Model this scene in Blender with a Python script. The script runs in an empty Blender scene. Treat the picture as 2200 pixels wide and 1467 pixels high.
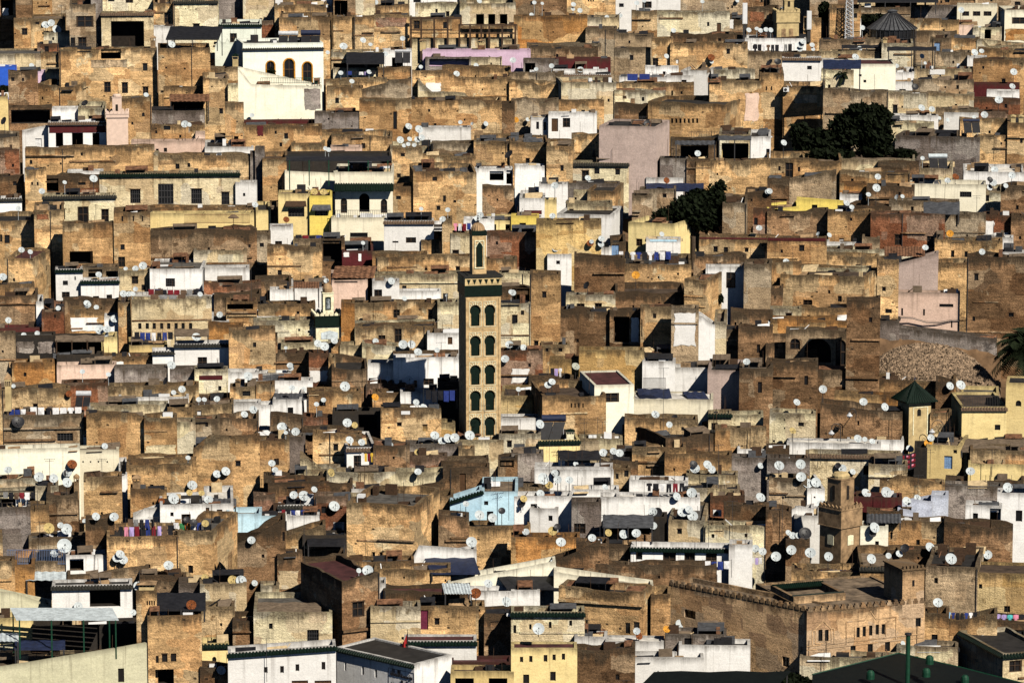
import bpy, math, random, re, bisect
from mathutils import Vector
random.seed(7)
C = bpy.context.scene.collection
# ---------------------------------------------------------------- camera model
F = 8000.0; PITCH = math.radians(9.0); CX, CY = 1100.0, 733.5
CP, SP = math.cos(PITCH), math.sin(PITCH)
CAMZ = 90.0
def ray(x, y):
    a, b = (x-CX)/F, (CY-y)/F
    return Vector((a, CP+SP*b, -SP+CP*b))
def at(x, y, Y):
    r = ray(x, y); return Vector((0, 0, CAMZ)) + r*(Y/r.y)
def depth(y):                                  # hillside: metres from the viewpoint for a visible base row
    s = 14.3 + 9.9*max(-300., min(1800., y))/1467.0
    return F/s
def scale(y): return 14.3 + 9.9*y/1467.0
_tab = sorted((depth(y), at(CX, y, depth(y)).z-4.5) for y in range(-290, 1790, 20))
_ty = [t[0] for t in _tab]
def terrain(Y):
    i = max(1, min(len(_ty)-1, bisect.bisect(_ty, Y)))
    (a, za), (b, zb) = _tab[i-1], _tab[i]
    return za+(zb-za)*(Y-a)/(b-a)
# ---------------------------------------------------------------- node helpers
def new_mat(name):
    m = bpy.data.materials.new(name); m.use_nodes = True
    nt = m.node_tree; nt.nodes.clear()
    o = nt.nodes.new('ShaderNodeOutputMaterial'); b = nt.nodes.new('ShaderNodeBsdfPrincipled')
    nt.links.new(b.outputs[0], o.inputs[0])
    return m, nt, b
class N:
    def __init__(s, nt): s.nt = nt
    def link(s, a, b): s.nt.links.new(a, b)
    def put(s, sock, v):
        if isinstance(v, bpy.types.NodeSocket): s.link(v, sock)
        elif v is not None:
            try: sock.default_value = v
            except Exception: sock.default_value = (v[0], v[1], v[2], 1)
    def math(s, op, a, b=None, c=None, clamp=False):
        n = s.nt.nodes.new('ShaderNodeMath'); n.operation = op; n.use_clamp = clamp
        for i, v in enumerate((a, b, c)):
            if v is not None: s.put(n.inputs[i], v)
        return n.outputs[0]
    def vmath(s, op, a, b=None):
        n = s.nt.nodes.new('ShaderNodeVectorMath'); n.operation = op
        s.put(n.inputs[0], a)
        if b is not None: s.put(n.inputs[1], b)
        return n.outputs[0]
    def noise(s, vec, sc, det=3, rough=.6):
        n = s.nt.nodes.new('ShaderNodeTexNoise'); s.put(n.inputs['Vector'], vec)
        n.inputs['Scale'].default_value = sc; n.inputs['Detail'].default_value = det; n.inputs['Roughness'].default_value = rough
        return n.outputs['Fac']
    def range(s, v, a, b, c=0., d=1.):
        n = s.nt.nodes.new('ShaderNodeMapRange'); n.clamp = True
        s.put(n.inputs[0], v)
        for i, q in enumerate((a, b, c, d)): n.inputs[i+1].default_value = q
        return n.outputs[0]
    def mix(s, f, a, b, mode='MIX'):
        n = s.nt.nodes.new('ShaderNodeMix'); n.data_type = 'RGBA'; n.blend_type = mode
        s.put(n.inputs[0], f)
        for sock, v in ((n.inputs[6], a), (n.inputs[7], b)):
            if isinstance(v, tuple): sock.default_value = (v[0], v[1], v[2], 1)
            else: s.link(v, sock)
        return n.outputs[2]
    def rnd(s):
        n = s.nt.nodes.new('ShaderNodeObjectInfo'); return n.outputs['Random']
    def uv(s):
        n = s.nt.nodes.new('ShaderNodeUVMap'); n.uv_map = 'UVMap'; return n.outputs[0]
    def bump(s, h, st, dist):
        n = s.nt.nodes.new('ShaderNodeBump'); n.inputs['Strength'].default_value = st; n.inputs['Distance'].default_value = dist
        s.link(h, n.inputs['Height']); return n.outputs[0]
def mul(c, k): return tuple(min(1, v*k) for v in c)
def wall_mat(key, base, alt, band=.6, grit=.6, stain=1.1, patch=0., patchcol=(.82, .66, .40), holes=0., brick=False, streak=.5, rough=.95):
    m, nt, b = new_mat('wall_'+key); g = N(nt)
    uv, R = g.uv(), g.rnd()
    tc = nt.nodes.new('ShaderNodeTexCoord'); so = nt.nodes.new('ShaderNodeSeparateXYZ'); g.link(tc.outputs['Object'], so.inputs[0])
    vc = nt.nodes.new('ShaderNodeCombineXYZ')
    g.put(vc.inputs[0], g.math('ADD', g.math('ADD', so.outputs[0], so.outputs[1]), g.math('MULTIPLY', R, 173.)))
    g.put(vc.inputs[1], g.math('ADD', so.outputs[2], g.math('MULTIPLY', R, 91.))); g.put(vc.inputs[2], R)
    vec = vc.outputs[0]
    sep = nt.nodes.new('ShaderNodeSeparateXYZ'); g.link(uv, sep.inputs[0]); V = sep.outputs[1]
    big = g.noise(vec, .22, 5, .66)
    col = g.mix(g.range(big, .36, .62), base, alt)
    hue = g.mix(g.range(R, 0, 1), mul(base, .70), mul(alt, 1.22)); col = g.mix(.55, col, hue)
    bl = g.noise(vec, .75, 6, .72); blf = g.range(bl, .34, .64, 1-grit*.40, 1+grit*.24)
    bnd = g.noise(g.vmath('MULTIPLY', vec, (.40, 2.9, 1)), 1.0, 4, .74)
    bf = g.range(bnd, .36, .64, 1-band*.30, 1+band*.18)
    grt = g.noise(vec, 6.0, 5, .8)
    gf = g.range(grt, .36, .64, 1-grit*.36, 1+grit*.25)
    f = g.math('MULTIPLY', g.math('MULTIPLY', bf, gf), blf)
    if band > .25:
        vr = nt.nodes.new('ShaderNodeTexVoronoi'); vr.distance = 'CHEBYCHEV'; vr.inputs['Scale'].default_value = .34; vr.inputs['Randomness'].default_value = .9
        wn = nt.nodes.new('ShaderNodeTexNoise'); g.link(vec, wn.inputs['Vector']); wn.inputs['Scale'].default_value = 1.6; wn.inputs['Detail'].default_value = 5
        g.link(g.vmath('ADD', g.vmath('MULTIPLY', vec, (1, 1.35, 1)), g.vmath('MULTIPLY', wn.outputs['Color'], (.55, .55, 0))), vr.inputs['Vector'])
        vs = nt.nodes.new('ShaderNodeSeparateColor'); g.link(vr.outputs['Color'], vs.inputs[0])
        f = g.math('MULTIPLY', f, g.range(vs.outputs[0], 0, 1, 1-band*.40, 1+band*.33))
        col = g.mix(g.range(vs.outputs[1], .62, .66, 0, .55), col, mul(patchcol, .92 if key == 'c' else .80)); col = g.mix(g.range(vs.outputs[2], .74, .78, 0, .5), col, (base[0]*.62, base[1]*.5, base[2]*.42))
    if brick:
        bt = nt.nodes.new('ShaderNodeTexBrick'); g.link(vec, bt.inputs['Vector'])
        bt.inputs['Color1'].default_value = (1, 1, 1, 1); bt.inputs['Color2'].default_value = (.5, .45, .45, 1); bt.inputs['Mortar'].default_value = (.9, .8, .7, 1)
        bt.inputs['Scale'].default_value = 2.4; bt.inputs['Mortar Size'].default_value = .03
        col = g.mix(.75, col, bt.outputs[0], 'MULTIPLY')
    if patch > 0:
        pn = g.noise(g.vmath('ADD', vec, (37.1, 11.3, 0)), .30, 7, .68)
        lo = .71-patch*.36
        col = g.mix(g.range(pn, lo, lo+.03), col, g.mix(g.range(bl, .4, .6), mul(patchcol, .78), patchcol))
        pn2 = g.noise(g.vmath('ADD', vec, (7.7, 91.3, 0)), .55, 7, .74)
        col = g.mix(g.math('MULTIPLY', g.range(pn2, .585, .64), .8), col, mul(base, .34))
    cmb = nt.nodes.new('ShaderNodeCombineColor')
    for i in range(3): g.link(f, cmb.inputs[i])
    col = g.mix(1.0, col, cmb.outputs[0], 'MULTIPLY')
    if holes > 0:
        vo = nt.nodes.new('ShaderNodeTexVoronoi'); g.link(g.vmath('MULTIPLY', vec, (.55, .8, 1)), vo.inputs['Vector']); vo.inputs['Scale'].default_value = 1.0
        hm = g.range(vo.outputs['Distance'], .075, .095, 1, 0)
        col = g.mix(g.math('MULTIPLY', hm, holes), col, (.02, .014, .01))
    # water and lichen stains that run down from the coping
    if stain > 0:
        dr = g.noise(g.vmath('MULTIPLY', vec, (.95, .05, 1)), 1.0, 6, .72)
        L = g.range(dr, .34, .72, .06*stain, 1.5*stain)
        mk = g.range(g.math('SUBTRACT', L, V), -.30, .34)
        mk = g.math('MULTIPLY', mk, g.range(grt, .34, .56, .45, 1.0), None, True)
        mk = g.math('MAXIMUM', mk, g.range(V, .06, .24, min(1., .55*stain+.15), 0))
        col = g.mix(g.math('MULTIPLY', mk, min(.95, .6+.3*stain)), col, (.040, .030, .020))
    if streak > 0:
        st = g.noise(g.vmath('MULTIPLY', vec, (2.4, .10, 1)), 1.0, 2, .5)
        sm = g.math('MULTIPLY', g.range(st, .58, .70), g.range(V, .2, 4.5, 1, 0))
        col = g.mix(g.math('MULTIPLY', sm, streak), col, (.08, .055, .035))
    g.link(col, b.inputs['Base Color']); b.inputs['Roughness'].default_value = rough
    b.inputs['Specular IOR Level'].default_value = .15
    h = g.math('ADD', g.math('ADD', g.math('MULTIPLY', grt, .6), g.math('MULTIPLY', bnd, .5)), g.math('MULTIPLY', bl, .8))
    g.link(g.bump(h, 1.0, .14 if band > .2 else .03), b.inputs['Normal'])
    return m
def flat_mat(name, col, rough=.8, var=.25, sc=2., spec=.3, metal=0., coord='Object', ribs=0.):
    m, nt, b = new_mat(name); g = N(nt)
    tc = nt.nodes.new('ShaderNodeTexCoord'); R = g.rnd()
    vec = g.vmath('ADD', tc.outputs[coord], g.vmath('MULTIPLY', R, (31., 17., 9.))) if False else tc.outputs[coord]
    n1 = g.noise(vec, sc, 5, .7)
    c = g.mix(g.range(n1, .33, .67), mul(col, 1-var*1.3), mul(col, 1+var))
    c = g.mix(g.math('MULTIPLY', R, .35), c, mul(col, .62))
    g.link(c, b.inputs['Base Color']); b.inputs['Roughness'].default_value = rough
    b.inputs['Specular IOR Level'].default_value = spec; b.inputs['Metallic'].default_value = metal
    g.link(g.bump(n1, .25, .02), b.inputs['Normal'])
    return m
WM = {
 'o': wall_mat('ochre', (.56, .325, .145), (.79, .515, .25), .9, .9, 1.05, .26, (.78, .62, .38), holes=.9),
 'O': wall_mat('orange', (.48, .215, .065), (.66, .35, .125), .7, .8, .9, .14, (.74, .54, .28), holes=.6),
 't': wall_mat('tan', (.37, .265, .16), (.52, .39, .25), .7, .9, 1.0, .22, (.64, .54, .40), holes=.6),
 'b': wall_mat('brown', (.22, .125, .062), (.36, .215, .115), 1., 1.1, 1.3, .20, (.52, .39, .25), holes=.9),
 'k': wall_mat('brick', (.27, .105, .055), (.42, .19, .10), .5, 1., 1.0, .16, (.66, .54, .42), brick=True),
 'c': wall_mat('cream', (.76, .585, .335), (.93, .79, .54), .40, .55, .85, .16, (.88, .82, .68), streak=.6),
 'C': wall_mat('clean_cream', (.88, .79, .58), (.95, .88, .70), .08, .22, .35, .0, streak=.35),
 'w': wall_mat('white', (.84, .82, .79), (.93, .92, .90), .10, .22, .45, .0, streak=.38),
 'y': wall_mat('yellow', (.78, .575, .25), (.87, .69, .34), .15, .3, .5, .0, streak=.4),
 'n': wall_mat('golden', (.66, .43, .16), (.82, .585, .26), .4, .6, .9, .14, (.85, .70, .42), streak=.6),
 'Y': wall_mat('bright_yellow', (.80, .60, .12), (.88, .68, .18), .15, .3, .2, .0, streak=.4),
 'p': wall_mat('pink', (.70, .49, .39), (.78, .58, .47), .15, .35, .4, .0, streak=.35),
 'P': wall_mat('lilac_pink', (.48, .37, .33), (.57, .45, .40), .2, .4, .35, .0, streak=.25),
 'g': wall_mat('grey', (.21, .18, .165), (.36, .31, .28), .4, .8, .9, .14, (.56, .50, .44), streak=.6),
 'm': wall_mat('mint', (.76, .84, .70), (.84, .91, .78), .08, .2, .15, .0, streak=.2),
 'l': wall_mat('pale_blue', (.36, .60, .80), (.54, .74, .88), .1, .3, .3, .0, streak=.3),
 'u': wall_mat('blue', (.02, .07, .42), (.03, .11, .55), .1, .3, .1, .0, streak=.1),
 'v': wall_mat('lilac', (.68, .47, .64), (.78, .60, .74), .1, .25, .2, .0, streak=.25),
 'r': wall_mat('maroon', (.06, .011, .013), (.11, .022, .024), .2, .5, .5, .0, streak=.3),
 'd': wall_mat('dark', (.018, .016, .015), (.035, .03, .026), .2, .6, .3, .0, streak=.2),  # near-black base also stands in for shade inside covered rooms, terraces and gaps
 'W': wall_mat('blue_white', (.62, .68, .86), (.76, .80, .92), .1, .6, .2, .0, streak=.2),
 'q': wall_mat('pale_green', (.58, .56, .38), (.66, .63, .45), .15, .3, .25, .0, streak=.45),
}
ROOF = {
 'rd0': flat_mat('roof_dust', (.17, .125, .085), .95, .6, .9), 'rg': flat_mat('roof_grey', (.095, .088, .08), .95, .6, .9),
 'rb': flat_mat('roof_brown', (.07, .048, .034), .95, .6, .9), 'rw': flat_mat('roof_white', (.66, .63, .58), .9, .4, .9),
 'rr': flat_mat('roof_maroon', (.072, .024, .024), .8, .5, .9), 'rd': flat_mat('roof_tar', (.024, .022, .021), .8, .5, .9)}
FM = {
 'wood': flat_mat('dark_wood', (.055, .030, .016), .7, .4, 5), 'frame': flat_mat('window_wood', (.045, .026, .015), .7, .4, 5),
 'glass': flat_mat('window_glass', (.012, .012, .013), .25, .2, 2, .5), 'inner': flat_mat('dim_room', (.022, .016, .012), .95, .5, 2),  # inner: near-black lining puts the shade of deep openings into the colour
 'green_tile': flat_mat('green_tile', (.002, .010, .006), .6, .5, 6, .15), 'dark_tile': flat_mat('dark_tile', (.022, .021, .017), .7, .6, 6),
 'brown_tile': flat_mat('brown_tile', (.13, .085, .055), .8, .6, 6), 'dish_w': flat_mat('dish_grey', (.50, .55, .575), .6, .15, 3, .3),
 'dish_k': flat_mat('dish_dark', (.022, .022, .026), .5, .3, 3, .4), 'dish_r': flat_mat('dish_rust', (.19, .062, .022), .9, .8, 4, .1),
 'dish_o': flat_mat('dish_orange', (.60, .27, .03), .7, .35, 3, .2), 'dish_b': flat_mat('dish_tan', (.47, .36, .15), .8, .3, 3, .2),
 'dish_g': flat_mat('dish_olive', (.40, .42, .36), .7, .2, 3, .2),
 'metal': flat_mat('dark_metal', (.035, .034, .036), .55, .3, 3, .4), 'steel': flat_mat('pale_steel', (.55, .57, .60), .4, .2, 3, .5),
 'black': flat_mat('black_sheet', (.016, .016, .019), .6, .4, 2, .3), 'navy': flat_mat('navy_sheet', (.016, .024, .062), .6, .4, 2, .3),
 'greysheet': flat_mat('grey_sheet', (.075, .078, .086), .6, .4, 2, .3), 'rust': flat_mat('rusty_sheet', (.18, .09, .05), .85, .7, 2, .2),
 'tansheet': flat_mat('tan_sheet', (.16, .12, .085), .8, .4, 2, .2), 'pale': flat_mat('pale_sheet', (.55, .62, .66), .6, .3, 2, .3),
 'greenroof': flat_mat('dark_green_sheet', (.004, .006, .005), .6, .4, 2, .3), 'green': flat_mat('green_paint', (.005, .05, .025), .5, .3, 3, .4),
 'plaster': flat_mat('pale_plaster', (.60, .46, .27), .9, .3, 2), 'pinkplaster': flat_mat('pink_plaster', (.74, .56, .46), .9, .12, 2),
 'weather': flat_mat('weathered_plaster', (.32, .21, .115), .95, .55, 1.2), 'buff': flat_mat('buff_plaster', (.56, .43, .22), .95, .3, 1.2),
 'minstone': flat_mat('carved_stone', (.60, .42, .215), .9, .45, 1.6), 'creamtile': flat_mat('cream_trim', (.90, .78, .54), .8, .3, 3),
 'bark': flat_mat('bark', (.07, .05, .035), .95, .4, 4), 'leaf': flat_mat('dark_leaves', (.007, .011, .004), .8, .6, 3, .1),
 'leaf2': flat_mat('palm_leaves', (.014, .021, .009), .8, .5, 3, .1), 'earth': flat_mat('bare_earth', (.16, .095, .05), .95, .5, .4),  # earth: base darkened to stand for shade in the streets
 'rubble': flat_mat('rubble_stone', (.27, .19, .125), .95, .7, 2.5), 'redflag': flat_mat('red_cloth', (.35, .02, .02), .9, .2, 3),
 'signink': flat_mat('black_paint', (.015, .015, .02), .7, .1, 3), 'whitebox': flat_mat('white_enamel', (.78, .79, .80), .4, .08, 3, .4),
}
CLOTH = {'k': ('black', (.02, .02, .025)), 'w': ('white', (.82, .82, .84)), 'u': ('dark blue', (.03, .05, .22)), 'r': ('dark red', (.20, .02, .03)),
 'p': ('pink', (.75, .28, .40)), 'v': ('lilac', (.48, .38, .72)), 'b': ('brown', (.14, .09, .06)), 'g': ('grey', (.25, .25, .25)), 'y': ('yellow', (.75, .48, .06)),
 'l': ('light blue', (.35, .60, .85)), 'c': ('turquoise', (.12, .60, .62)), 'O': ('orange', (.65, .20, .03)), 'G': ('green', (.05, .22, .08))}
CM = {k: flat_mat('cloth_'+v[0].replace(' ', '_'), v[1], .95, .2, 3, .1) for k, v in CLOTH.items()}
# ---------------------------------------------------------------- mesh builder
class MB:
    def __init__(s): s.v = []; s.f = []; s.uv = []
    def face(s, pts, uvs=None):
        i = len(s.v); s.v += [tuple(p) for p in pts]; s.f.append(tuple(range(i, i+len(pts))))
        s.uv += list(uvs) if uvs else [(p[0]+p[1], p[2]) for p in pts]
    def box(s, x0, x1, y0, y1, z0, z1):
        P = [(x0, y0, z0), (x1, y0, z0), (x1, y1, z0), (x0, y1, z0), (x0, y0, z1), (x1, y0, z1), (x1, y1, z1), (x0, y1, z1)]
        for q in ((0, 1, 5, 4), (1, 2, 6, 5), (2, 3, 7, 6), (3, 0, 4, 7), (4, 5, 6, 7), (3, 2, 1, 0)): s.face([P[k] for k in q])
    def prism(s, poly, y0, y1):                # polygon in x-z, extruded in y
        n = len(poly)
        s.face([(x, y0, z) for x, z in poly]); s.face([(x, y1, z) for x, z in reversed(poly)])
        for i in range(n):
            a, b = poly[i], poly[(i+1) % n]
            s.face([(a[0], y0, a[1]), (a[0], y1, a[1]), (b[0], y1, b[1]), (b[0], y0, b[1])])
    def lathe(s, prof, n=12, cx=0, cy=0, cap=True):  # profile [(r, z)]
        for i in range(n):
            a, b = 2*math.pi*i/n, 2*math.pi*(i+1)/n
            for (r0, z0), (r1, z1) in zip(prof, prof[1:]):
                p = [(cx+r0*math.cos(a), cy+r0*math.sin(a), z0), (cx+r0*math.cos(b), cy+r0*math.sin(b), z0), (cx+r1*math.cos(b), cy+r1*math.sin(b), z1), (cx+r1*math.cos(a), cy+r1*math.sin(a), z1)]
                if r0 < 1e-6: p = [p[0], p[2], p[3]]
                elif r1 < 1e-6: p = p[:3]
                s.face(p)
    def tube(s, a, b, r, n=5):
        a, b = Vector(a), Vector(b); d = (b-a).normalized()
        u = d.orthogonal().normalized(); w = d.cross(u)
        ring = [u*math.cos(2*math.pi*i/n)*r+w*math.sin(2*math.pi*i/n)*r for i in range(n)]
        for i in range(n):
            j = (i+1) % n; s.face([a+ring[i], a+ring[j], b+ring[j], b+ring[i]])
        s.face([a+q for q in reversed(ring)]); s.face([b+q for q in ring])
    def mesh(s, name, mat=None):
        me = bpy.data.meshes.new(name); me.from_pydata(s.v, [], s.f)
        ul = me.uv_layers.new(name='UVMap')
        flat = [c for p in s.uv for c in p]; ul.data.foreach_set('uv', flat)
        if mat: me.materials.append(mat)
        me.validate(); me.update(); return me
def link(name, data, parent=None, loc=None, rotz=None, scale=None):
    o = bpy.data.objects.new(name, data); C.objects.link(o)
    if parent is not None: o.parent = parent
    if loc is not None: o.location = loc
    if rotz is not None: o.rotation_euler = (0, 0, rotz)
    if scale is not None: o.scale = scale
    return o
def obj(name, mb, mat, parent=None, **k): return link(name, mb.mesh(name, mat), parent, **k)
LABELS = {}
def tag(o, label, cat, group=None, kind=None):
    o['label'] = label; o['category'] = cat
    if group: o['group'] = group
    if kind: o['kind'] = kind
    LABELS.setdefault(label, []).append(o)
    return o
def thing(name, label, cat, loc, rotz=0., group=None):
    return tag(link(name, None, None, loc, rotz), label, cat, group, 'thing')
# shared unit meshes
def _m(fn, name, mat):
    b = MB(); fn(b); return b.mesh(name, mat)
def _frame(b):
    for x0, x1, z0, z1 in ((0, .10, 0, 1), (.90, 1, 0, 1), (.10, .90, 0, .08), (.10, .90, .93, 1), (.46, .54, .08, .93), (.10, .46, .52, .57), (.54, .90, .52, .57)):
        b.box(x0, x1, -.04, .04, z0, z1)
def _grid(b):
    for i in range(6): b.box(.0+i*.19, .05+i*.19, -.03, .03, 0, 1)
    for i in range(4): b.box(0, 1, -.05, -.03, i*.31, i*.31+.05)
FRAME_M = _m(_frame, 'window', FM['frame']); GRID_M = _m(_grid, 'window', FM['metal'])
PANE_M = _m(lambda b: b.face([(0, 0, 0), (1, 0, 0), (1, 0, 1), (0, 0, 1)]), 'pane', FM['glass'])
SILL_M = _m(lambda b: b.box(-.08, 1.08, -.09, .1, -.06, 0), 'lintel', FM['wood'])
def _door(b):
    for i in range(4): b.box(i*.25+.01, i*.25+.24, -.04, .03, 0, 1)
    b.box(0, 1, -.055, -.04, .2, .27); b.box(0, 1, -.055, -.04, .72, .79)
DOORS = {c: _m(_door, 'door', flat_mat('door_'+c, col, .7, .3, 4)) for c, col in (('brown', (.09, .045, .02)), ('blue', (.22, .36, .60)), ('grey', (.22, .22, .22)), ('white', (.75, .75, .75)), ('green', (.04, .09, .07)), ('maroon', (.15, .02, .05)))}
# ---------------------------------------------------------------- houses
HOUSES = []
KINDS = [('school', 'school'), ('villa', 'villa'), ('hut', 'hut'), ('shed', 'shed'), ('terrace', 'terrace'), ('parapet', 'parapet'), ('ruin', 'ruin'), ('tower', 'tower_house'),
 ('wing', 'building_wing'), ('house', 'house'), ('cube', 'house'), ('box', 'hut'), ('hall', 'hall'), ('block', 'block_house'), ('pier', 'masonry_pier'), ('wall', 'boundary_wall'), ('roof', 'roof_terrace'), ('ledge', 'ledge_wall'), ('band', 'boundary_wall'), ('corner', 'house'), ('strip', 'masonry_pier'),
 ('terraced', 'house'), ('ochre', 'house')]
MATN = dict(C='cream', M='ochre', o='ochre', O='orange', t='tan', b='brown', k='brick', c='cream', w='white', y='yellow', Y='yellow', p='pink', P='pink', g='grey', m='mint', l='blue', u='blue', v='lilac', r='maroon', d='dark', W='white', q='green')
def kind_of(desc, key):
    head = re.split(r'\b(?:with|under|beside|below|above|at|of|by|behind|in|on|left|right|between|over|beneath|across|streaked|dropping|stained|framed|near)\b', desc)[0].split()
    for w in reversed(head):
        for k, v in KINDS:
            if w == k: return v
    for w in desc.split():
        for k, v in KINDS:
            if w == k: return v
    return 'house'
def interp(prof, x):
    if x <= prof[0][0]: return prof[0][1]
    for (a, za), (b, zb) in zip(prof, prof[1:]):
        if x <= b: return za+(zb-za)*(x-a)/max(1e-6, b-a)
    return prof[-1][1]
def panel(mb, O, U, W, hf, holes, uoff, cuts, back, thick=.25):
    """one wall face: O origin, U direction, hf(u) height, holes [(u0,u1,v0,v1,kind)], back = inward normal"""
    O, U, back = Vector(O), Vector(U), Vector(back); Z = Vector((0, 0, 1))
    us = set([0., W])
    for h in holes: us |= {h[0], h[1]}
    for c in cuts:
        if all(not (h[0]-.12 < c < h[1]+.12) for h in holes) and .1 < c < W-.1: us.add(c)
    us = sorted(us); hmin = min(hf(u) for u in us)
    vs = sorted({0.} | {h[2] for h in holes} | {h[3] for h in holes})
    P = lambda u, v, d=0.: O+U*u+Z*v+back*d
    for a, b in zip(us, us[1:]):
        ha, hb = hf(a), hf(b)
        rows = vs+[None]
        for c, d in zip(rows, rows[1:]):
            mid = (a+b)/2; mv = (c+(d if d is not None else hmin))/2
            if d is not None and any(h[0] < mid < h[1] and h[2] < mv < h[3] for h in holes): continue
            da, db = (ha, hb) if d is None else (d, d)
            mb.face([P(a, c), P(b, c), P(b, db), P(a, da)], [(uoff+a, ha-c), (uoff+b, hb-c), (uoff+b, hb-db), (uoff+a, ha-da)])
    for u0, u1, v0, v1, k in holes:
        for p, q, r, s_ in (((u0, v0), (u1, v0), 0, 0), ((u1, v0), (u1, v1), 0, 0), ((u1, v1), (u0, v1), 0, 0), ((u0, v1), (u0, v0), 0, 0)):
            mb.face([P(*p), P(*q), P(*q, thick), P(*p, thick)], [(uoff+p[0], 3), (uoff+q[0], 3), (uoff+q[0], 3.2), (uoff+p[0], 3.2)])
        if k == 'a':
            r = (u1-u0)/2; cu = (u0+u1)/2; cv = v1-min(r, v1-v0-.1)
            for sg in (-1, 1):
                arc = [(cu+sg*r*math.sin(t), cv+(v1-cv)*math.cos(t)) for t in [i*math.pi/12 for i in range(7)]]
                pts = [(cu+sg*r, v1)]+arc if sg < 0 else [(cu+sg*r, v1)]+arc
                mb.face([P(*p) for p in pts], [(uoff+p[0], 2.5) for p in pts])
                for p, q in zip(arc, arc[1:]):
                    mb.face([P(*p), P(*q), P(*q, thick), P(*p, thick)], [(uoff, 3)]*4)
def eave_mesh(w, prot, mat, slope=.34, step=.3):
    mb = MB()
    mb.face([(-.1, 0, .0), (w+.1, 0, 0), (w+.1, -prot, -slope), (-.1, -prot, -slope)])
    mb.face([(-.1, -prot, -slope-.09), (w+.1, -prot, -slope-.09), (w+.1, 0, -.14), (-.1, 0, -.14)])
    mb.face([(-.1, -prot, -slope), (w+.1, -prot, -slope), (w+.1, -prot, -slope-.09), (-.1, -prot, -slope-.09)])
    n = max(2, int(w/step))
    for i in range(n):
        x = (i+.5)*w/n; r = .36*w/n
        ring = [(x-r, 0), (x-r*.5, r*.9), (x+r*.5, r*.9), (x+r, 0)]
        for (xa, za), (xb, zb) in zip(ring, ring[1:]):
            mb.face([(xa, 0, za+.004), (xb, 0, zb+.004), (xb, -prot-.03, zb-slope), (xa, -prot-.03, za-slope)])
        mb.face([(a, -prot-.03, z-slope) for a, z in ring])
    return mb
def planq(x, y):
    r = ray(x, y); return Vector((r.x, r.y))
def hit(P, u, q):                              # P + a u = b q  (plan view)
    det = u.x*(-q.y)+q.x*u.y
    a = (-P.x*(-q.y)-q.x*P.y)/det
    return a
def parse(line):
    head, desc, opts = line.split('|'); x0, x1, yt, yb, key = head.split()
    h = dict(x0=float(x0), x1=float(x1), yt=float(yt), yb=float(yb), key=key, desc=desc.strip(), L=0., R=0., holes=[], patch=[], E=None, e=[], J=None, T=None, rf=None, d=None, TH=None, M=False)
    for t in opts.split():
        if t[0] in 'LRJ' and re.match(r'[LRJ][\d.]+$', t): h[t[0]] = float(t[1:])
        elif t.startswith('E='): h['E'] = t[2:]
        elif t.startswith('e='): h['e'] = h['e']+[(t[2], float(t[4:]))]
        elif t.startswith('rf='): h['rf'] = t[3:]
        elif t.startswith('TH='): h['TH'] = float(t[3:])
        elif t.startswith('dp='): h['d'] = float(t[3:])
        elif t[0] == 'T': h['T'] = [tuple(map(float, p.split(':'))) for p in t[1:].split(',')]
        elif t[0] == 'p' and ',' in t:
            q = t[1:].split(','); h['patch'].append((*map(float, q[:4]), q[4]))
        elif t[0] in 'wado' and ',' in t: h['holes'].append((t[0], *map(float, t[1:].split(','))))
        elif t == 'M': h['M'] = True
        else: raise ValueError(t+' in '+line)
    return h
JAG = dict(o=.13, O=.08, b=.22, k=.10, t=.11, c=.07, w=.03, g=.05)
def place(h):
    x0, x1, yt, yb = h['x0'], h['x1'], h['yt'], h['yb']
    Y = depth(yb)+random.uniform(-.25, .25); ym = (yt+yb)/2; s = F/Y
    TH = h.get('TH')
    xa = x0 if h['L'] or (TH or 0) > 0 else x1 if h['R'] or (TH or 0) < 0 else (x0+x1)/2
    P = at(xa, yb, Y); phi = math.atan2(P.x, P.y); A = Vector((P.x, P.y))
    if TH is not None: th = math.radians(TH)-phi
    elif h['L'] or h['R']:
        px = h['L'] or h['R']; dt = h['d'] or 9.
        al = math.asin(min(.72, px/s/dt)); th = al-phi if h['L'] else -al-phi
    else: th = -phi+math.radians(random.uniform(-1.6, 1.2))
    ux = Vector((math.cos(th), math.sin(th))); uy = Vector((-math.sin(th), math.cos(th)))
    a0, a1 = hit(A, ux, planq(x0, ym)), hit(A, ux, planq(x1, ym))
    P0 = A+ux*a0; w = a1-a0
    if h['L']: d = hit(P0, uy, planq(x0-h['L'], ym))
    elif h['R']: d = hit(P0+ux*w, uy, planq(x1+h['R'], ym))
    else: d = h['d']
    h.update(Y=Y, th=th, ux=ux, uy=uy, P0=P0, w=w, d=d, zt=at(xa, yt, Y).z, g=terrain(P0.y)-.6, s=s)
    h['g'] = min(h['g'], h['zt']-1.5)
    h['A'] = A
def auto_depth():
    for h in HOUSES:
        if h['key'] == 'M': h['plain'] = True
        if h['d'] is not None: h['d'] = max(1.2, min(30., h['d'])); continue
        best = None
        for o in HOUSES:
            if o is h: continue
            ov = min(h['x1'], o['x1'])-max(h['x0'], o['x0'])
            if ov > .3*(h['x1']-h['x0']) and o['yb'] < h['yb']-6 and h['yt']-70 < o['yb'] <= h['yt']+22:
                best = o['yb'] if best is None else max(best, o['yb'])
        strip = max(3., h['yt']-best) if best is not None else 16.
        r = ray(CX, h['yt']); ang = math.atan2(-r.z, r.y)
        d = strip/h['s']/max(.06, math.sin(ang))
        h['d'] = max(2.6, min(9.5, d))
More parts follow.
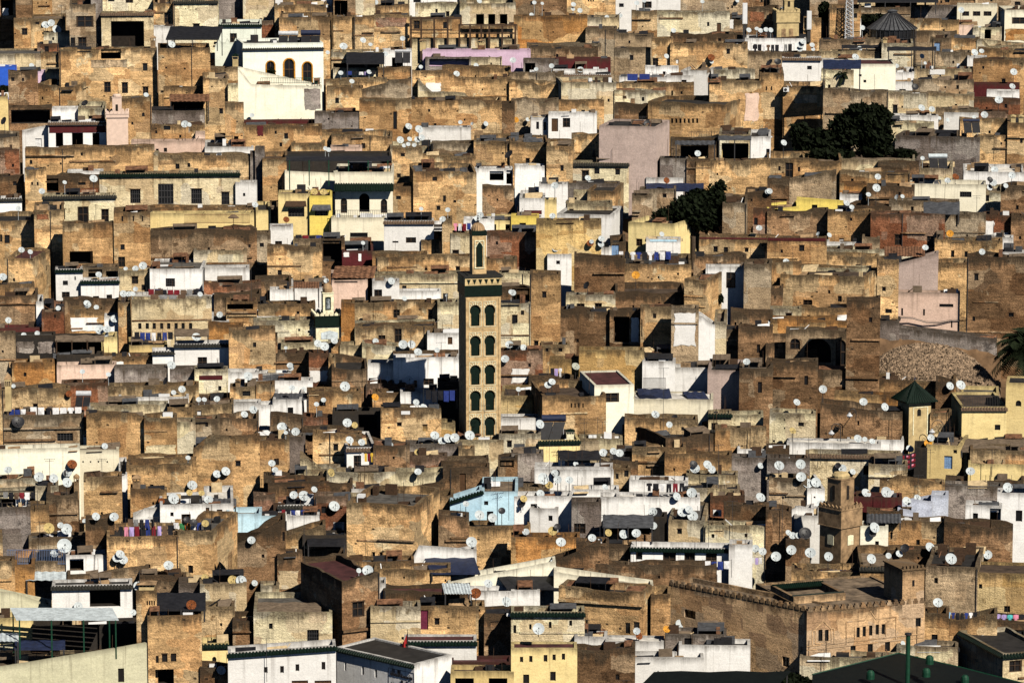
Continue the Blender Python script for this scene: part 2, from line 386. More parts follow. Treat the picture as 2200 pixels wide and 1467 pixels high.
def local(h, x, y):                            # pixel -> coordinates on the front face
    r = ray(x, y); t = hit(h['P0'], h['ux'], Vector((r.x, r.y)))
    p = h['P0']+h['ux']*t; k = p.y/r.y
    return t, CAMZ+r.z*k-h['g']
def local_left(h, x, y):
    r = ray(x, y); t = hit(h['P0'], h['uy'], Vector((r.x, r.y)))
    p = h['P0']+h['uy']*t; k = p.y/r.y
    return t, CAMZ+r.z*k-h['g']
def local_right(h, x, y):
    Q = h['P0']+h['ux']*h['w']
    r = ray(x, y); t = hit(Q, h['uy'], Vector((r.x, r.y)))
    p = Q+h['uy']*t; k = p.y/r.y
    return t, CAMZ+r.z*k-h['g']
CLUT = ['black', 'greysheet', 'rust', 'wood', 'whitebox', 'black', 'tansheet', 'plaster', 'wood', 'weather']
def clutter(root, w, d, zr, rng):
    mb = MB(); mi = []
    def add(fn, m):
        n = len(mb.f); fn(); mi.extend([m]*(len(mb.f)-n))
    mats = rng.sample(range(len(CLUT)), 4)
    for _ in range(int(min(22, 4+w*d*.13))):
        x, y = rng.uniform(.5, w-.5), rng.uniform(.4, d-.4); m = rng.choice(mats); t = rng.random()
        if t < .26: a, b, c = rng.uniform(.15, .6), rng.uniform(.15, .5), rng.uniform(.25, 1.1); add(lambda: mb.box(x-a, x+a, y-b, y+b, zr-.02, zr+c), m)
        elif t < .40: L = rng.uniform(.8, 2.2); an = rng.uniform(0, 3.1); z = zr+rng.uniform(.05, .9); add(lambda: mb.tube((x, y, zr), (x+L*math.cos(an)*.6, y+L*math.sin(an)*.4, z), .05, 4), m)
        elif t < .62: z = zr+rng.uniform(.9, 2.8); add(lambda: mb.tube((x, y, zr-.1), (x+rng.uniform(-.1, .1), y, z), .026, 4), 3)
        elif t < .70:
            a, b, z = rng.uniform(.6, 1.6), rng.uniform(.5, 1.2), zr+rng.uniform(.6, 1.15); a = min(a, x-.2, w-x-.2); b = min(b, y-.2, d-y-.2)
            if a < .3 or b < .2: continue
            def shelter():
                mb.face([(x-a, y-b, z-.15), (x+a, y-b, z-.1), (x+a, y+b, z+.15), (x-a, y+b, z+.1)]); mb.face([(x-a, y-b, z-.21), (x+a, y-b, z-.16), (x+a, y-b, z-.1), (x-a, y-b, z-.15)])
                for px_ in (x-a+.05, x+a-.05): mb.tube((px_, y-b+.05, zr-.1), (px_, y-b+.05, z-.15), .04, 4)
                mb.face([(x-a, y+b, zr-.1), (x+a, y+b, zr-.1), (x+a, y+b, z+.12), (x-a, y+b, z+.08)])
            add(shelter, rng.choice((0, 1, 2, 6)))
        else:
            a, b, z = rng.uniform(.4, 1.1), rng.uniform(.3, .8), rng.uniform(.15, .8)
            add(lambda: (mb.face([(x-a, y-b, zr+.05), (x+a, y-b, zr+.1), (x+a, y+b, zr+z), (x-a, y+b, zr+z*.8)]), mb.face([(x-a, y+b, zr+z*.8), (x+a, y+b, zr+z), (x+a*1.1, y+b+.3, zr), (x-a, y+b+.3, zr)])), m)
    me = mb.mesh('debris'); ix = {m: k for k, m in enumerate(sorted(set(mi)))}
    for m in sorted(set(mi)): me.materials.append(FM[CLUT[m]])
    for p, m in zip(me.polygons, mi): p.material_index = ix[m]
    o = link('debris', me, root); o['kind'] = 'stuff'
def build(h):
    rng = random.Random(h['desc']); key = h['key']; w, d, H = h['w'], h['d'], h['zt']-h['g']
    kind = kind_of(h['desc'], key)
    root = thing(kind, h['desc'], kind.replace('_', ' '), (h['P0'].x, h['P0'].y, h['g']), h['th'], {'boundary_wall': 'plastered walls between the houses', 'hut': 'rooftop huts', 'parapet': 'roof parapets', 'terrace': 'roof terraces'}.get(kind, 'houses packed on the hillside' if 'house' in kind else None))
    h['root'] = root
    J = h['J'] if h['J'] is not None else JAG.get(key, .03)
    prof = None
    if h['T']:
        prof = [local(h, x, y) for x, y in h['T']]; prof = [(max(0, min(w, a)), b) for a, b in prof]
    base = (lambda u: interp(prof, u)) if prof else (lambda u: H)
    tb = [[rng.uniform(-1, 1)*(1 if rng.random() < .6 else .15) for _ in range(200)] for _ in range(2)]
    def jit(p):
        v = 0
        for T_, sc_, am in ((tb[0], 2.3, .9), (tb[1], .8, .55)):
            i = int(p/sc_) % 199; f = p/sc_-int(p/sc_); v += am*(T_[i]*(1-f)+T_[i+1]*f)
        if J > .06: v += tb[1][150+int(p/3.1) % 40]*1.1
        return J*v
    per = [0, w, w+d, 2*w+d, 2*w+2*d]
    def loc(u, p0): return jit(p0+u)
    h0, h1 = base(0)+jit(0), base(w)+jit(w)
    hf = lambda u: base(u)+jit(u)
    hr = lambda u: h1+jit(w+u)-jit(w)
    hb0 = hr(d)
    hbk = lambda u: hb0+(h0-hb0)*u/w+jit(w+d+u)-jit(w+d)-(jit(2*w+d)-jit(w+d))*u/w
    hl = lambda u: h0+(jit(2*w+d+u)-jit(2*w+d))*min(1, (d-u)/max(d, .1)*2, u/max(d, .1)*3)
    step = .7 if J > .05 else 2.5
    cut = lambda W: [i*W/max(1, round(W/step)) for i in range(1, max(1, round(W/step)))]
    fcuts = sorted(set(cut(w)+([a for a, b in prof[1:-1]] if prof else [])))
    holes, lholes, rholes = [], [], []
    for k, x, y, ww, hh in h['holes']:
        if h['x0']-1 <= x+ww/2 <= h['x1']+1: fn, lst, W = local, holes, w
        elif x+ww/2 < h['x0']: fn, lst, W = local_left, lholes, d
        else: fn, lst, W = local_right, rholes, d
        a, za = fn(h, x, y+hh); b, zb = fn(h, x+ww, y+hh); _, zt = fn(h, x+ww/2, y)
        a, b = sorted((a, b)); a, b = max(.08, a), min(W-.08, b)
        z0, z1 = max(.05, (za+zb)/2), min(zt, (hf((a+b)/2) if lst is holes else H)-.15)
        if b-a < .1 or z1-z0 < .12: continue
        if any(not (b <= q[0]+.02 or a >= q[1]-.02 or z1 <= q[2]+.02 or z0 >= q[3]-.02) for q in lst): continue
        lst.append((a, b, z0, z1, k))
    vis = (h['yb']-h['yt'])/h['s']
    if key in 'obtkc' and len(holes) < 2 and w > 2.6 and vis > 1.5 and not h['T']:
        for _ in range(min(4, int(w/3.2))):
            ww, hh = rng.choice(((.28, .42), (.35, .55), (.5, .7), (.22, .3))); a = rng.uniform(.4, w-.9); z1 = H-rng.uniform(.7, max(.75, vis-.3)); z0 = z1-hh
            if z0 > .1 and all(a+ww < q[0]-.15 or a > q[1]+.15 for q in holes): holes.append((a, a+ww, z0, z1, 'w'))
    mb = MB()
    panel(mb, (0, 0, 0), (1, 0, 0), w, hf, holes, 0, fcuts, (0, 1, 0))
    panel(mb, (w, 0, 0), (0, 1, 0), d, hr, rholes, w, cut(d), (-1, 0, 0))
    panel(mb, (w, d, 0), (-1, 0, 0), w, hbk, [], w+d, cut(w), (0, -1, 0))
    lh = [(d-b, d-a, z0, z1, k) for a, b, z0, z1, k in lholes]
    panel(mb, (0, d, 0), (0, -1, 0), d, hl, lh, 2*w+d, cut(d), (1, 0, 0))
    # coping and inner parapet
    loop = []
    for O, U, W, f, cs in (((0, 0), (1, 0), w, hf, fcuts), ((w, 0), (0, 1), d, hr, cut(d)), ((w, d), (-1, 0), w, hbk, cut(w)), ((0, d), (0, -1), d, hl, cut(d))):
        for u in [0.]+list(cs): loop.append((O[0]+U[0]*u, O[1]+U[1]*u, f(u)))
    t = min(.28, w*.2, d*.2)
    hmin = min(p[2] for p in loop)
    par = .14 if h['rf'] else rng.choice((.25, .4, .55))
    zr = max(.4, hmin-par)
    inn = [(max(t, min(w-t, x)), max(t, min(d-t, y)), z) for x, y, z in loop]
    n = len(loop)
    for i in range(n):
        a, b, c, e = loop[i], loop[(i+1) % n], inn[(i+1) % n], inn[i]
        mb.face([a, b, c, e], [(i*.8, .02), (i*.8+.8, .02), (i*.8+.8, .1), (i*.8, .1)])
        mb.face([e, c, (c[0], c[1], zr-.1), (e[0], e[1], zr-.1)], [(i*.8, .1), (i*.8+.8, .1), (i*.8+.8, .1+c[2]-zr), (i*.8, .1+e[2]-zr)])
    obj('wall', mb, WM[key], root)
    rk = h['rf'] or rng.choice({'w': ['rw', 'rg', 'rg', 'rd'], 'm': ['rg'], 'c': ['rd0', 'rg', 'rd', 'rb'], 'b': ['rb', 'rd', 'rg'], 'r': ['rr']}.get(key, ['rd0', 'rd', 'rb', 'rg']))
    rb = MB(); rb.face([(t*.9, t*.9, zr), (w-t*.9, t*.9, zr), (w-t*.9, d-t*.9, zr), (t*.9, d-t*.9, zr)])
    obj('roof', rb, ROOF[rk], root)
    # openings
    for lst, mp, rot in ((holes, lambda u, dd: (u, dd), 0.), (rholes, lambda u, dd: (w-dd, u), math.pi/2), (lholes, lambda u, dd: (dd, d-(d-u)), -math.pi/2)):
        for a, b, z0, z1, k in lst:
            W2, H2 = b-a, z1-z0
            aa = b if lst is lholes else a
            ox, oy = mp(aa, .18)
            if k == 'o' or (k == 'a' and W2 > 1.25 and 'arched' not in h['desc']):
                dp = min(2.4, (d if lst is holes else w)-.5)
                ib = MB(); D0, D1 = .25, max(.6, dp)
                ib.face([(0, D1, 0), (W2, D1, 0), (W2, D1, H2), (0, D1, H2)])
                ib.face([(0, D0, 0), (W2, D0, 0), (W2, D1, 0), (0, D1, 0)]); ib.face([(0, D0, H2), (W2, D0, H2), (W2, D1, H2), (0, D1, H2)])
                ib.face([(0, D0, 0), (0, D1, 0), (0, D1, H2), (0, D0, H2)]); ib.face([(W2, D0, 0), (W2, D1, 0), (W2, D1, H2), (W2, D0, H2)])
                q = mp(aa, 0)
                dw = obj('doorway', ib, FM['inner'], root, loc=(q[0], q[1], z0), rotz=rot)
            elif k == 'd':
                col = next((c for c in ('blue', 'maroon', 'white', 'green', 'grey') if c+' door' in h['desc'] or c+' framed' in h['desc'] or (c == 'maroon' and 'magenta' in h['desc'])), 'brown')
                link('door', DOORS[col], root, (ox, oy, z0), rot, (W2, 1, H2))
            else:
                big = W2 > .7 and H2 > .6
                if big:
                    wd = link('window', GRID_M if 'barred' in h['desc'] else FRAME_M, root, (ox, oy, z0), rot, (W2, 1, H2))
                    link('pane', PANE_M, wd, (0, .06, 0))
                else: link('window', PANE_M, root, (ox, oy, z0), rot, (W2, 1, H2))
                if k == 'w' and W2 > .4 and key in 'obctk' and rng.random() < .6 and lst is holes and z1 < hf((a+b)/2)-.3:
                    link('lintel', SILL_M, root, (ox, .05, z1+.075), rot, (W2, 1, 1.3))
    for x, y, ww, hh, kk in h['patch']:
        a, z0 = local(h, x, y+hh); b, z1 = local(h, x+ww, y)
        a, b = max(.02, a), min(w-.02, b); z1 = min(z1, min(hf(a), hf(b))-.03)
        if b-a < .1 or z1-z0 < .1: continue
        rj = min(.12, (b-a)*.08, (z1-z0)*.08) if kk not in 'rbu' or key in 'o' else .01
        pts = []
        for (p, q) in (((a, z0), (b, z0)), ((b, z0), (b, z1)), ((b, z1), (a, z1)), ((a, z1), (a, z0))):
            for i in range(6):
                f = i/6; pts.append((max(0., min(w, p[0]+(q[0]-p[0])*f+rng.uniform(-rj, rj))), min(z1, p[1]+(q[1]-p[1])*f+rng.uniform(-rj, rj))))
        pb = MB(); pb.prism(pts, -.045, .0)
        pb.uv = [(u[0], z1-u[1]+.6) for u in pb.uv]
        obj('plaster_patch', pb, WM[kk], root)
    if h['E']:
        mt = FM[{'g': 'green_tile', 'd': 'dark_tile', 'b': 'brown_tile'}[h['E']]]
        pr = .30 if w > 5 else .24
        if prof: # sloped top: lay the eave along the chord
            sl = math.atan2(prof[-1][1]-prof[0][1], w); e = obj('tile_eave', eave_mesh(w/math.cos(sl), pr, mt, .24, .3), mt, root, loc=(0, -.01, prof[0][1]-.1)); e.rotation_euler = (0, -sl, 0)
        elif 'lettered' not in h['desc']: obj('tile_eave', eave_mesh(w, pr, mt, .24, .3), mt, root, loc=(0, -.01, H-.1))
        if h['L'] > 30:
            e = obj('tile_eave', eave_mesh(d, pr, mt, .24, .3), mt, root, loc=(-.01, d, h0-.1), rotz=-math.pi/2)
    if key in 'obtkc' and not h['T'] and w > 2.5:
        vis2 = max(1.2, min(H-.3, vis))
        if vis > 2. and rng.random() < .55:
            for _ in range(rng.choice((1, 1, 2))):
                zc = H-rng.uniform(.9, max(1., vis2-.3)); a = 0 if rng.random() < .5 else rng.uniform(0, w*.5); b = w if rng.random() < .5 else rng.uniform(a+w*.3, w)
                if all(zc+.2 < q[2] or zc-.2 > q[3] or b < q[0] or a > q[1] for q in holes):
                    lb = MB(); t_ = rng.uniform(.05, .11); lb.box(a, b, -rng.uniform(.08, .3), -.003, zc-t_, zc+t_); obj('ledge', lb, WM['b'] if rng.random() < .6 else WM[key], root)
        if rng.random() < .30:
            x = rng.choice((.12, w-.12, rng.uniform(.3, w-.3)))
            if all(x+.1 < q[0] or x-.1 > q[1] for q in holes): pb = MB(); pb.tube((x, -.07, 0), (x, -.07, hf(x)-.1), .05, 5); obj('drain_pipe', pb, FM['metal'], root)
    if h['M'] and h['key'] == 'M' and h.get('plain'):
        mb = MB(); mb.prism([(-.24, -.12), (-.24, .18), (-.15, .18), (-.15, .36), (.15, .36), (.15, .18), (.24, .18), (.24, -.12)], -.15, .12)
        mb.uv = [(u, .2) for u, v in mb.uv]; me = mb.mesh('merlon', WM['M']); n2 = min(48, int(w/.66))
        for i in range(n2): link('merlon', me, root, ((i+.5)*w/n2, .1, H))
    for mtk, row in h['e']:
        _, z = local(h, (h['x0']+h['x1'])/2, row)
        big = mtk == 'G'
        obj('tile_eave', eave_mesh(w, 1.1 if big else .3, None, .75 if big else .16, .3), FM[{'g': 'green_tile', 'G': 'green_tile', 'd': 'dark_tile', 'b': 'brown_tile'}[mtk]], root, loc=(0, -.01, z))
    if 'orange arched' in h['desc']:
        for a, b, z0, z1, k in holes:
            r = (b-a)/2; cu = (a+b)/2; cv = z1-r; ab = MB()
            A = [(a, z0)]+[(cu-r*math.cos(t), cv+r*math.sin(t)) for t in [i*math.pi/10 for i in range(11)]]+[(b, z0)]
            B = [(cu+(x-cu)*1.28, cv+(z-cv)*1.22 if z > cv-.01 else z) for x, z in A]
            for i in range(len(A)-1):
                p, q, u, v = A[i], A[i+1], B[i+1], B[i]
                ab.face([(p[0], -.05, p[1]), (q[0], -.05, q[1]), (u[0], -.05, u[1]), (v[0], -.05, v[1])]); ab.face([(p[0], -.05, p[1]), (q[0], -.05, q[1]), (q[0], .18, q[1]), (p[0], .18, p[1])]); ab.face([(v[0], -.05, v[1]), (u[0], -.05, u[1]), (u[0], 0, u[1]), (v[0], 0, v[1])])
            obj('arch_frame', ab, FM['dish_o'], root)
    if d > 2.4 and w > 2.2 and rng.random() < .8 and not h['M'] and h['rf'] is None: clutter(root, w, d, zr, rng)
    return root
def anchor(x, y, tol=26):
    """the house whose roof edge lies under pixel (x, y), or the house whose front holds it: (house, depth, on_roof)"""
    best = None
    for h in HOUSES:
        if h['x0']-2 <= x <= h['x1']+2:
            yt = interp(h['T'], x) if h['T'] else h['yt']
            dd = yt-y
            if -8 <= dd <= tol:
                sc = abs(dd-2)
                if best is None or sc < best[0]: best = (sc, h)
    front = None
    for h in HOUSES:
        if h['x0'] <= x <= h['x1'] and (interp(h['T'], x) if h['T'] else h['yt'])+4 <= y <= h['yb']+2:
            if front is None or h['Y'] < front['Y']: front = h
    if best and (front is None or best[1]['Y'] <= front['Y']+1.5): return best[1], best[1]['Y'], True
    if front: return front, front['Y'], False
    if best: return best[1], best[1]['Y'], True
    return None, depth(y), True
def roof_point(x, y, back=.8):
    """a world point seen at pixel (x, y), standing on the roof it belongs to, plus the house"""
    h, Y, on = anchor(x, y)
    if h is None: return None, at(x, y, Y), True
    r = ray(x, y); t = hit(h['P0'], h['ux'], Vector((r.x, r.y))); p = h['P0']+h['ux']*t
    p2 = p+h['uy']*(back if on else -.35)
    return h, at(x, y, p2.y), on
def spx(P): return F/((P-Vector((0, 0, CAMZ))).dot(Vector((0, CP, -SP))))
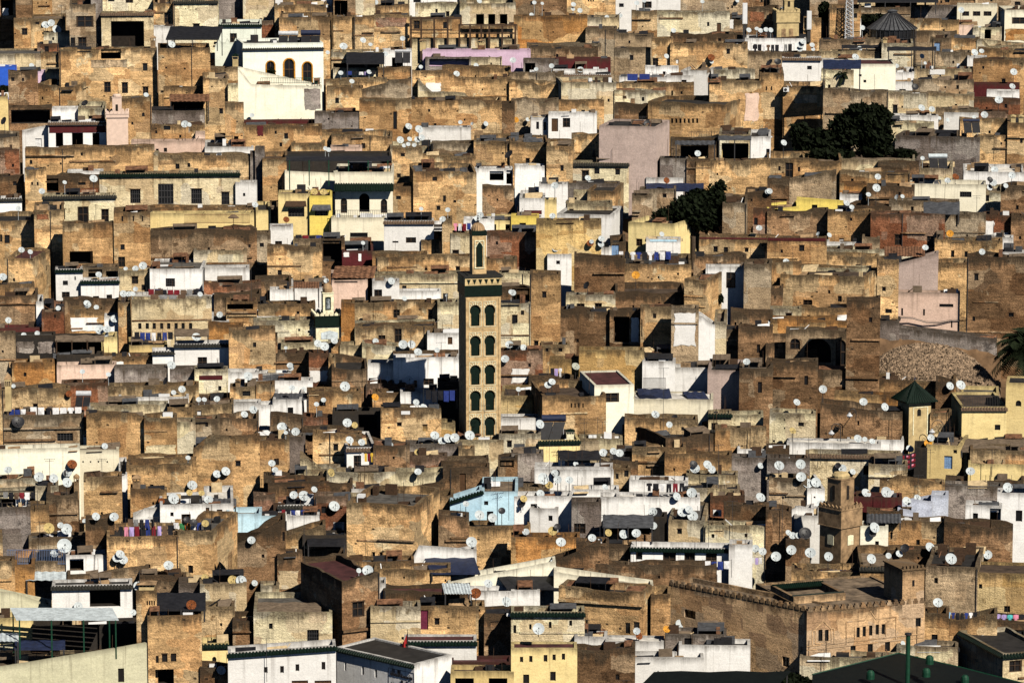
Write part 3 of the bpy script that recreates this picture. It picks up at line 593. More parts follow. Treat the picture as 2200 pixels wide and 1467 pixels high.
DATA = '''
-30 34 -25 40 b|brown house with white panel in top corner|o2,0,26,34 p6,18,12,16,w
34 68 -25 62 b|grey brown mud house beside white roof panel|
68 112 -25 28 o|orange mud wall with rows of tiny putlog holes|w80,6,3,3 w98,5,3,3
110 154 -25 24 t|grey house above the small brown tile eave|E=b
150 206 10 106 t|tan house with shallow arch above two doors|w164,35,37,24 w150,81,12,24 w168,81,18,24
196 218 -20 100 g|narrow grey house left of the tiled porch|w200,80,6,22
218 330 -20 26 c|cream upper storey above the deep black porch|w232,-2,14,6 w270,-2,16,9
218 330 28 106 c|cream porch house with large black opening under tiles|E=b o239,46,71,56
330 372 8 57 o|ochre house with grey shutter by the porch|w353,28,13,24
328 372 57 84 w|white wall under ochre house with grey shutter|
373 468 2 62 c|tall cream house under dark cornice behind black tent|E=d w415,52,14,8 w398,18,2,3 w420,19,2,3 J.03
30 66 42 92 o|small ochre house left of the tangled roof scrap|w47,62,12,14
66 140 40 70 o|ochre house under heap of white roof scrap|w76,48,8,5
94 150 70 94 c|small cream box above the red brick patch|
80 126 96 116 k|red brick strip with grey window|w96,100,9,13
88 128 115 148 o|ochre wall under the red brick strip|
-30 92 116 150 c|pale yellow terrace wall at the left edge|J.02
-30 36 143 200 u|bright blue wall with white rings|J.02
126 200 108 150 b|rough rubble wall below the shallow arch house|
128 338 106 205 o|large ochre house with two white framed windows|w224,177,14,22 w262,178,13,23 w307,137,10,16 w307,187,12,18 o217,105,43,22 p196,128,76,17,t
98 210 148 188 c|peeling cream wall with dark holes|w148,154,3,4 w118,153,3,3
62 100 154 186 v|mauve shed wall beside dark brown house|w89,174,9,8
18 82 150 232 b|dark brown house with two small square windows|w24,167,7,8 w47,168,5,7
78 160 185 230 o|ochre house with shaded slanting side wall|R45
340 452 104 208 o|tall bare ochre wall below the black tent|w355,144,4,4 w395,146,4,4 w362,128,2,2
-30 18 208 274 y|yellow wall at left edge below blue wall|
20 112 230 268 b|open brown shed with purple timbers|o24,236,84,30
112 168 232 266 w|white wall panel right of the purple shed|
168 224 232 268 c|cream hut with grey window left of pink tower|w190,250,15,15
236 326 210 276 o|ochre house with tiny arched window behind pink tower|a305,242,6,9
352 452 188 242 o|ochre house with rusty tin shed roof|o366,212,80,26
323 440 238 272 g|grey block wall under the rusty tin shed|
325 440 268 300 o|ochre wall with square vent below grey blocks|w352,270,14,10
437 490 170 252 o|ochre wall left of big cream retaining wall|
440 512 146 196 o|ochre side wall under the mint terrace|
490 524 183 224 c|narrow cream strip beside big cream wall|
484 524 222 300 o|ochre pier with grey cap below cream strip|
468 526 -20 26 g|grey weathered wall at top beside blue canopy|
522 592 -25 32 c|cream wall with orange stain at the top|
590 700 10 62 o|brown mud house under a blue roof edge|
690 714 -20 30 w|narrow white wall beside the blue roof edge|w704,13,6,12
556 612 44 60 k|brick parapet under the timber roof frame|
600 712 36 104 o|crumbling ochre wall behind the solar heaters|
470 562 52 120 m|mint house wing with dark green cornice|E=g w494,72,15,20 J.02
462 524 86 142 m|mint stair wall with four curved peaks|J.02 T462:100,470:84,476:92,484:92,488:82,494:92,502:92,506:82,512:92,524:92
522 695 94 182 m|mint villa with three orange arched doorways|e=d:104 L14 J.02 a573,132,17,40 a611,127,21,50 a651,134,19,44
512 692 180 264 C|big cream retaining wall with brown peeling patch|J.03 T512:147,540:182,692:186 p655,190,32,45,g
520 682 257 272 r|low maroon wall under big cream retaining wall|
522 692 270 325 o|ochre house streaked with maroon paint|p553,270,12,22,r
716 764 -25 36 b|brown house with dark stair opening at top|o719,2,28,34
762 806 -25 36 c|cream stained wall at top beside dark stairs|
800 880 -25 14 c|cream house with small dark square window|w832,-1,9,9
804 878 12 34 o|ochre box house with slanted brown roof|w803,30,26,10
716 760 36 106 o|ochre house right of the leaning pilaster|
760 804 36 106 o|ochre house with putlog holes between pilasters|
804 880 32 104 o|ochre house with red brick upper band|p808,38,66,20,k
712 825 112 168 c|terrace with black tarp and hung laundry|o716,136,100,28
716 815 147 172 c|cream parapet below the black tarp terrace|
820 884 108 148 w|white hut with silver solar collector on top|o842,124,24,20
812 884 146 174 o|ochre wall below white hut with silver collector|
700 832 170 194 o|ochre wall with lone dish below laundry|
702 778 188 242 o|ochre house with dark mossy parapet|
775 884 176 218 t|pale weathered wall with curved dark coping|T775:198,820:192,835:172,884:170
772 884 214 282 o|wide ochre mud house with slit alley on right|w845,240,8,38
676 796 242 282 g|grey cement wall with four drilled holes|w704,254,4,4 w775,256,4,4 w754,270,3,3
690 830 282 318 o|low ochre wall below the grey cement wall|
878 992 -25 10 w|white house with dark windows at top centre|w888,-2,16,8 w982,-4,14,13
892 1000 8 40 c|cream parapet wall with patchy ochre plaster|
988 1108 8 58 c|cream house with three tall black doorways|o1023,31,17,24 o1049,31,15,24 o1074,31,16,24
880 992 38 84 o|ochre house behind the black timber frame|w889,45,13,18 w952,48,10,14
988 1112 55 104 o|ochre wall behind right half of timber frame|
880 1110 84 106 c|low cream wall at foot of timber frame|
1104 1262 34 96 O|big orange wall with burnt brown stains|w1160,66,3,3 w1187,68,3,3
1105 1218 -20 36 b|brown house above the orange stained wall|
1214 1322 -25 32 o|ochre house with four slots in a row|w1263,-2,3,6 w1268,-2,3,6 w1273,-2,3,6
1260 1330 38 64 c|cream wall with red line beside orange wall|p1260,57,62,4,r
1258 1325 62 108 t|tan wall below the cream wall with red line|
908 1140 105 140 v|long lilac wall with dark roof edge|J.02 T908:107,1136:108
914 1012 123 146 g|dark grey shed in front of lilac wall|o922,127,86,17
1008 1078 123 146 c|rough cream hut in front of lilac wall|
1132 1292 94 112 t|long tan parapet below the orange wall|
1136 1285 104 130 b|brown mud wall right of the lilac wall|
1124 1200 128 158 g|grey shed with turquoise door frame|o1128,136,22,20
1194 1312 126 154 r|dark maroon shed wall with brown eave|
1188 1306 149 164 w|low white parapet with a small round post|
1212 1312 160 182 w|white house with brown zigzag eave|E=b w1240,172,14,6
886 1000 150 215 o|ochre house with curved parapet and white patch|T886:152,960:152,985:168,1000:170 p915,178,32,20,w
950 1098 144 176 o|ochre wall under dark grey roof slab|
984 1098 168 214 o|ochre house with two round holes|w1035,191,3,4 w1083,191,3,4
1094 1212 156 182 t|tan wall below the turquoise door frame|
1094 1212 174 216 o|ochre wall with dipped parapet|T1094:176,1140:176,1165:186,1185:178,1212:178
898 1010 172 222 c|cream ramp wall dropping to the right|T898:172,928:197,998:200,1010:212
1206 1324 178 238 c|cream peeling wall with torn plaster edge|L12
1194 1298 214 244 o|low ochre shed wall with dark corner posts|
880 1078 214 278 o|long ochre mud wall with two blurred seams|
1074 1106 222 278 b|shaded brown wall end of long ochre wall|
1098 1200 205 262 t|broken tan wall with sagging roof edge|T1098:215,1130:208,1160:222,1200:212
1178 1282 243 288 w|white house with black square window|w1209,254,16,20 d1185,255,14,28 J.06
900 1012 274 304 w|white parapet terrace with black tarpaulin|
1140 1192 252 284 w|white hut with narrow black doorways|w1152,262,6,16 w1168,262,6,18
1320 1462 -25 22 w|white house row at top right of centre|w1330,8,10,8 w1380,4,20,14
1456 1605 -25 24 t|tan mud house row along the top|
1357 1412 24 80 o|ochre brick end of long plastered wall|w1379,56,3,3
1408 1568 26 80 c|long yellowish plastered wall with torn hole|w1519,48,5,9 d1540,50,9,26
1566 1606 40 80 b|brown wall behind the white panel mast|p1566,40,10,22,w
1600 1672 18 76 b|brown house with bricked arch by orange dishes|p1612,26,30,20,k
1654 1745 -25 32 t|tan house behind the small square minaret|
1726 1764 40 84 o|ochre house right of the small square minaret|
1440 1604 72 104 b|brown mud wall with two square holes|w1476,82,10,8 w1543,83,6,6
1320 1404 74 108 t|rough tan wall at foot of brick end|
1400 1446 82 146 o|ochre tower house with orange dish|w1402,126,12,16
1440 1606 94 152 o|ochre house with one big black dish|
1600 1732 83 114 w|white terrace with dark hung laundry|w1617,98,10,8
1602 1764 112 128 t|tan ledge under the white laundry terrace|
1540 1606 118 152 c|cream house with black framed opening|o1543,125,14,20
1533 1622 150 178 c|cream slab terrace below black framed opening|
1443 1482 122 150 w|white hut with maroon door and blue cloth|d1466,131,12,18
1320 1398 104 142 t|tan mud house left of ochre tower|
1386 1458 144 166 w|white wall behind blue striped tarpaulin|w1424,154,6,8
1462 1516 153 182 w|white block with vertical shaded right side|R24
1330 1442 166 186 w|low white parapet under blue tarpaulin|
1432 1490 163 184 w|weathered white box with black window|w1464,172,11,9
1680 1764 124 164 w|white house with brown tile trim|E=b w1734,142,10,8
1632 1684 158 255 o|tall narrow ochre wall with two slit windows|w1645,186,3,9 w1656,186,3,9
1682 1772 186 264 o|ochre wall with pale brick panel|p1708,204,48,18,t w1708,240,2,3 w1718,240,2,3 w1728,240,2,3 w1737,240,2,3
1524 1640 174 262 o|broad ochre wall with pinkish plaster patch|p1600,200,30,60,p
1320 1432 180 202 o|narrow ochre band above the white peeling wall|
1320 1430 195 238 c|white peeling wall with brown blotches|p1355,212,9,14,b p1338,206,8,6,b
1428 1490 180 226 o|ochre block with white slit window|w1442,195,4,11
1392 1558 224 300 o|wide ochre house with seven dark slots|R36 w1441,255,5,10 w1450,255,5,10 w1459,255,5,10 w1468,255,5,10 w1477,255,5,10 w1486,255,5,10 w1495,255,5,10
1320 1394 226 275 b|rough brown wall below white peeling wall|
1780 1848 18 86 o|ochre house behind the steel lattice mast|
1786 1850 44 84 w|white house behind the steel lattice mast|
1842 2012 -25 18 c|cream hall under wide black roof at top|o1880,5,90,13
1842 1956 16 60 t|tan wall above the glass pavilion|
1952 2060 14 48 g|grey brown wall right of tan pavilion wall|
1954 2060 44 84 o|ochre wall beside the glass pavilion|
1994 2050 48 68 c|low cream box right of glass pavilion|
1966 2056 66 86 t|taupe wall right of glass pavilion|
2050 2092 54 82 p|pinkish brick hut right of glass pavilion|
2056 2142 10 62 C|cream modern house with three black windows|w2067,25,15,10 w2090,25,16,10 w2113,25,17,10 J.02
2090 2152 60 90 c|cream tattered hut below three black windows|o2115,64,14,20
2158 2240 22 88 C|cream and ochre house with wide black window|L14 w2174,38,34,14 p2160,62,50,25,O J.02
1760 1892 84 114 t|tan wall below the steel lattice mast|
1760 1890 110 130 c|cream wall under narrow black awning|
1894 1962 94 138 c|cream house stained orange with tall chimney|
1998 2044 83 114 t|tan hut with pale blue door|d2007,92,13,20
2008 2086 112 142 t|pale tan plain wall below blue door hut|
2040 2104 83 112 o|ochre wall right of blue door hut|
2098 2200 86 114 c|cream curved wall at right edge|T2098:86,2110:84,2125:100,2200:96
2100 2210 108 140 o|brown terraced house under cream curved wall|
2078 2120 122 152 w|small white hut with black scrawl and door|d2098,126,9,22
1828 1924 138 198 C|plain cream block with maroon roof|L8 w1845,160,6,5 w1855,172,6,6 rf=rr J.03
1764 1834 150 198 c|pale wall behind the small palm|
1764 1850 128 152 w|white hut under navy canopy|
1920 1964 156 178 w|square white panel wall right of cream block|
1920 1964 176 200 w|white wall below square white panel|w1932,192,14,5
1964 2090 148 176 c|cream roof hut with striped panels|p1998,148,32,12,w
1962 2092 172 202 t|tan brown parapet below striped panel hut|
2090 2190 180 202 r|dark maroon roof wall at right edge|
2120 2190 196 218 w|white lattice fence house at right edge|
2090 2200 128 180 o|ochre brown house below the scrawled hut|w2152,170,8,12
1768 1908 196 300 t|stained tan wall behind the big round tree|
1908 1994 200 252 c|cream house with dark door right of tree|w1918,226,10,18
1990 2092 202 238 c|long pale yellow stained wall|
2088 2192 212 240 k|red brown brick wall with vent holes|
2010 2102 236 262 t|tan wall behind two pale dishes|
1910 2016 248 268 w|white parapet right of the tree|
1908 2006 264 288 c|white stained wall with small dark slits|w1934,272,3,6 w1980,274,12,8
2028 2102 242 262 w|white low wall left of red lattice panel|
2100 2166 240 262 k|red lattice brick panel near solar heater|
2060 2176 258 305 o|ochre wall behind the blue solar heater|
2164 2240 264 336 o|ochre house with two domed chimneys|
2004 2104 -60 16 b|brown house with railings at top right|w2030,-2,10,8
2096 2240 -70 22 t|tan terraced house at top right corner|w2180,4,12,8
1596 1660 -60 26 b|brown house behind the white panel antenna|
1740 1800 -60 44 t|tan house left of lattice mast top|
104 228 262 320 w|white porch house with dark red timber front|E=b o120,286,16,30 o155,286,24,32 o199,286,15,33 p106,270,121,16,r J.03
48 108 272 318 w|white wing with small white door|d76,298,14,18 T48:284,90:272,108:272
282 440 303 336 p|low pink wall with two small dark windows|w335,320,6,10 w352,318,7,9 J.02
420 440 286 312 p|pink corner post above low pink wall|J.02
-30 42 296 328 t|tan wall at left edge with yellow plant|
-30 42 325 372 k|brown brick house at left edge|
-30 52 378 424 b|brown house with one square window, left edge|w28,390,8,9
-30 47 426 454 w|white house with dark tiled edge, left edge|E=d
54 332 316 368 o|long cracked ochre wall below white porch|
330 342 328 364 c|narrow cream gap between two ochre walls|
340 542 334 392 o|long rubble wall with sagging top|
538 566 328 392 g|grey wall end right of long rubble wall|
440 545 316 336 w|white parapet with dark red box|p450,328,47,16,r
214 516 372 445 c|cream hall with four barred windows|E=g w280,407,22,30 w340,395,33,44 w411,406,23,32 w476,413,17,27 J.03
145 222 368 382 w|white rubble coping left of cream hall|
96 222 380 418 b|half open brown ruin with brick base|o100,384,26,28 p160,404,50,12,k w168,392,16,6
506 552 392 445 w|white wall with tiny hole beside cream hall|w522,415,5,7
54 100 362 432 o|tan ruined corner with two slit windows|w67,391,4,7 w79,391,4,8
92 250 420 484 c|cream house with three tall black doors|E=d w126,450,14,22 w167,444,24,37 w218,450,16,31
-30 76 476 538 o|ochre house with white framed windows, left edge|w0,504,5,16 w10,505,11,18
74 138 452 555 o|ochre tower with red brick patch|p79,460,25,12,k
135 245 480 578 o|broad ochre wall with charred opening|o150,540,50,27
245 323 455 578 o|square ochre tower with blue tarp on top|w261,464,4,12 w285,464,3,12 w305,464,3,12 w259,525,9,12 w254,552,15,22
318 546 446 464 o|long ochre parapet above yellow terrace|
323 546 458 496 y|yellow terrace with brown lattice rail|J.02
323 552 494 566 b|long stained brown wall below yellow terrace|
416 530 538 578 c|cream wall with bright plaster corner|p468,546,56,28,c w478,551,3,5 w500,551,3,5
338 420 560 578 w|low white wall below long stained wall|
15 74 556 616 o|tan cube house with maroon roof|R36 rf=rr w81,575,4,13 w99,570,4,13
-30 75 612 664 o|ochre house below the tan cube house|w33,632,8,9
120 178 578 645 w|white house with three small black windows|w135,603,11,10 w160,594,3,8 w133,627,17,13 J.03 E=g
174 256 602 645 w|white house with green tile edge|E=g w158,631,10,10 w200,636,13,9 w229,633,12,14 J.03
176 256 574 604 t|dark roofed hut above green tile edge|o190,579,30,22 o228,582,22,18
254 324 582 620 c|cream hut with black window under maroon eave|w283,594,14,16
322 434 578 626 w|bright white cube with barred window|w356,598,20,18 R10 J.02
315 440 572 582 r|flat maroon roof strip above white cube|
284 462 635 652 w|low white wall under hung cloths|
440 536 575 612 w|weathered white block with three panels|
438 560 608 640 k|reddish wall under weathered white block|
460 562 628 664 b|dark brown hut left of striped shed|
564 616 340 402 o|ochre wall left of the dark pergola|
548 568 318 395 g|narrow grey wall left of dark pergola|
625 690 308 338 o|ochre hut with maroon roof and white side|R20 rf=rr
710 778 316 338 p|pink plastered low wall above pergola|
712 842 290 322 o|ochre wall above pink plastered wall|
838 932 314 334 c|cream hut under pale sheet roof|
843 908 318 412 o|tall ochre house right of pergola|w861,330,9,7 w853,374,8,8 w852,424,9,6
904 1022 334 374 o|ochre upper wall with flat parapet|
888 1024 369 474 o|large ochre wall with scars and holes|L8 w929,380,10,9 w952,420,6,14 w938,443,8,9 w974,430,6,6
842 892 400 472 o|ochre wall beside cream villa|w851,421,10,8
928 1032 308 346 t|tan wall with grey panel near black dish|
612 722 370 408 C|cream terrace wall below dark pergola|o617,345,105,24 J.02 T612:368,722:372
720 844 370 474 C|cream villa with green tiled balcony roof|e=G:395 a732,426,14,32 a772,416,22,40 a818,428,14,30 J.02
712 828 468 515 C|cream lower wall of balconied villa|w752,500,38,10 J.03
664 716 420 470 c|cream side wing with green gable|
598 667 416 505 y|pale yellow house with awning over barred window|w619,448,35,18 J.02
665 714 421 506 Y|mustard house with grey window hood|w677,450,26,14 J.02
550 582 452 494 y|yellow wall end with cypress shapes|
580 598 448 480 o|ochre strip left of pale yellow house|
580 630 486 532 w|white hut with maroon roof edge|w591,518,15,11 rf=rr
631 692 512 534 t|tan low hut beneath dark laundry|
574 692 530 590 o|ochre brown wall below white maroon hut|
690 740 512 564 b|black sheeted shed right of ochre wall|o694,516,40,46
735 802 540 578 r|red and white painted wall|p738,542,12,10,w p770,545,6,16,w
800 918 545 600 o|ochre wall below bright white house|
825 932 474 548 w|bright white house with stepped side|w843,518,13,4 w872,510,22,12 w882,520,5,20 E=b J.03
920 958 488 518 w|white bay with large rust dish|o922,490,32,24
905 952 516 550 o|brown box right of bright white house|
968 1018 500 562 c|cream wall with blue barred window|w972,538,14,21
950 972 470 560 o|narrow tan pier left of cream wall|
808 1012 550 600 o|long ochre wall behind the minaret|
805 990 588 640 c|long cream peeling wall left of minaret|
858 948 626 656 w|low white wall under cream peeling wall|
800 858 604 660 w|white ruin with tall black doorway|w804,622,17,32
1018 1106 305 362 o|ochre house with big black wall dish|
1020 1102 362 406 w|white ruin with gaping openings|o1052,368,30,20 o1088,366,12,30
1036 1104 402 446 b|brown wall under white ruin|
996 1062 470 502 w|white terrace with bright laundry|
1046 1156 474 500 y|yellow plank shed under dark eave|o1052,482,14,16 o1086,482,14,16
1046 1158 498 560 k|red brick wall right of minaret lantern|
1010 1110 556 600 o|ochre wall behind minaret lantern|
550 582 500 560 t|tan wall with square hole left of hut|w558,522,9,9
625 702 618 642 w|white wall under striped shed|
548 626 606 630 b|dark timber shed left of green box|
580 630 622 650 w|white wall left of small green minaret|
713 790 602 650 p|pinkish shack wall with rust roof|o718,600,50,8
1095 1178 306 364 o|ochre wall with rounded corner coping|
1174 1230 314 404 o|ochre tower house with small window|w1204,356,7,12
1228 1302 288 352 o|ochre brick wall beside pink block|w1273,322,6,16
1287 1410 273 398 P|tall blank pink block|R28 J.02
1223 1351 350 394 c|cream house with three square openings|w1250,367,15,24 w1277,362,11,12 w1322,364,10,12 E=d
1106 1170 358 408 w|white plastered house beside white ruin|J.1
1158 1220 396 428 w|white wall with dish below tower house|
1218 1332 394 412 g|grey metal ledge under cream openings|
1232 1266 412 438 c|small cream box with tiny window|w1233,424,6,6
1262 1320 410 452 o|ochre wall with shaded right flank|R20
1216 1316 436 468 c|cream terrace wall with handrail|
1116 1170 426 460 w|white worn wall with maroon base|p1126,452,38,8,r
1168 1196 430 460 y|small yellow wall beside white worn wall|
1197 1314 462 506 w|wide white wall with dark wall awning|R24 J.03
1152 1292 474 578 n|big ochre yellow wall|
1098 1158 464 502 Y|small bright yellow room with window|w1116,479,14,20
1176 1228 546 582 w|weathered white chimney room|w1195,560,8,8
1248 1314 532 560 w|white box under rust bowl and dish|
1358 1402 422 480 t|tan wall left of dark bushy tree|
1374 1452 404 438 t|tan house with two square windows|w1392,417,7,8 w1424,417,8,8
1388 1468 382 398 w|white ledge with rust bowl|
1350 1450 482 532 y|yellow house with green window|R52 w1366,513,14,16
1388 1462 514 544 w|white terrace wall with blue rim|p1396,514,58,5,l
1312 1345 520 552 b|brown wall with blue door|d1314,526,16,26
1418 1478 340 396 g|grey plastered cube beside pink block|
1475 1525 345 398 b|brown brick wall beside grey cube|
1440 1545 302 348 b|dark open shed with tiled lean-to|o1462,308,60,34
1544 1612 290 354 c|dark porch with two white posts|o1550,308,58,40
1520 1552 322 350 y|white and yellow low wall by ladder|
1495 1655 344 400 o|wide ochre wall below dark porch|
1608 1655 294 348 w|white house corner by blue window|w1646,320,8,12
1234 1342 552 628 b|large brown wall with dark parapet|
1338 1485 568 606 o|brown courtyard back wall with orange bowl|
1322 1472 628 664 b|brown courtyard house with white sheet|
1470 1516 600 690 o|ochre corner of courtyard house|R46
1502 1655 508 556 o|ochre wall with maroon top and small windows|w1533,530,9,12 w1555,531,9,12 w1600,533,8,9 p1503,506,150,7,r
1490 1604 550 578 b|stony brown ruin with dark holes|
1516 1600 574 648 w|white ruin facade with green shutters|w1527,588,14,24 w1560,585,20,34
1598 1656 568 664 t|tan cracked wall right of white ruin|
1138 1204 590 742 o|tall ochre house right of the minaret|w1165,627,9,13
1072 1142 588 622 c|cream wall right of minaret shoulder|
1074 1140 618 660 b|navy awning porch right of minaret|o1100,620,38,28
1216 1322 634 672 c|cream house with three dark gaps|w1239,652,17,14 w1278,652,15,17
1552 1604 438 512 t|tan wall right of dark bushy tree|
1618 1656 452 512 k|brick fragment wall with small window|w1620,468,8,16
1600 1656 412 450 b|brown roof wall with timber lean-to|
1923 2104 296 332 g|long mauve grey wall right of tree|R22
2100 2168 292 332 o|low ochre ruin right of mauve wall|
1648 1808 342 386 o|ochre house with black door and slit windows|w1687,350,17,35 w1672,357,5,10 w1714,359,5,10
1648 1702 384 432 b|brown cracked wall with white patch|
1696 1796 378 432 t|tan leaning wall with diagonal top|T1696:388,1796:366
1804 1965 342 370 c|pale broken wall below the big tree|
1886 1974 350 384 b|brown block with sloping coping|
1804 1955 368 398 o|low ochre wall with dark ridge|
1804 1862 394 422 O|rusty orange wall segment|
1804 1852 418 430 w|small white ledge under rusty wall|
1862 1965 400 440 b|brown terrace with leaning dish poles|
1975 2044 362 386 c|cream hut beneath black solar heater|p1975,380,36,10,r
2070 2200 370 396 w|white broken wall with dishes above|
1954 2118 396 438 C|pale yellow house with barred window|w2062,412,25,12 J.03
2108 2154 410 434 c|pale hut with dark doorway and lantern|w2113,420,12,13
2150 2240 396 464 b|brown wall with arched niche, right edge|
1711 1812 428 462 Y|bright yellow house with framed window|w1744,440,12,13 J.02 T1711:428,1795:430,1812:436
1648 1716 446 466 Y|bright yellow low wall|T1648:450,1716:444
1776 1915 440 462 b|grey brown slab terrace right of yellow house|
1910 2060 432 464 t|pale hut with black sheets and laundry|
1648 1780 454 516 b|brown eroded wall left of seam|
1778 1874 454 528 o|reddish ochre wall with lone window|w1826,468,5,7
1870 2030 460 548 k|red brown wall with two tall windows|w1922,504,14,23 w1991,507,14,24
2026 2118 460 520 t|shaded tan wall with pale panels|
2114 2178 462 514 k|brick patched white wall|p2116,475,20,35,w p2136,500,30,14,w
2112 2176 510 540 w|white lower wall under brick patch|
2172 2240 462 520 b|brown house at right edge near brick patch|
2008 2154 516 568 o|ochre house with sloping roof and slits|w2043,538,7,15 w2072,540,7,13
1648 1776 512 582 o|ochre wall with maroon coping|w1717,527,11,13 p1650,508,124,9,r
1776 1858 520 542 w|white parapet below lone window wall|
1766 1888 535 562 c|cream low wall with grey ramp|
1852 1890 512 556 t|grey pier beside timber scaffold|
1884 1962 535 556 c|pale ledge under timber scaffold|
1927 2015 546 636 P|pink slanted gable house|J.02 T1927:566,1945:562,2015:544
1922 2062 630 714 p|white pink house with T shaped slots|w1936,662,4,16 w1983,664,4,14 w2043,690,3,14 w2057,692,3,14 w2018,653,30,7 J.02
2012 2078 562 632 o|ochre wall between pink gable and brown block|
2076 2240 552 728 b|big brown brick block at right edge|w2093,588,9,15 w2089,680,6,10 w2167,672,11,9
2148 2200 542 600 w|white slanted hut on brown block|o2178,560,22,36
1760 1888 550 580 o|ochre wall behind maroon roof terrace|
1718 1872 576 602 c|cream terrace edge with maroon roof|rf=rr
1676 1856 596 660 o|large ochre house with steep shaded flank|R33 w1725,644,20,14
1648 1722 565 624 o|ochre house with dish and pole|w1669,597,5,11 w1650,607,9,7
1884 1930 556 726 o|tall ochre wall left of pink gable|w1895,617,8,9 w1902,664,14,9
1655 1682 620 662 b|brown wall in shadow below ochre house|
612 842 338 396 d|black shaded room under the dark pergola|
-30 80 636 708 b|dark tan wall at left edge above maroon roof|
78 94 648 708 w|narrow white strip right of tan wall|
90 138 670 724 k|square brick tower beside pink rug|w116,676,4,7
136 258 645 672 b|brown hut roof with pale dishes above|
150 224 664 716 o|ochre and white house with hung pink rug|p153,682,56,30,w
222 258 680 712 w|white gap wall behind two large dishes|
254 280 650 718 o|narrow ochre wall left of long hall|
283 455 643 722 c|long cream hall with eight small square windows|w297,694,7,13 w313,694,7,13 w328,694,7,13 w344,694,7,13 w359,694,7,13 w375,694,7,13 w390,694,7,13 w406,694,7,13
452 492 690 712 w|white dome base beside orange wall|
486 552 648 704 o|ochre shed wall with dark recess|o488,653,56,12
447 522 698 760 O|plain orange wall right of long hall|
492 592 708 806 o|tall plain ochre house with flat top|
-30 94 704 724 r|flat maroon roof at left edge|
-30 34 718 832 t|pinkish tan wall at left edge|w4,752,4,6
33 120 720 782 d|black framed shopfront with two grey curtains|p36,733,36,25,g p81,733,35,25,g
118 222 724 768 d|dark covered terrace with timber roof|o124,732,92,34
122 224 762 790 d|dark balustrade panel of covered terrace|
26 118 778 834 O|dark orange wall under black shopfront|w51,800,6,9
122 250 784 816 p|salmon pink wall under dark balustrade|J.02
218 252 724 768 y|yellow speckled mosaic wall|
278 360 742 768 y|long yellow speckled parapet|
222 330 766 794 o|ochre low wall with white patch|p224,776,42,16,w
375 496 738 798 w|white house with black doorway and dark cornice|E=d w425,767,20,25 J.03
328 378 754 796 w|white stepped wing left of black doorway|E=d J.03
246 360 790 832 g|grey cement wall below salmon wall|
365 426 793 834 g|grey rounded cement hut|w383,821,17,8
418 490 794 842 c|cream ledge wall with faded red stripe|p428,806,50,10,r
488 556 800 832 w|white wall behind chimney and dish|
494 556 832 870 o|ochre house with dark lintel window|w521,840,17,11
228 427 828 866 o|long ochre wall below grey cement walls|
132 232 822 874 k|reddish brown wall with dark rim|
-30 152 834 898 o|low ochre wall behind white laundry|
255 406 853 880 w|long white roof wall|
188 362 870 902 c|stained cream parapet with rounded end|
360 418 874 914 o|ochre stained wall right of rounded parapet|
413 502 870 908 o|ochre hut with white door on left|d424,882,9,18
500 560 866 902 w|white wall with hung dark clothes|
186 312 888 980 o|stepped ochre house with corner seams|T186:888,290:888,312:898
310 380 896 984 o|pale based ochre house|p313,955,64,26,c
8 180 892 974 t|broad pinkish tan wall with barred slot window|w123,930,34,17
-30 172 964 1030 C|bright cream wall below barred slot window|
178 248 934 974 C|cream box with maroon roof rim|R22 rf=rr p180,933,68,5,r
166 256 966 1018 C|cream wall with row of round vents|w177,990,3,4 w193,990,3,4 w210,990,3,4 w229,990,3,4
376 420 906 965 c|cream wall with dark shed band|
415 472 900 950 t|greenish tan hut with flat top|w441,907,6,10
468 556 898 934 b|brown low roofs right of greenish hut|
415 558 938 1026 o|gabled ochre house with square window|T415:962,450:934,558:938 w506,990,11,12
276 422 984 1036 o|long ochre wall below pale based house|
555 678 653 694 o|ochre ruin left of small green minaret|
548 604 680 698 w|white ledge left of small green minaret|
545 684 688 738 c|cream peeling wall with leaning chimney|
733 762 650 744 O|orange stained pier right of small green minaret|
752 942 650 694 o|ochre house with two black doorways|w845,665,14,18 w920,665,9,18
758 934 688 706 c|broken cream parapet under black doorways|
763 938 700 746 o|brown ochre house with dark window and door|w813,720,15,17 w848,706,15,30
940 988 648 706 c|cream torn wall beside the minaret|
918 990 716 762 w|white house with grey shutter beside minaret|d962,724,10,16
588 596 720 802 b|dark slit wall right of plain ochre house|
604 718 734 758 c|cream low wall under two large dishes|
712 732 732 760 o|ochre block right of cream low wall|
730 782 740 764 c|cream ledge left of sloped white wall|
778 880 736 772 c|sloped off white wall|T778:738,810:740,880:746
845 985 756 782 b|brown rubble parapet with blue sheet|
664 706 758 822 k|brick tower with whitewashed base|p665,796,38,24,w
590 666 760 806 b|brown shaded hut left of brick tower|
706 720 770 830 o|ochre slit beside brick tower|
713 790 796 848 b|brown wall beneath mauve sheet|
790 850 780 826 w|white hut with grey lean-to|o792,812,20,14
845 986 768 832 w|long white wall with rust streaks|w910,813,22,14
786 896 824 850 k|red brick parapet with dishes|
800 866 844 876 o|ochre wall with orange dish|
860 942 842 882 w|white grey wall with black cloth|
940 986 820 908 d|dark navy sheeted wall beside minaret|
548 624 802 826 w|white upper wall with grey lean-to|
548 672 818 846 w|long white parapet with two small dishes|
550 590 828 870 o|ochre end wall left of white hut|
586 648 858 900 w|white hut with one black window|w618,875,12,14 R8
548 588 870 900 w|white wall with dark plants|
660 776 842 890 o|ochre house with overhanging rim|
580 652 896 934 b|brown wall below white black-window hut|
652 716 898 924 k|brick stub wall with metal sheets|
714 824 884 930 d|black corrugated shed behind big dish|o770,890,40,34
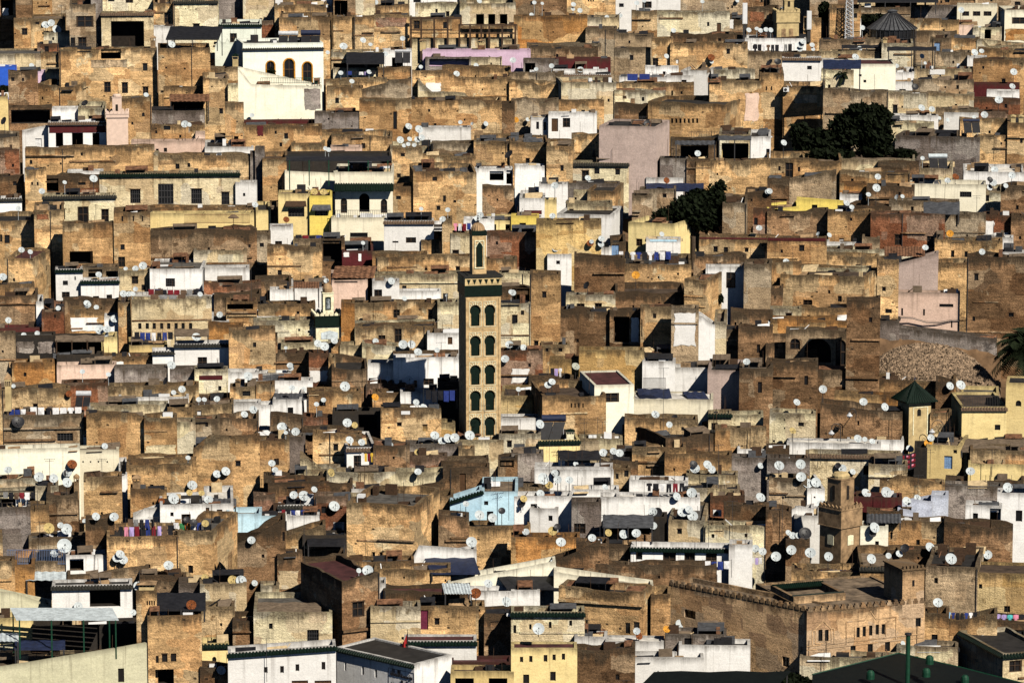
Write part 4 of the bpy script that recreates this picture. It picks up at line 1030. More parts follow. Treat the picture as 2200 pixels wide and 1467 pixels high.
818 948 878 950 o|long ochre house with vertical pipe|w853,908,10,8
884 978 908 950 n|yellow wall left of minaret foot|
648 760 924 946 b|brown low roof with big dish|
548 660 930 950 b|brown ledge with three dishes|
550 622 944 1012 o|ochre shaded house with round corner|
618 656 938 985 g|grey pier wall beside ochre corner|
672 778 934 996 o|ochre stone house left of white doorway|
645 702 978 1030 c|cream slanting wall falling right|T645:978,660:985,690:1012,702:1024
745 808 962 1020 w|white doorway house with yellow clothes|L14 w760,978,16,34 E=b
772 905 938 968 b|brown sloping roof wall with small dish|T772:936,800:942,905:964
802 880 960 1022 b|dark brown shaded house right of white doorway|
870 992 954 984 g|grey tin hut with tan dish|
955 1082 945 972 c|cream ledge at minaret foot|
985 1020 965 1000 o|ochre block below minaret foot|
880 960 980 1016 k|brick wall fragment with bright bundles|
948 1050 984 1020 b|brown hut under long pipe|
1070 1112 985 1022 b|dark barred hut right of long pipe|o1074,978,30,26
1074 1140 652 746 c|tan and white wall right of minaret|w1100,676,12,25 w1119,667,7,10 p1100,694,38,50,c
1204 1320 666 742 b|rough brown ruin wall|
1310 1380 668 746 b|broken room with white plaster inside|o1318,680,34,56 p1356,682,16,52,w
1376 1446 660 768 o|tall smooth ochre wall with slit|w1376,686,4,38
1442 1500 662 798 t|ruin with exposed white plaster panel|p1449,672,46,70,w
1498 1536 676 778 w|white broken wall in jagged ruin|T1498:676,1510:680,1536:700
1534 1560 690 770 c|cream strip right of jagged ruin|
1540 1590 708 762 t|grey tan house with small black holes|w1546,736,8,12 w1566,742,18,10
1586 1660 700 775 b|brown wall with tall niche|w1626,740,7,18
1570 1660 668 712 b|brown stepped wall with two niches|w1578,692,4,10 w1590,692,4,10
1074 1166 754 826 k|brick wall with whitewashed foot|p1100,792,36,30,w
1162 1224 740 776 o|ochre hut with small dark gaps|w1172,748,6,8 w1200,748,8,8
1180 1262 772 820 n|yellow ochre wall with hung clothes|
1136 1246 810 842 b|brown grey parapet with pole|
1244 1384 752 832 n|ochre yellow house with dark roof rim|
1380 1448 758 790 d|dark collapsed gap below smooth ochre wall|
1380 1450 776 840 w|whitish rubble room with iron railing|
1446 1530 790 840 w|white ruin walls with dark beam|p1448,786,80,6,b
1520 1594 796 880 P|lilac plastered wall framed by brown brick|
1588 1660 788 900 b|brown brick house with tall dark window|w1628,820,9,24
1277 1362 828 930 C|cream house wing with maroon terrace|L32 w1295,844,35,20 J.02 rf=rr
1358 1532 858 908 C|cream long wall with lattice chimney|J.02 rf=rw
1165 1302 850 946 o|orange ochre house with four slots|L24 w1226,866,3,10 w1234,866,3,10 w1242,866,3,10 w1251,866,3,10
1076 1144 850 892 n|yellow wall with tiny vent|
1074 1164 898 938 w|white terrace behind tilted solar heater|
1072 1162 932 975 c|long cream wall right of minaret foot|
1158 1246 946 974 y|yellow box with green tile band|L20 E=g J.02
1244 1338 942 964 c|cream ledge with upright pipes|
1430 1586 942 992 b|large brown roofless hall in shade|L94
1522 1572 888 928 c|small cream house under green eave|E=g w1528,908,14,20
1342 1500 900 950 o|ochre wall behind brown roofless hall|
1560 1640 890 930 c|cream wall with dark rounded arches|
1536 1646 922 972 o|pale ochre wall right of roofless hall|
1584 1650 965 990 w|white low wall under dark shed|
1358 1474 962 1008 o|ochre eroded wall below roofless hall|
1428 1572 976 1024 o|brown ochre wall with row of dishes|
1200 1310 984 1012 c|low cream house under black tarp|
1148 1316 1003 1050 w|wide white wall below black tarp|
1098 1168 974 1006 g|grey terrace wall with bamboo panel|
1290 1370 990 1020 b|brown rough low wall right of black tarp|
1570 1655 984 1020 g|grey slab roofs with pale dish|
1655 1722 664 694 c|cream hut with black window above arcade|w1688,673,13,12
1718 1858 662 694 o|stained ochre wall above arcade|
1655 1826 686 718 O|orange parapet over the arcade|
1688 1824 710 796 t|ruined arcade with three dark arches|a1697,727,22,24 a1728,727,57,52 a1795,730,22,58
1818 1890 640 856 b|tall brown tower wall right of arcade|
1645 1756 742 784 b|brown stone wall left of arcade|
1645 1756 778 886 b|dark streaked brown house with tall slot|w1728,807,8,20 w1655,840,6,18
1750 1830 800 850 b|brown sloped wall with round dish|
1888 1932 690 736 g|mauve cement block beside white pink house|
1928 2142 704 742 g|long mauve retaining wall above rubble|T1928:704,2142:728
1858 2054 816 854 o|ochre wall below the rubble heap|
1792 1934 848 892 O|long orange wall left of green roof tower|
1762 1938 868 958 b|long brown shaded wall with lamp brackets|T1762:868,1938:890 w1842,904,4,10
1998 2044 884 944 o|ochre wall right of green roof tower|
2010 2050 826 890 b|dark timber gate behind green roof tower|
2066 2162 874 962 y|yellow house with railed terrace|L24 w2137,912,12,12 E=b J.02
2064 2146 844 880 y|yellow terrace back wall|J.02
2160 2260 824 966 y|yellow tower house with arched windows|a2182,860,12,13 a2180,932,12,13 J.02 rf=rd
1653 1752 888 962 c|cream weathered house with round holes|w1715,907,12,9 w1660,945,5,5 w1684,900,3,4 w1684,918,3,4
1690 1892 952 988 w|pinkish white flat roofed block|rf=rw
1820 1942 945 972 w|white patched wall with dishes|
1730 1936 976 1024 c|cream house under long brown eave|E=b o1855,1000,14,20 w1802,1000,8,14
1990 2062 958 1016 y|pale yellow hut with blue door|R24 d2028,979,18,28 w2048,966,8,8
1964 1992 962 1014 d|dark purple wall beside checked blanket|
2084 2240 966 1020 o|pale ochre wall at right edge|
2062 2200 942 972 b|ragged brown roof below yellow house|
1645 1695 962 1000 b|brown ledge with two big dishes|
1648 1740 985 1028 g|grey hut roof with two big dishes|
-30 80 1030 1058 c|long cream ledge with row of dishes|
-30 78 1056 1092 c|cream hut with dark laundry porch|o0,1062,74,24
76 126 1044 1090 c|cream box with leaning ladder|
-30 66 1090 1178 g|dark stained grey concrete block|
64 106 1086 1160 o|ochre wall right of grey concrete block|
100 168 1058 1140 b|shaded brown house with round pipe|
180 262 1024 1110 o|ochre house below black tile roof|
256 274 1018 1068 w|narrow white fin wall|
272 412 998 1056 o|wide ochre wall with small lantern chimney|
280 358 1052 1094 o|ochre house beside white laundry court|
286 348 1090 1122 w|white court wall with slanted top|T286:1112,310:1092,348:1090
344 442 1084 1130 w|white court house with dark door|w390,1104,20,26 w366,1100,7,9 p376,1114,13,14,O
438 502 1082 1126 w|white court house with coloured doors|d438,1090,12,26 d448,1092,18,28 d466,1094,12,24
486 562 1104 1146 l|pale blue white wall of laundry court|
230 384 1152 1240 o|ochre wall below the laundry court|
382 456 1140 1238 o|ochre corner house with small square window|R56 w404,1214,11,17
184 246 1112 1206 b|rough brown stepped ruin|
62 186 1154 1184 t|tan flat roof with big tilted dish|
-30 6 1150 1210 o|ochre pillar wall at left edge|
-30 32 1206 1288 o|ochre block at left edge below railing|
30 74 1212 1268 O|orange wall under blue railing|
72 144 1205 1240 t|grey tan wall under blue railing|
142 268 1192 1236 w|white sloping wall beside black hut|o150,1200,30,26
145 320 1224 1252 t|tan slanting parapet wall|T145:1236,320:1216
112 284 1256 1336 w|white house with huge black opening|E=d o193,1265,66,38 J.02
300 400 1240 1272 b|brown low wall right of white opening|
384 440 1252 1300 g|grey wall behind dark shed roof|
430 530 1254 1312 c|rough cream wall with iron frame|
-30 110 1275 1320 q|pale green curved roof parapet|T-30:1270,30:1272,110:1300
-30 72 1328 1420 y|pale yellow wall under striped pergola|
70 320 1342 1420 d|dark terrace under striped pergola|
294 338 1268 1480 o|square chimney tower with four slots|w315,1290,3,10 w320,1290,3,10 w325,1290,3,10 w330,1290,3,10 J.02
318 434 1322 1490 o|smooth tan house with three small windows|J.03 w335,1408,6,16 w348,1404,12,18 w367,1403,12,18 o334,1437,40,36
430 504 1302 1372 o|ochre house with dark speckled top|
500 560 1334 1386 b|brown wall left of white school|
430 492 1382 1446 y|yellow wall with arched niche window|a456,1410,9,16 E=g
430 506 1440 1490 b|brown rooftop with pale dish at bottom|
-40 320 1384 1500 q|long pale green garden wall|J.02 T-40:1438,0:1432,320:1380 w254,1435,13,30
640 756 1008 1034 c|cream wall right of slanting wall|
702 952 1014 1056 c|long speckled cream wall|
566 694 1022 1046 b|brown curved parapet above long brown house|
576 758 1034 1076 b|long brown house with grey piers|
952 1052 1004 1066 b|brown house with red brown shutter|d988,1017,13,38
856 956 1032 1070 b|brown slanting wall left of shutter house|T856:1060,956:1030
545 592 1066 1108 k|brick wall left of laundry hut|
598 678 1084 1116 w|white laundry hut with tile fringe|E=d
676 748 1066 1120 k|reddish brick wall left of banded block|
755 818 1050 1074 w|white low wall above banded block|
745 950 1066 1094 c|cream ledge with dish above banded block|
745 893 1086 1216 o|broad banded brick block with three windows|R52 w799,1185,7,14 w815,1185,7,14 w831,1186,7,14
940 974 1062 1122 o|ochre pier left of pale blue house|
942 1008 1110 1170 b|brown wall stub right of banded block|
967 1036 1060 1136 l|pale blue house with green tile edge|E=g J.03 T967:1074,1036:1052
1034 1112 1056 1134 l|whitish blue house with small black window|w1040,1076,9,9 w1046,1098,14,26 J.03
1105 1228 1066 1136 w|white pale house beside blue house|w1140,1082,14,12 J.03
1000 1140 1130 1158 o|ochre ledge below pale blue house|
616 686 1108 1154 w|white terrace with red bundle|
548 614 1108 1135 l|pale blue terrace wall|
610 700 1136 1200 o|ochre slanting wall with iron poles|T610:1150,700:1128
650 745 1150 1206 d|black open shed with white post|o656,1168,56,30
714 738 1152 1200 w|white post wall beside black shed|
640 744 1190 1230 b|brown broken wall below black shed|
596 650 1192 1270 b|brown peeling house with pale patch|p600,1225,40,40,c
560 600 1258 1290 c|cream stub wall with arch|a620,1268,20,16
880 1024 1172 1220 w|white sloping roof wall left of navy tent|T880:1210,900:1172,1024:1180
740 890 1205 1240 o|ochre base wall of banded block|
804 968 1222 1264 o|smooth ochre wall with tiny holes|w866,1238,4,5 w955,1244,4,6
962 1194 1208 1272 C|cream slanted wall rising right|T962:1250,1194:1206
735 816 1242 1392 b|dark block house with black square window|L88 w757,1292,26,33 rf=rr
814 828 1252 1310 w|white pillar right of dark block house|
824 1010 1270 1312 b|brown house with maroon flat roof|rf=rr w901,1285,10,18 w934,1285,6,16
796 904 1302 1388 c|peeling cream wall right of black square window|
898 1022 1304 1366 o|ochre house with magenta door|d901,1310,19,42 w934,1328,10,14
545 714 1316 1392 c|peeling cream house with iron barred window|w660,1352,25,27
1012 1042 1302 1350 o|small ochre chimney house|w1018,1308,4,6 w1028,1308,4,6
1005 1110 1270 1302 w|white wall with rust dish|
1040 1110 1318 1360 b|brown stub wall near ochre chimney house|
490 722 1388 1510 w|white school with green tile fringe|E=g J.02 T490:1402,722:1386 w567,1432,8,13 w602,1430,8,15 w635,1426,8,15 w691,1421,8,17 d627,1461,35,30 d676,1461,36,30
890 971 1426 1510 w|white school corner with lettered shaded wall|E=g L166 J.02 dp=9 w740,1423,4,17 w777,1431,5,18 w805,1437,5,18 rf=rd
868 1024 1376 1430 w|white house behind red flag|E=g J.02 rf=rr
968 1100 1422 1450 r|maroon flat roof right of school|
968 1104 1442 1510 y|yellow wall with dark openings below maroon roof|o978,1456,40,20 o1050,1456,40,20
1148 1318 1008 1052 w|white wide house with dishes along its front|
1314 1354 1006 1052 o|small ochre house with two dark windows|w1323,1017,6,12 w1341,1010,9,14
1352 1478 1032 1064 w|white terrace with dark clothes line|
1474 1585 1020 1054 c|cream house with black window and big dish|w1529,1029,11,13
1098 1180 1050 1078 t|tan slanting wall left of white wide house|
1138 1196 1093 1146 w|small white house with stained corner|R30 w1178,1107,9,12 w1202,1102,4,12
1228 1292 1078 1158 g|grey weathered house with broken window|w1233,1124,25,22 J.05
1228 1330 1052 1082 w|white parapet with plants|
1290 1330 1068 1140 w|white angled side wall|
1325 1504 1068 1110 w|wide white wall behind grey veranda roof|
1478 1590 1050 1080 c|long cream wall behind brick stack|
1526 1600 1064 1095 k|brick stack under black sheet|
1555 1660 1090 1140 b|brown wall with air conditioner|
1295 1402 1120 1160 b|veranda with grey roof and red floor|o1300,1128,96,20
1392 1432 1110 1160 d|dark kiosk with pale dishes|
1436 1512 1118 1172 c|cream box with black window and striped dish|R10 w1455,1136,10,11
1512 1664 1130 1178 c|long pale wall with poles|
1098 1246 1154 1202 O|plain terracotta wall below small white house|J.04
1180 1290 1180 1250 b|brown slanting wall with dark coping|T1180:1206,1290:1166
1238 1308 1164 1246 b|tan brown house with black doorway|w1264,1220,7,18
1304 1358 1168 1210 b|brown fence wall left of green fringe house|
1355 1570 1176 1228 w|white house with green fringe and black doors|E=g J.03 w1366,1182,14,20 w1424,1183,28,40 w1470,1185,23,40 w1516,1188,24,24
1566 1616 1170 1240 w|white end wall with hung purple clothes|
1280 1540 1214 1256 b|long low brown wall below green fringe house|
1190 1404 1234 1290 C|long white cream wall sloping right|T1190:1228,1240:1236,1404:1258
1200 1382 1272 1380 o|ochre house with three slots beside white wall|R18 dp=3 w1257,1330,6,20 w1343,1337,11,24 w1361,1335,13,14
1098 1160 1268 1300 w|white parapet under black gable roof|
1398 1440 1278 1368 o|narrow ochre house left of mosque|
1098 1256 1314 1392 c|cream house with deep green eave|E=g w1103,1342,6,18 w1137,1340,5,12 w1179,1335,6,14 w1223,1332,6,12 J.03
1098 1240 1392 1510 y|bright yellow house with five small windows|J.03 w1117,1410,7,12 w1137,1408,7,14 w1168,1406,8,15 w1187,1405,7,13 w1207,1403,7,14 w1182,1442,12,20 w1124,1448,13,20 rf=rr
1238 1364 1392 1500 b|brown pitted wall right of yellow house|
1234 1304 1368 1405 w|white blue low wall with blue mark|
1300 1426 1378 1420 w|white flat box with rust dish|rf=rw w1386,1404,12,10
1428 1560 1362 1414 g|grey ruined hut with black doorway|w1470,1370,16,16 w1530,1378,12,18
1332 1512 1412 1456 w|white stained parapet above dark green roof|
1458 1612 1386 1432 w|white crumbling wall beside mosque|
1436 1732 1310 1446 M|long dim left wing of the mosque|TH=-38 M dp=3.5 w1680,1410,16,22 w1470,1310,24,18
1652 1734 1028 1082 t|tan house with two big dishes|
1734 1772 1050 1086 w|small white cube with tiny window|L24 w1748,1066,4,4
1866 1950 998 1042 c|cream house with vertical dark pole|w1892,1030,14,8
1890 2030 1028 1072 o|ochre curved shaded wall|T1890:1038,1930:1020,2030:1040
2030 2200 1030 1048 b|brown wall behind grey slab roof|
2030 2155 1044 1078 g|flat grey slab roof terrace|
2080 2240 998 1034 y|yellow brown terrace, right edge|
1820 1938 1068 1100 r|dark red wall behind the weathered minaret|
1862 1940 1098 1132 b|brown hut with grey tin roof|
1652 1748 1086 1134 w|white slanting wall left of minaret|T1652:1120,1715:1086,1748:1092
1706 1762 1108 1142 w|low white wall left of weathered minaret|
1928 2002 1090 1124 W|bluish white rough wall with stepped end|T1928:1092,1958:1096,1960:1072,2002:1078
2000 2036 1064 1124 W|taller bluish white rough wall|
2074 2152 1086 1140 w|white house with black doorway and barred window|w2090,1102,11,16 o2126,1092,28,44
2142 2240 1060 1132 w|white house with barred window, right edge|w2182,1096,14,24
1902 2032 1120 1192 o|ochre eroded wall right of cream house|
2028 2176 1122 1206 b|dark rubble ruin right of eroded wall|T2028:1120,2080:1124,2130:1136,2176:1130
1848 1908 1130 1206 C|cream house with big dish and window|w1880,1162,8,17
1688 1740 1158 1206 b|brown wall with two dishes left of minaret|
1645 1700 1100 1180 b|brown house with pinkish base|
1905 2040 1180 1222 b|brown terrace with dishes behind mosque|
1700 1852 1228 1282 o|ochre inner wall of mosque roof|
1848 1942 1216 1296 o|ochre roof pavilion of mosque|L8 o1915,1242,12,44 E=d
1988 2100 1218 1318 t|grey shaded house right of mosque tower|R12
2096 2240 1232 1322 n|yellow ochre house with brick corner|w2103,1254,7,10 w2157,1301,13,14
2034 2142 1322 1402 o|ochre house under bright laundry|T2034:1336,2142:1318
1984 2038 1316 1408 o|ochre wall with black doorway|w2001,1362,13,28
2140 2240 1340 1385 b|maroon terrace with pastel laundry|o2145,1352,60,14
2154 2260 1404 1500 c|cream house with wide black window, bottom right|L96 E=g w2168,1418,27,25
1718 1932 1412 1462 c|stained low wall in front of mosque|
1926 2058 1388 1430 c|stained wall right of green pipe|
510 614 1113 1265 b|brown slanting house wall with tiny windows|T510:1172,550:1152,600:1116,614:1113 w562,1190,6,8 w607,1142,5,20
'''
DISHES = '''
98,54,9 110,50,8 122,64,10 369,96,8 68,141,6 314,204,6,b 182,222,8,k 8,260,9,k 397,267,8 406,268,6
594,31,7 738,100,9 780,87,7 796,96,5 865,83,6 704,113,5 828,116,6,b 793,155,6 756,175,6 732,157,6,b 541,248,6 806,5,7 878,272,8
1148,6,5 1165,8,4 1142,32,5 1231,20,5 1246,23,6 1232,10,6,o 1030,3,6,o 1102,130,7 1185,142,6 1152,149,5,b 1247,150,7 981,159,7 904,144,5 1023,141,6,o 989,263,5 1014,266,4,k 1044,266,6,o 1108,258,7,o 1134,257,5 900,278,9 1304,37,5
1368,7,6 1384,2,5 1509,4,5 1447,66,6 1584,2,5 1725,90,7 1720,97,8 1718,106,7 1745,97,6 1747,106,5 1432,121,6,o 1547,110,5 1568,107,9,k 1528,124,8,r 1529,133,5 1653,135,9,k 1671,133,8,k 1390,266,8,k 1333,34,5 1680,18,4,k 1714,20,4,k 1609,65,6,o 1626,62,5,o 1634,66,6,o 1646,64,6,o 1656,65,6,o
2065,22,7 1853,60,6 1847,105,6 1838,123,8 1926,142,6 1981,121,6 2094,113,8 2109,110,6 2105,60,4 1966,187,8,k 2178,155,8 2175,186,7 2146,215,9 1980,232,8 2002,235,7 2018,254,5 2036,258,5 2115,247,8 2093,252,5 1988,136,4,b
201,384,9 139,392,5 90,411,7 497,306,8,k 39,448,6,r 46,537,7 65,541,6,o 6,595,9 548,440,7 307,571,9 291,577,7 270,577,5,k 212,590,7 291,621,6 265,631,8 277,632,7 285,631,6,b 430,632,6 187,652,8
699,319,5 706,322,6 860,301,8 880,299,6,o 897,300,7 906,296,7 868,313,5 877,310,5,o 890,312,5 1093,332,11,k 675,412,8,b 695,413,8,b 905,449,5,b 962,451,6 951,471,7 1032,462,7 1025,470,7 935,507,8,r 780,522,5 701,603,6 841,604,8 1098,627,6 869,641,6,r 959,634,4,k 615,472,7,r
1263,383,7 1192,399,8 1456,366,8 1432,388,7,r 1499,330,7 1187,464,7 1422,503,6,o 1271,519,5 1292,513,7 1291,525,7 1268,523,8,r 1193,535,7 1205,534,5 1366,591,9,o 1260,613,9,k 1102,629,7 1631,490,7 1649,412,6
1684,307,7 1982,340,5 1886,380,7 1883,404,9 1866,418,6,b 1653,411,7 1819,437,7 1830,445,6,o 2036,388,7 2053,380,8,r 2137,365,8 2174,377,8 2134,393,8 2126,403,7 2127,386,7,k 2161,399,6 1939,422,5 1926,423,6,k 1782,505,6 1757,502,5,k 1988,532,7 2110,541,7 2041,502,8,o 1689,562,7
18,688,7 125,662,6 188,655,8 207,660,6 246,685,9 215,708,11 230,707,9 229,719,6,k 51,719,6,o 80,716,6,o 422,724,10 472,676,7 368,784,10 177,798,6 233,804,6,b 356,818,9,k 533,808,10 373,843,6 391,836,8 148,846,7,r 427,858,6,b 439,858,6,b 466,857,7 39,906,14,k 245,907,9 225,958,7 155,997,11,r 17,1009,9 145,1015,10 84,1024,11 404,983,6,o 485,1012,10 525,890,8 544,880,9 29,829,5 466,1018,9
683,738,9 697,744,10 623,785,7 625,791,6,o 614,747,4 718,732,8 866,740,10 884,740,9 898,756,9 939,752,6 741,830,11 833,813,6,b 852,819,6 879,817,10 627,833,7 653,836,6 695,859,6 680,868,6 806,853,8,o 894,864,7 909,872,6 746,908,10 762,913,7,b 606,917,11 635,927,9 614,929,5 751,945,9 777,950,8 838,956,7 934,935,10 950,947,9 962,941,10 977,940,10 1009,935,11 897,971,7,b 584,995,8 591,1009,7 711,1013,7,b 898,1013,8 1094,740,9 1085,771,9 807,733,7
1125,747,8 1237,787,9,g 1177,827,8 1186,820,8 1148,838,9 1114,836,6,o 1160,911,10 1408,890,9 1438,912,7 1449,897,8,k 1604,777,8 1296,972,9 1318,969,8 1331,973,9 1237,996,6,o 1490,997,9,k 1493,1006,11 1520,998,10 1529,1008,9 1634,1000,7 1192,1016,8
1768,836,9 1712,864,8 1855,863,9 1901,874,9 2041,829,9 2064,827,11 1843,942,9 1858,943,6,r 1874,948,7 1955,964,9 1994,952,9,o 2000,940,8 1674,1000,11 1720,997,11 1810,1006,9 1832,1013,7 1800,1000,7,k 2085,1012,10 1703,925,8,b
115,1027,10 144,1036,11 145,1016,9,k 105,1134,12,b 130,1128,7 143,1136,12 138,1172,16 117,1188,9 206,1109,9 245,1110,10 182,1119,6,r 373,1071,12 347,1076,7,r 413,1042,11 407,1058,7,b 433,1059,7,b 448,1073,10 401,1116,7,k 416,1122,9,k 441,1124,8,b 258,1190,10 250,1199,9 265,1202,10 362,1214,11 440,1240,8,b 85,1243,8,o 297,1259,11 168,1302,10 286,1315,7 411,1299,11,r 518,1247,12 500,1246,11,b 547,1252,7 527,1155,12 540,1160,9 475,1439,10
712,1017,7,b 631,1063,9 653,1065,12 675,1051,7 718,1087,12 841,1057,12 862,1060,7 912,1075,8,b 1030,1106,11 1058,1112,10 1078,1097,8,k 1001,1082,7 1013,1164,12 790,1225,12 771,1225,6,o 1049,1253,10 1088,1292,11 1022,1274,12,r
1167,1028,13 1195,1020,12,k 1198,1030,9 1180,1042,9,b 1223,1031,9 1300,1046,7 1125,1071,8,b 1122,1083,9,k 1161,1060,9 1130,1142,8 1187,1140,10,b 1197,1131,7,k 1205,1164,11 1307,1144,8,b 1340,1147,10 1367,1145,10 1412,1101,12,k 1402,1099,10 1403,1129,9 1466,1100,11 1488,1108,12 1480,1094,9 1486,1058,11 1454,1066,9 1634,1068,11 1623,1178,9 1638,1184,9 1187,1206,5,o 1157,1350,13 1368,1355,8 1373,1366,8,r 1460,1340,10 1432,1351,8,o 1486,1455,11,r 1592,1460,9 1272,1155,9
1721,1024,11 1735,1038,11 1753,1036,11 1827,1057,9,k 1861,1059,11 1904,1057,12 1765,1085,12 1948,1076,10 1971,1069,8 2165,1047,11 1879,1133,12 1875,1146,8,k 1694,1144,7 1703,1150,8 1730,1145,14,k 1715,1150,7 1700,1181,11 1741,1187,12 1667,1195,11 1780,1195,10 1872,1200,11 1932,1189,8 1944,1177,10,k 1909,1193,7 1998,1175,11 2043,1200,13 2122,1191,10 2015,1294,11 2064,1365,8 2115,1376,13 2151,1381,13 2085,1374,10,b 1940,1381,6,o
'''
# ================================================================ setting
def build_ground():
    mb = MB(); Ys = [terr for terr in range(270, 760, 10)]
    xs = [-220+i*20 for i in range(23)]
    def z(x, Y):
        if Y > _ty[-1]: return terrain(_ty[-1])+(Y-_ty[-1])*.18
        return terrain(max(Y, _ty[0]))
    for Y in Ys:
        for x in xs:
            mb.face([(x, Y, z(x, Y)), (x+20, Y, z(x, Y)), (x+20, Y+10, z(x, Y+10)), (x, Y+10, z(x, Y+10))])
    o = obj('ground', mb, FM['earth']); o['kind'] = 'structure'
    b2 = MB(); zb = terrain(_ty[0])-.3
    b2.face([(-3000, -600, zb-20), (3000, -600, zb-20), (3000, 272, zb), (-3000, 272, zb)])
    o = obj('valley_ground', b2, FM['earth']); o['kind'] = 'structure'
ORD = ['first', 'second', 'third', 'fourth', 'fifth', 'sixth', 'seventh', 'eighth', 'ninth', 'tenth', 'eleventh', 'twelfth']+['next']*40
# ---------------------------------------------------------------- dishes
def dish_meshes():
    b = MB(); prof = [(0.0, 0.0), (.35, .03), (.7, .12), (1., .24)]
    b.lathe(prof, 18); b.lathe([(1., .24), (1.03, .235), (.72, .09), (.36, .0), (.0, -.03)], 18)
    d = b
    a = MB(); a.tube((0, -.98, .22), (0, -.12, .98), .032, 5); a.tube((0, -.14, .93), (0, -.02, 1.06), .09, 6); a.tube((-.75, -.55, .18), (0, -.12, .96), .012, 3); a.tube((.75, -.55, .18), (0, -.12, .96), .012, 3)
    return d, a
_DD, _AA = dish_meshes()
DISH_M = {k: _DD.mesh('reflector', FM['dish_'+k]) for k in 'wkrobg'}; ARM_M = _AA.mesh('feed_arm', FM['metal'])
_b = MB(); _b.tube((0, 0, 0), (0, 0, 1), 1, 6); MAST_M = _b.mesh('mast', FM['metal'])
DCOL = dict(w='pale', k='black', r='rusty', o='orange', b='tan', g='olive')
def build_dishes(txt):
    L = []
    for t in txt.split():
        q = t.split(','); x, y, r = map(float, q[:3]); k = q[3] if len(q) > 3 else 'w'
        L.append((x, y, r, k))
    order = sorted(L, key=lambda q: -q[2]); keep = set(order[:300])
    far = MB(); groups = {}
    for x, y, r, k in L:
        h, P, on = roof_point(x, y+r+3 if (x, y, r, k) else y, .7)
        h, Y, on = anchor(x, y+r+2)
        near = h or min(HOUSES, key=lambda q: abs((q['x0']+q['x1'])/2-x)*.5+abs(q['yt']-y-r))
        rr = ray(x, y)
        P = at(x, y, P.y)
        R = r/spx(P)*.96
        rng = random.Random(x*7+y)
        yaw = math.radians(rng.uniform(-4, 30)) ; tilt = math.radians(rng.uniform(48, 66))
        if k == 'k' and rng.random() < .5: yaw = math.radians(rng.uniform(-60, -25))
        zb = (h['zt']-.45) if (h and on) else P.z-R*1.5
        zb = min(zb, P.z-R*.6)
        if (x, y, r, k) not in keep:
            m0 = Vector((math.sin(yaw)*math.sin(tilt), -math.cos(yaw)*math.sin(tilt), math.cos(tilt)))
            u = m0.orthogonal().normalized(); v = m0.cross(u)
            for i in range(12):
                a, b = 2*math.pi*i/12, 2*math.pi*(i+1)/12
                pa, pb = P+(u*math.cos(a)+v*math.sin(a))*R, P+(u*math.cos(b)+v*math.sin(b))*R
                far.face([P-m0*R*.24, pa, pb]); far.face([pa, pb, P-m0*R*.28])
            far.tube((P.x, P.y+.05, zb), P-m0*R*.2, .03, 4)
            continue
        root = link('satellite_dish', None, None, (P.x, P.y, zb)); root['kind'] = 'thing'
        ref = link('reflector', DISH_M[k], root, (0, 0, P.z-zb)); ref.scale = (R, R, R)
        # local +z is the dish axis: tilt towards the viewer, then turn
        ref.rotation_euler = (tilt, 0, yaw)
        c = Vector((math.sin(yaw)*math.sin(tilt), -math.cos(yaw)*math.sin(tilt), math.cos(tilt)))
        ref.location = Vector((0, 0, P.z-zb))-c*R*.16
        arm = link('feed_arm', ARM_M, root, ref.location); arm.scale = (R, R, R); arm.rotation_euler = (tilt, 0, yaw)
        hgt = P.z-zb-R*.1
        mast = link('mast', MAST_M, root, (-c.x*R*.3, -c.y*R*.3, 0), None, (.035, .035, hgt))
        root['group'] = 'satellite dishes on the rooftops'
        groups.setdefault((near['desc'], k, on if h else 2), []).append((x, root))
    for (desc, k, on), v in groups.items():
        if len(v) > 6: print('MANY', desc, k, on, len(v))
        v.sort(key=lambda q: q[0])
        prep = 'near' if on == 2 else 'over' if on else 'in front of'
        for i, (x, o) in enumerate(v):
            if len(v) == 1: lab = f'{DCOL[k]} satellite dish {prep} the {desc}'
            else: lab = f'{ORD[i]} {DCOL[k]} dish from left {prep} the {desc}'
            w = lab.split()
            if len(w) > 16: lab = lab.replace(' in front of the ', ' before ').replace(' from left ', ' ')
            tag(o, lab, 'satellite dish')
    o = obj('far_satellite_dishes', far, FM['dish_w'])
    tag(o, 'small pale satellite dishes dotted over the far rooftops', 'satellite dishes', None, 'stuff')
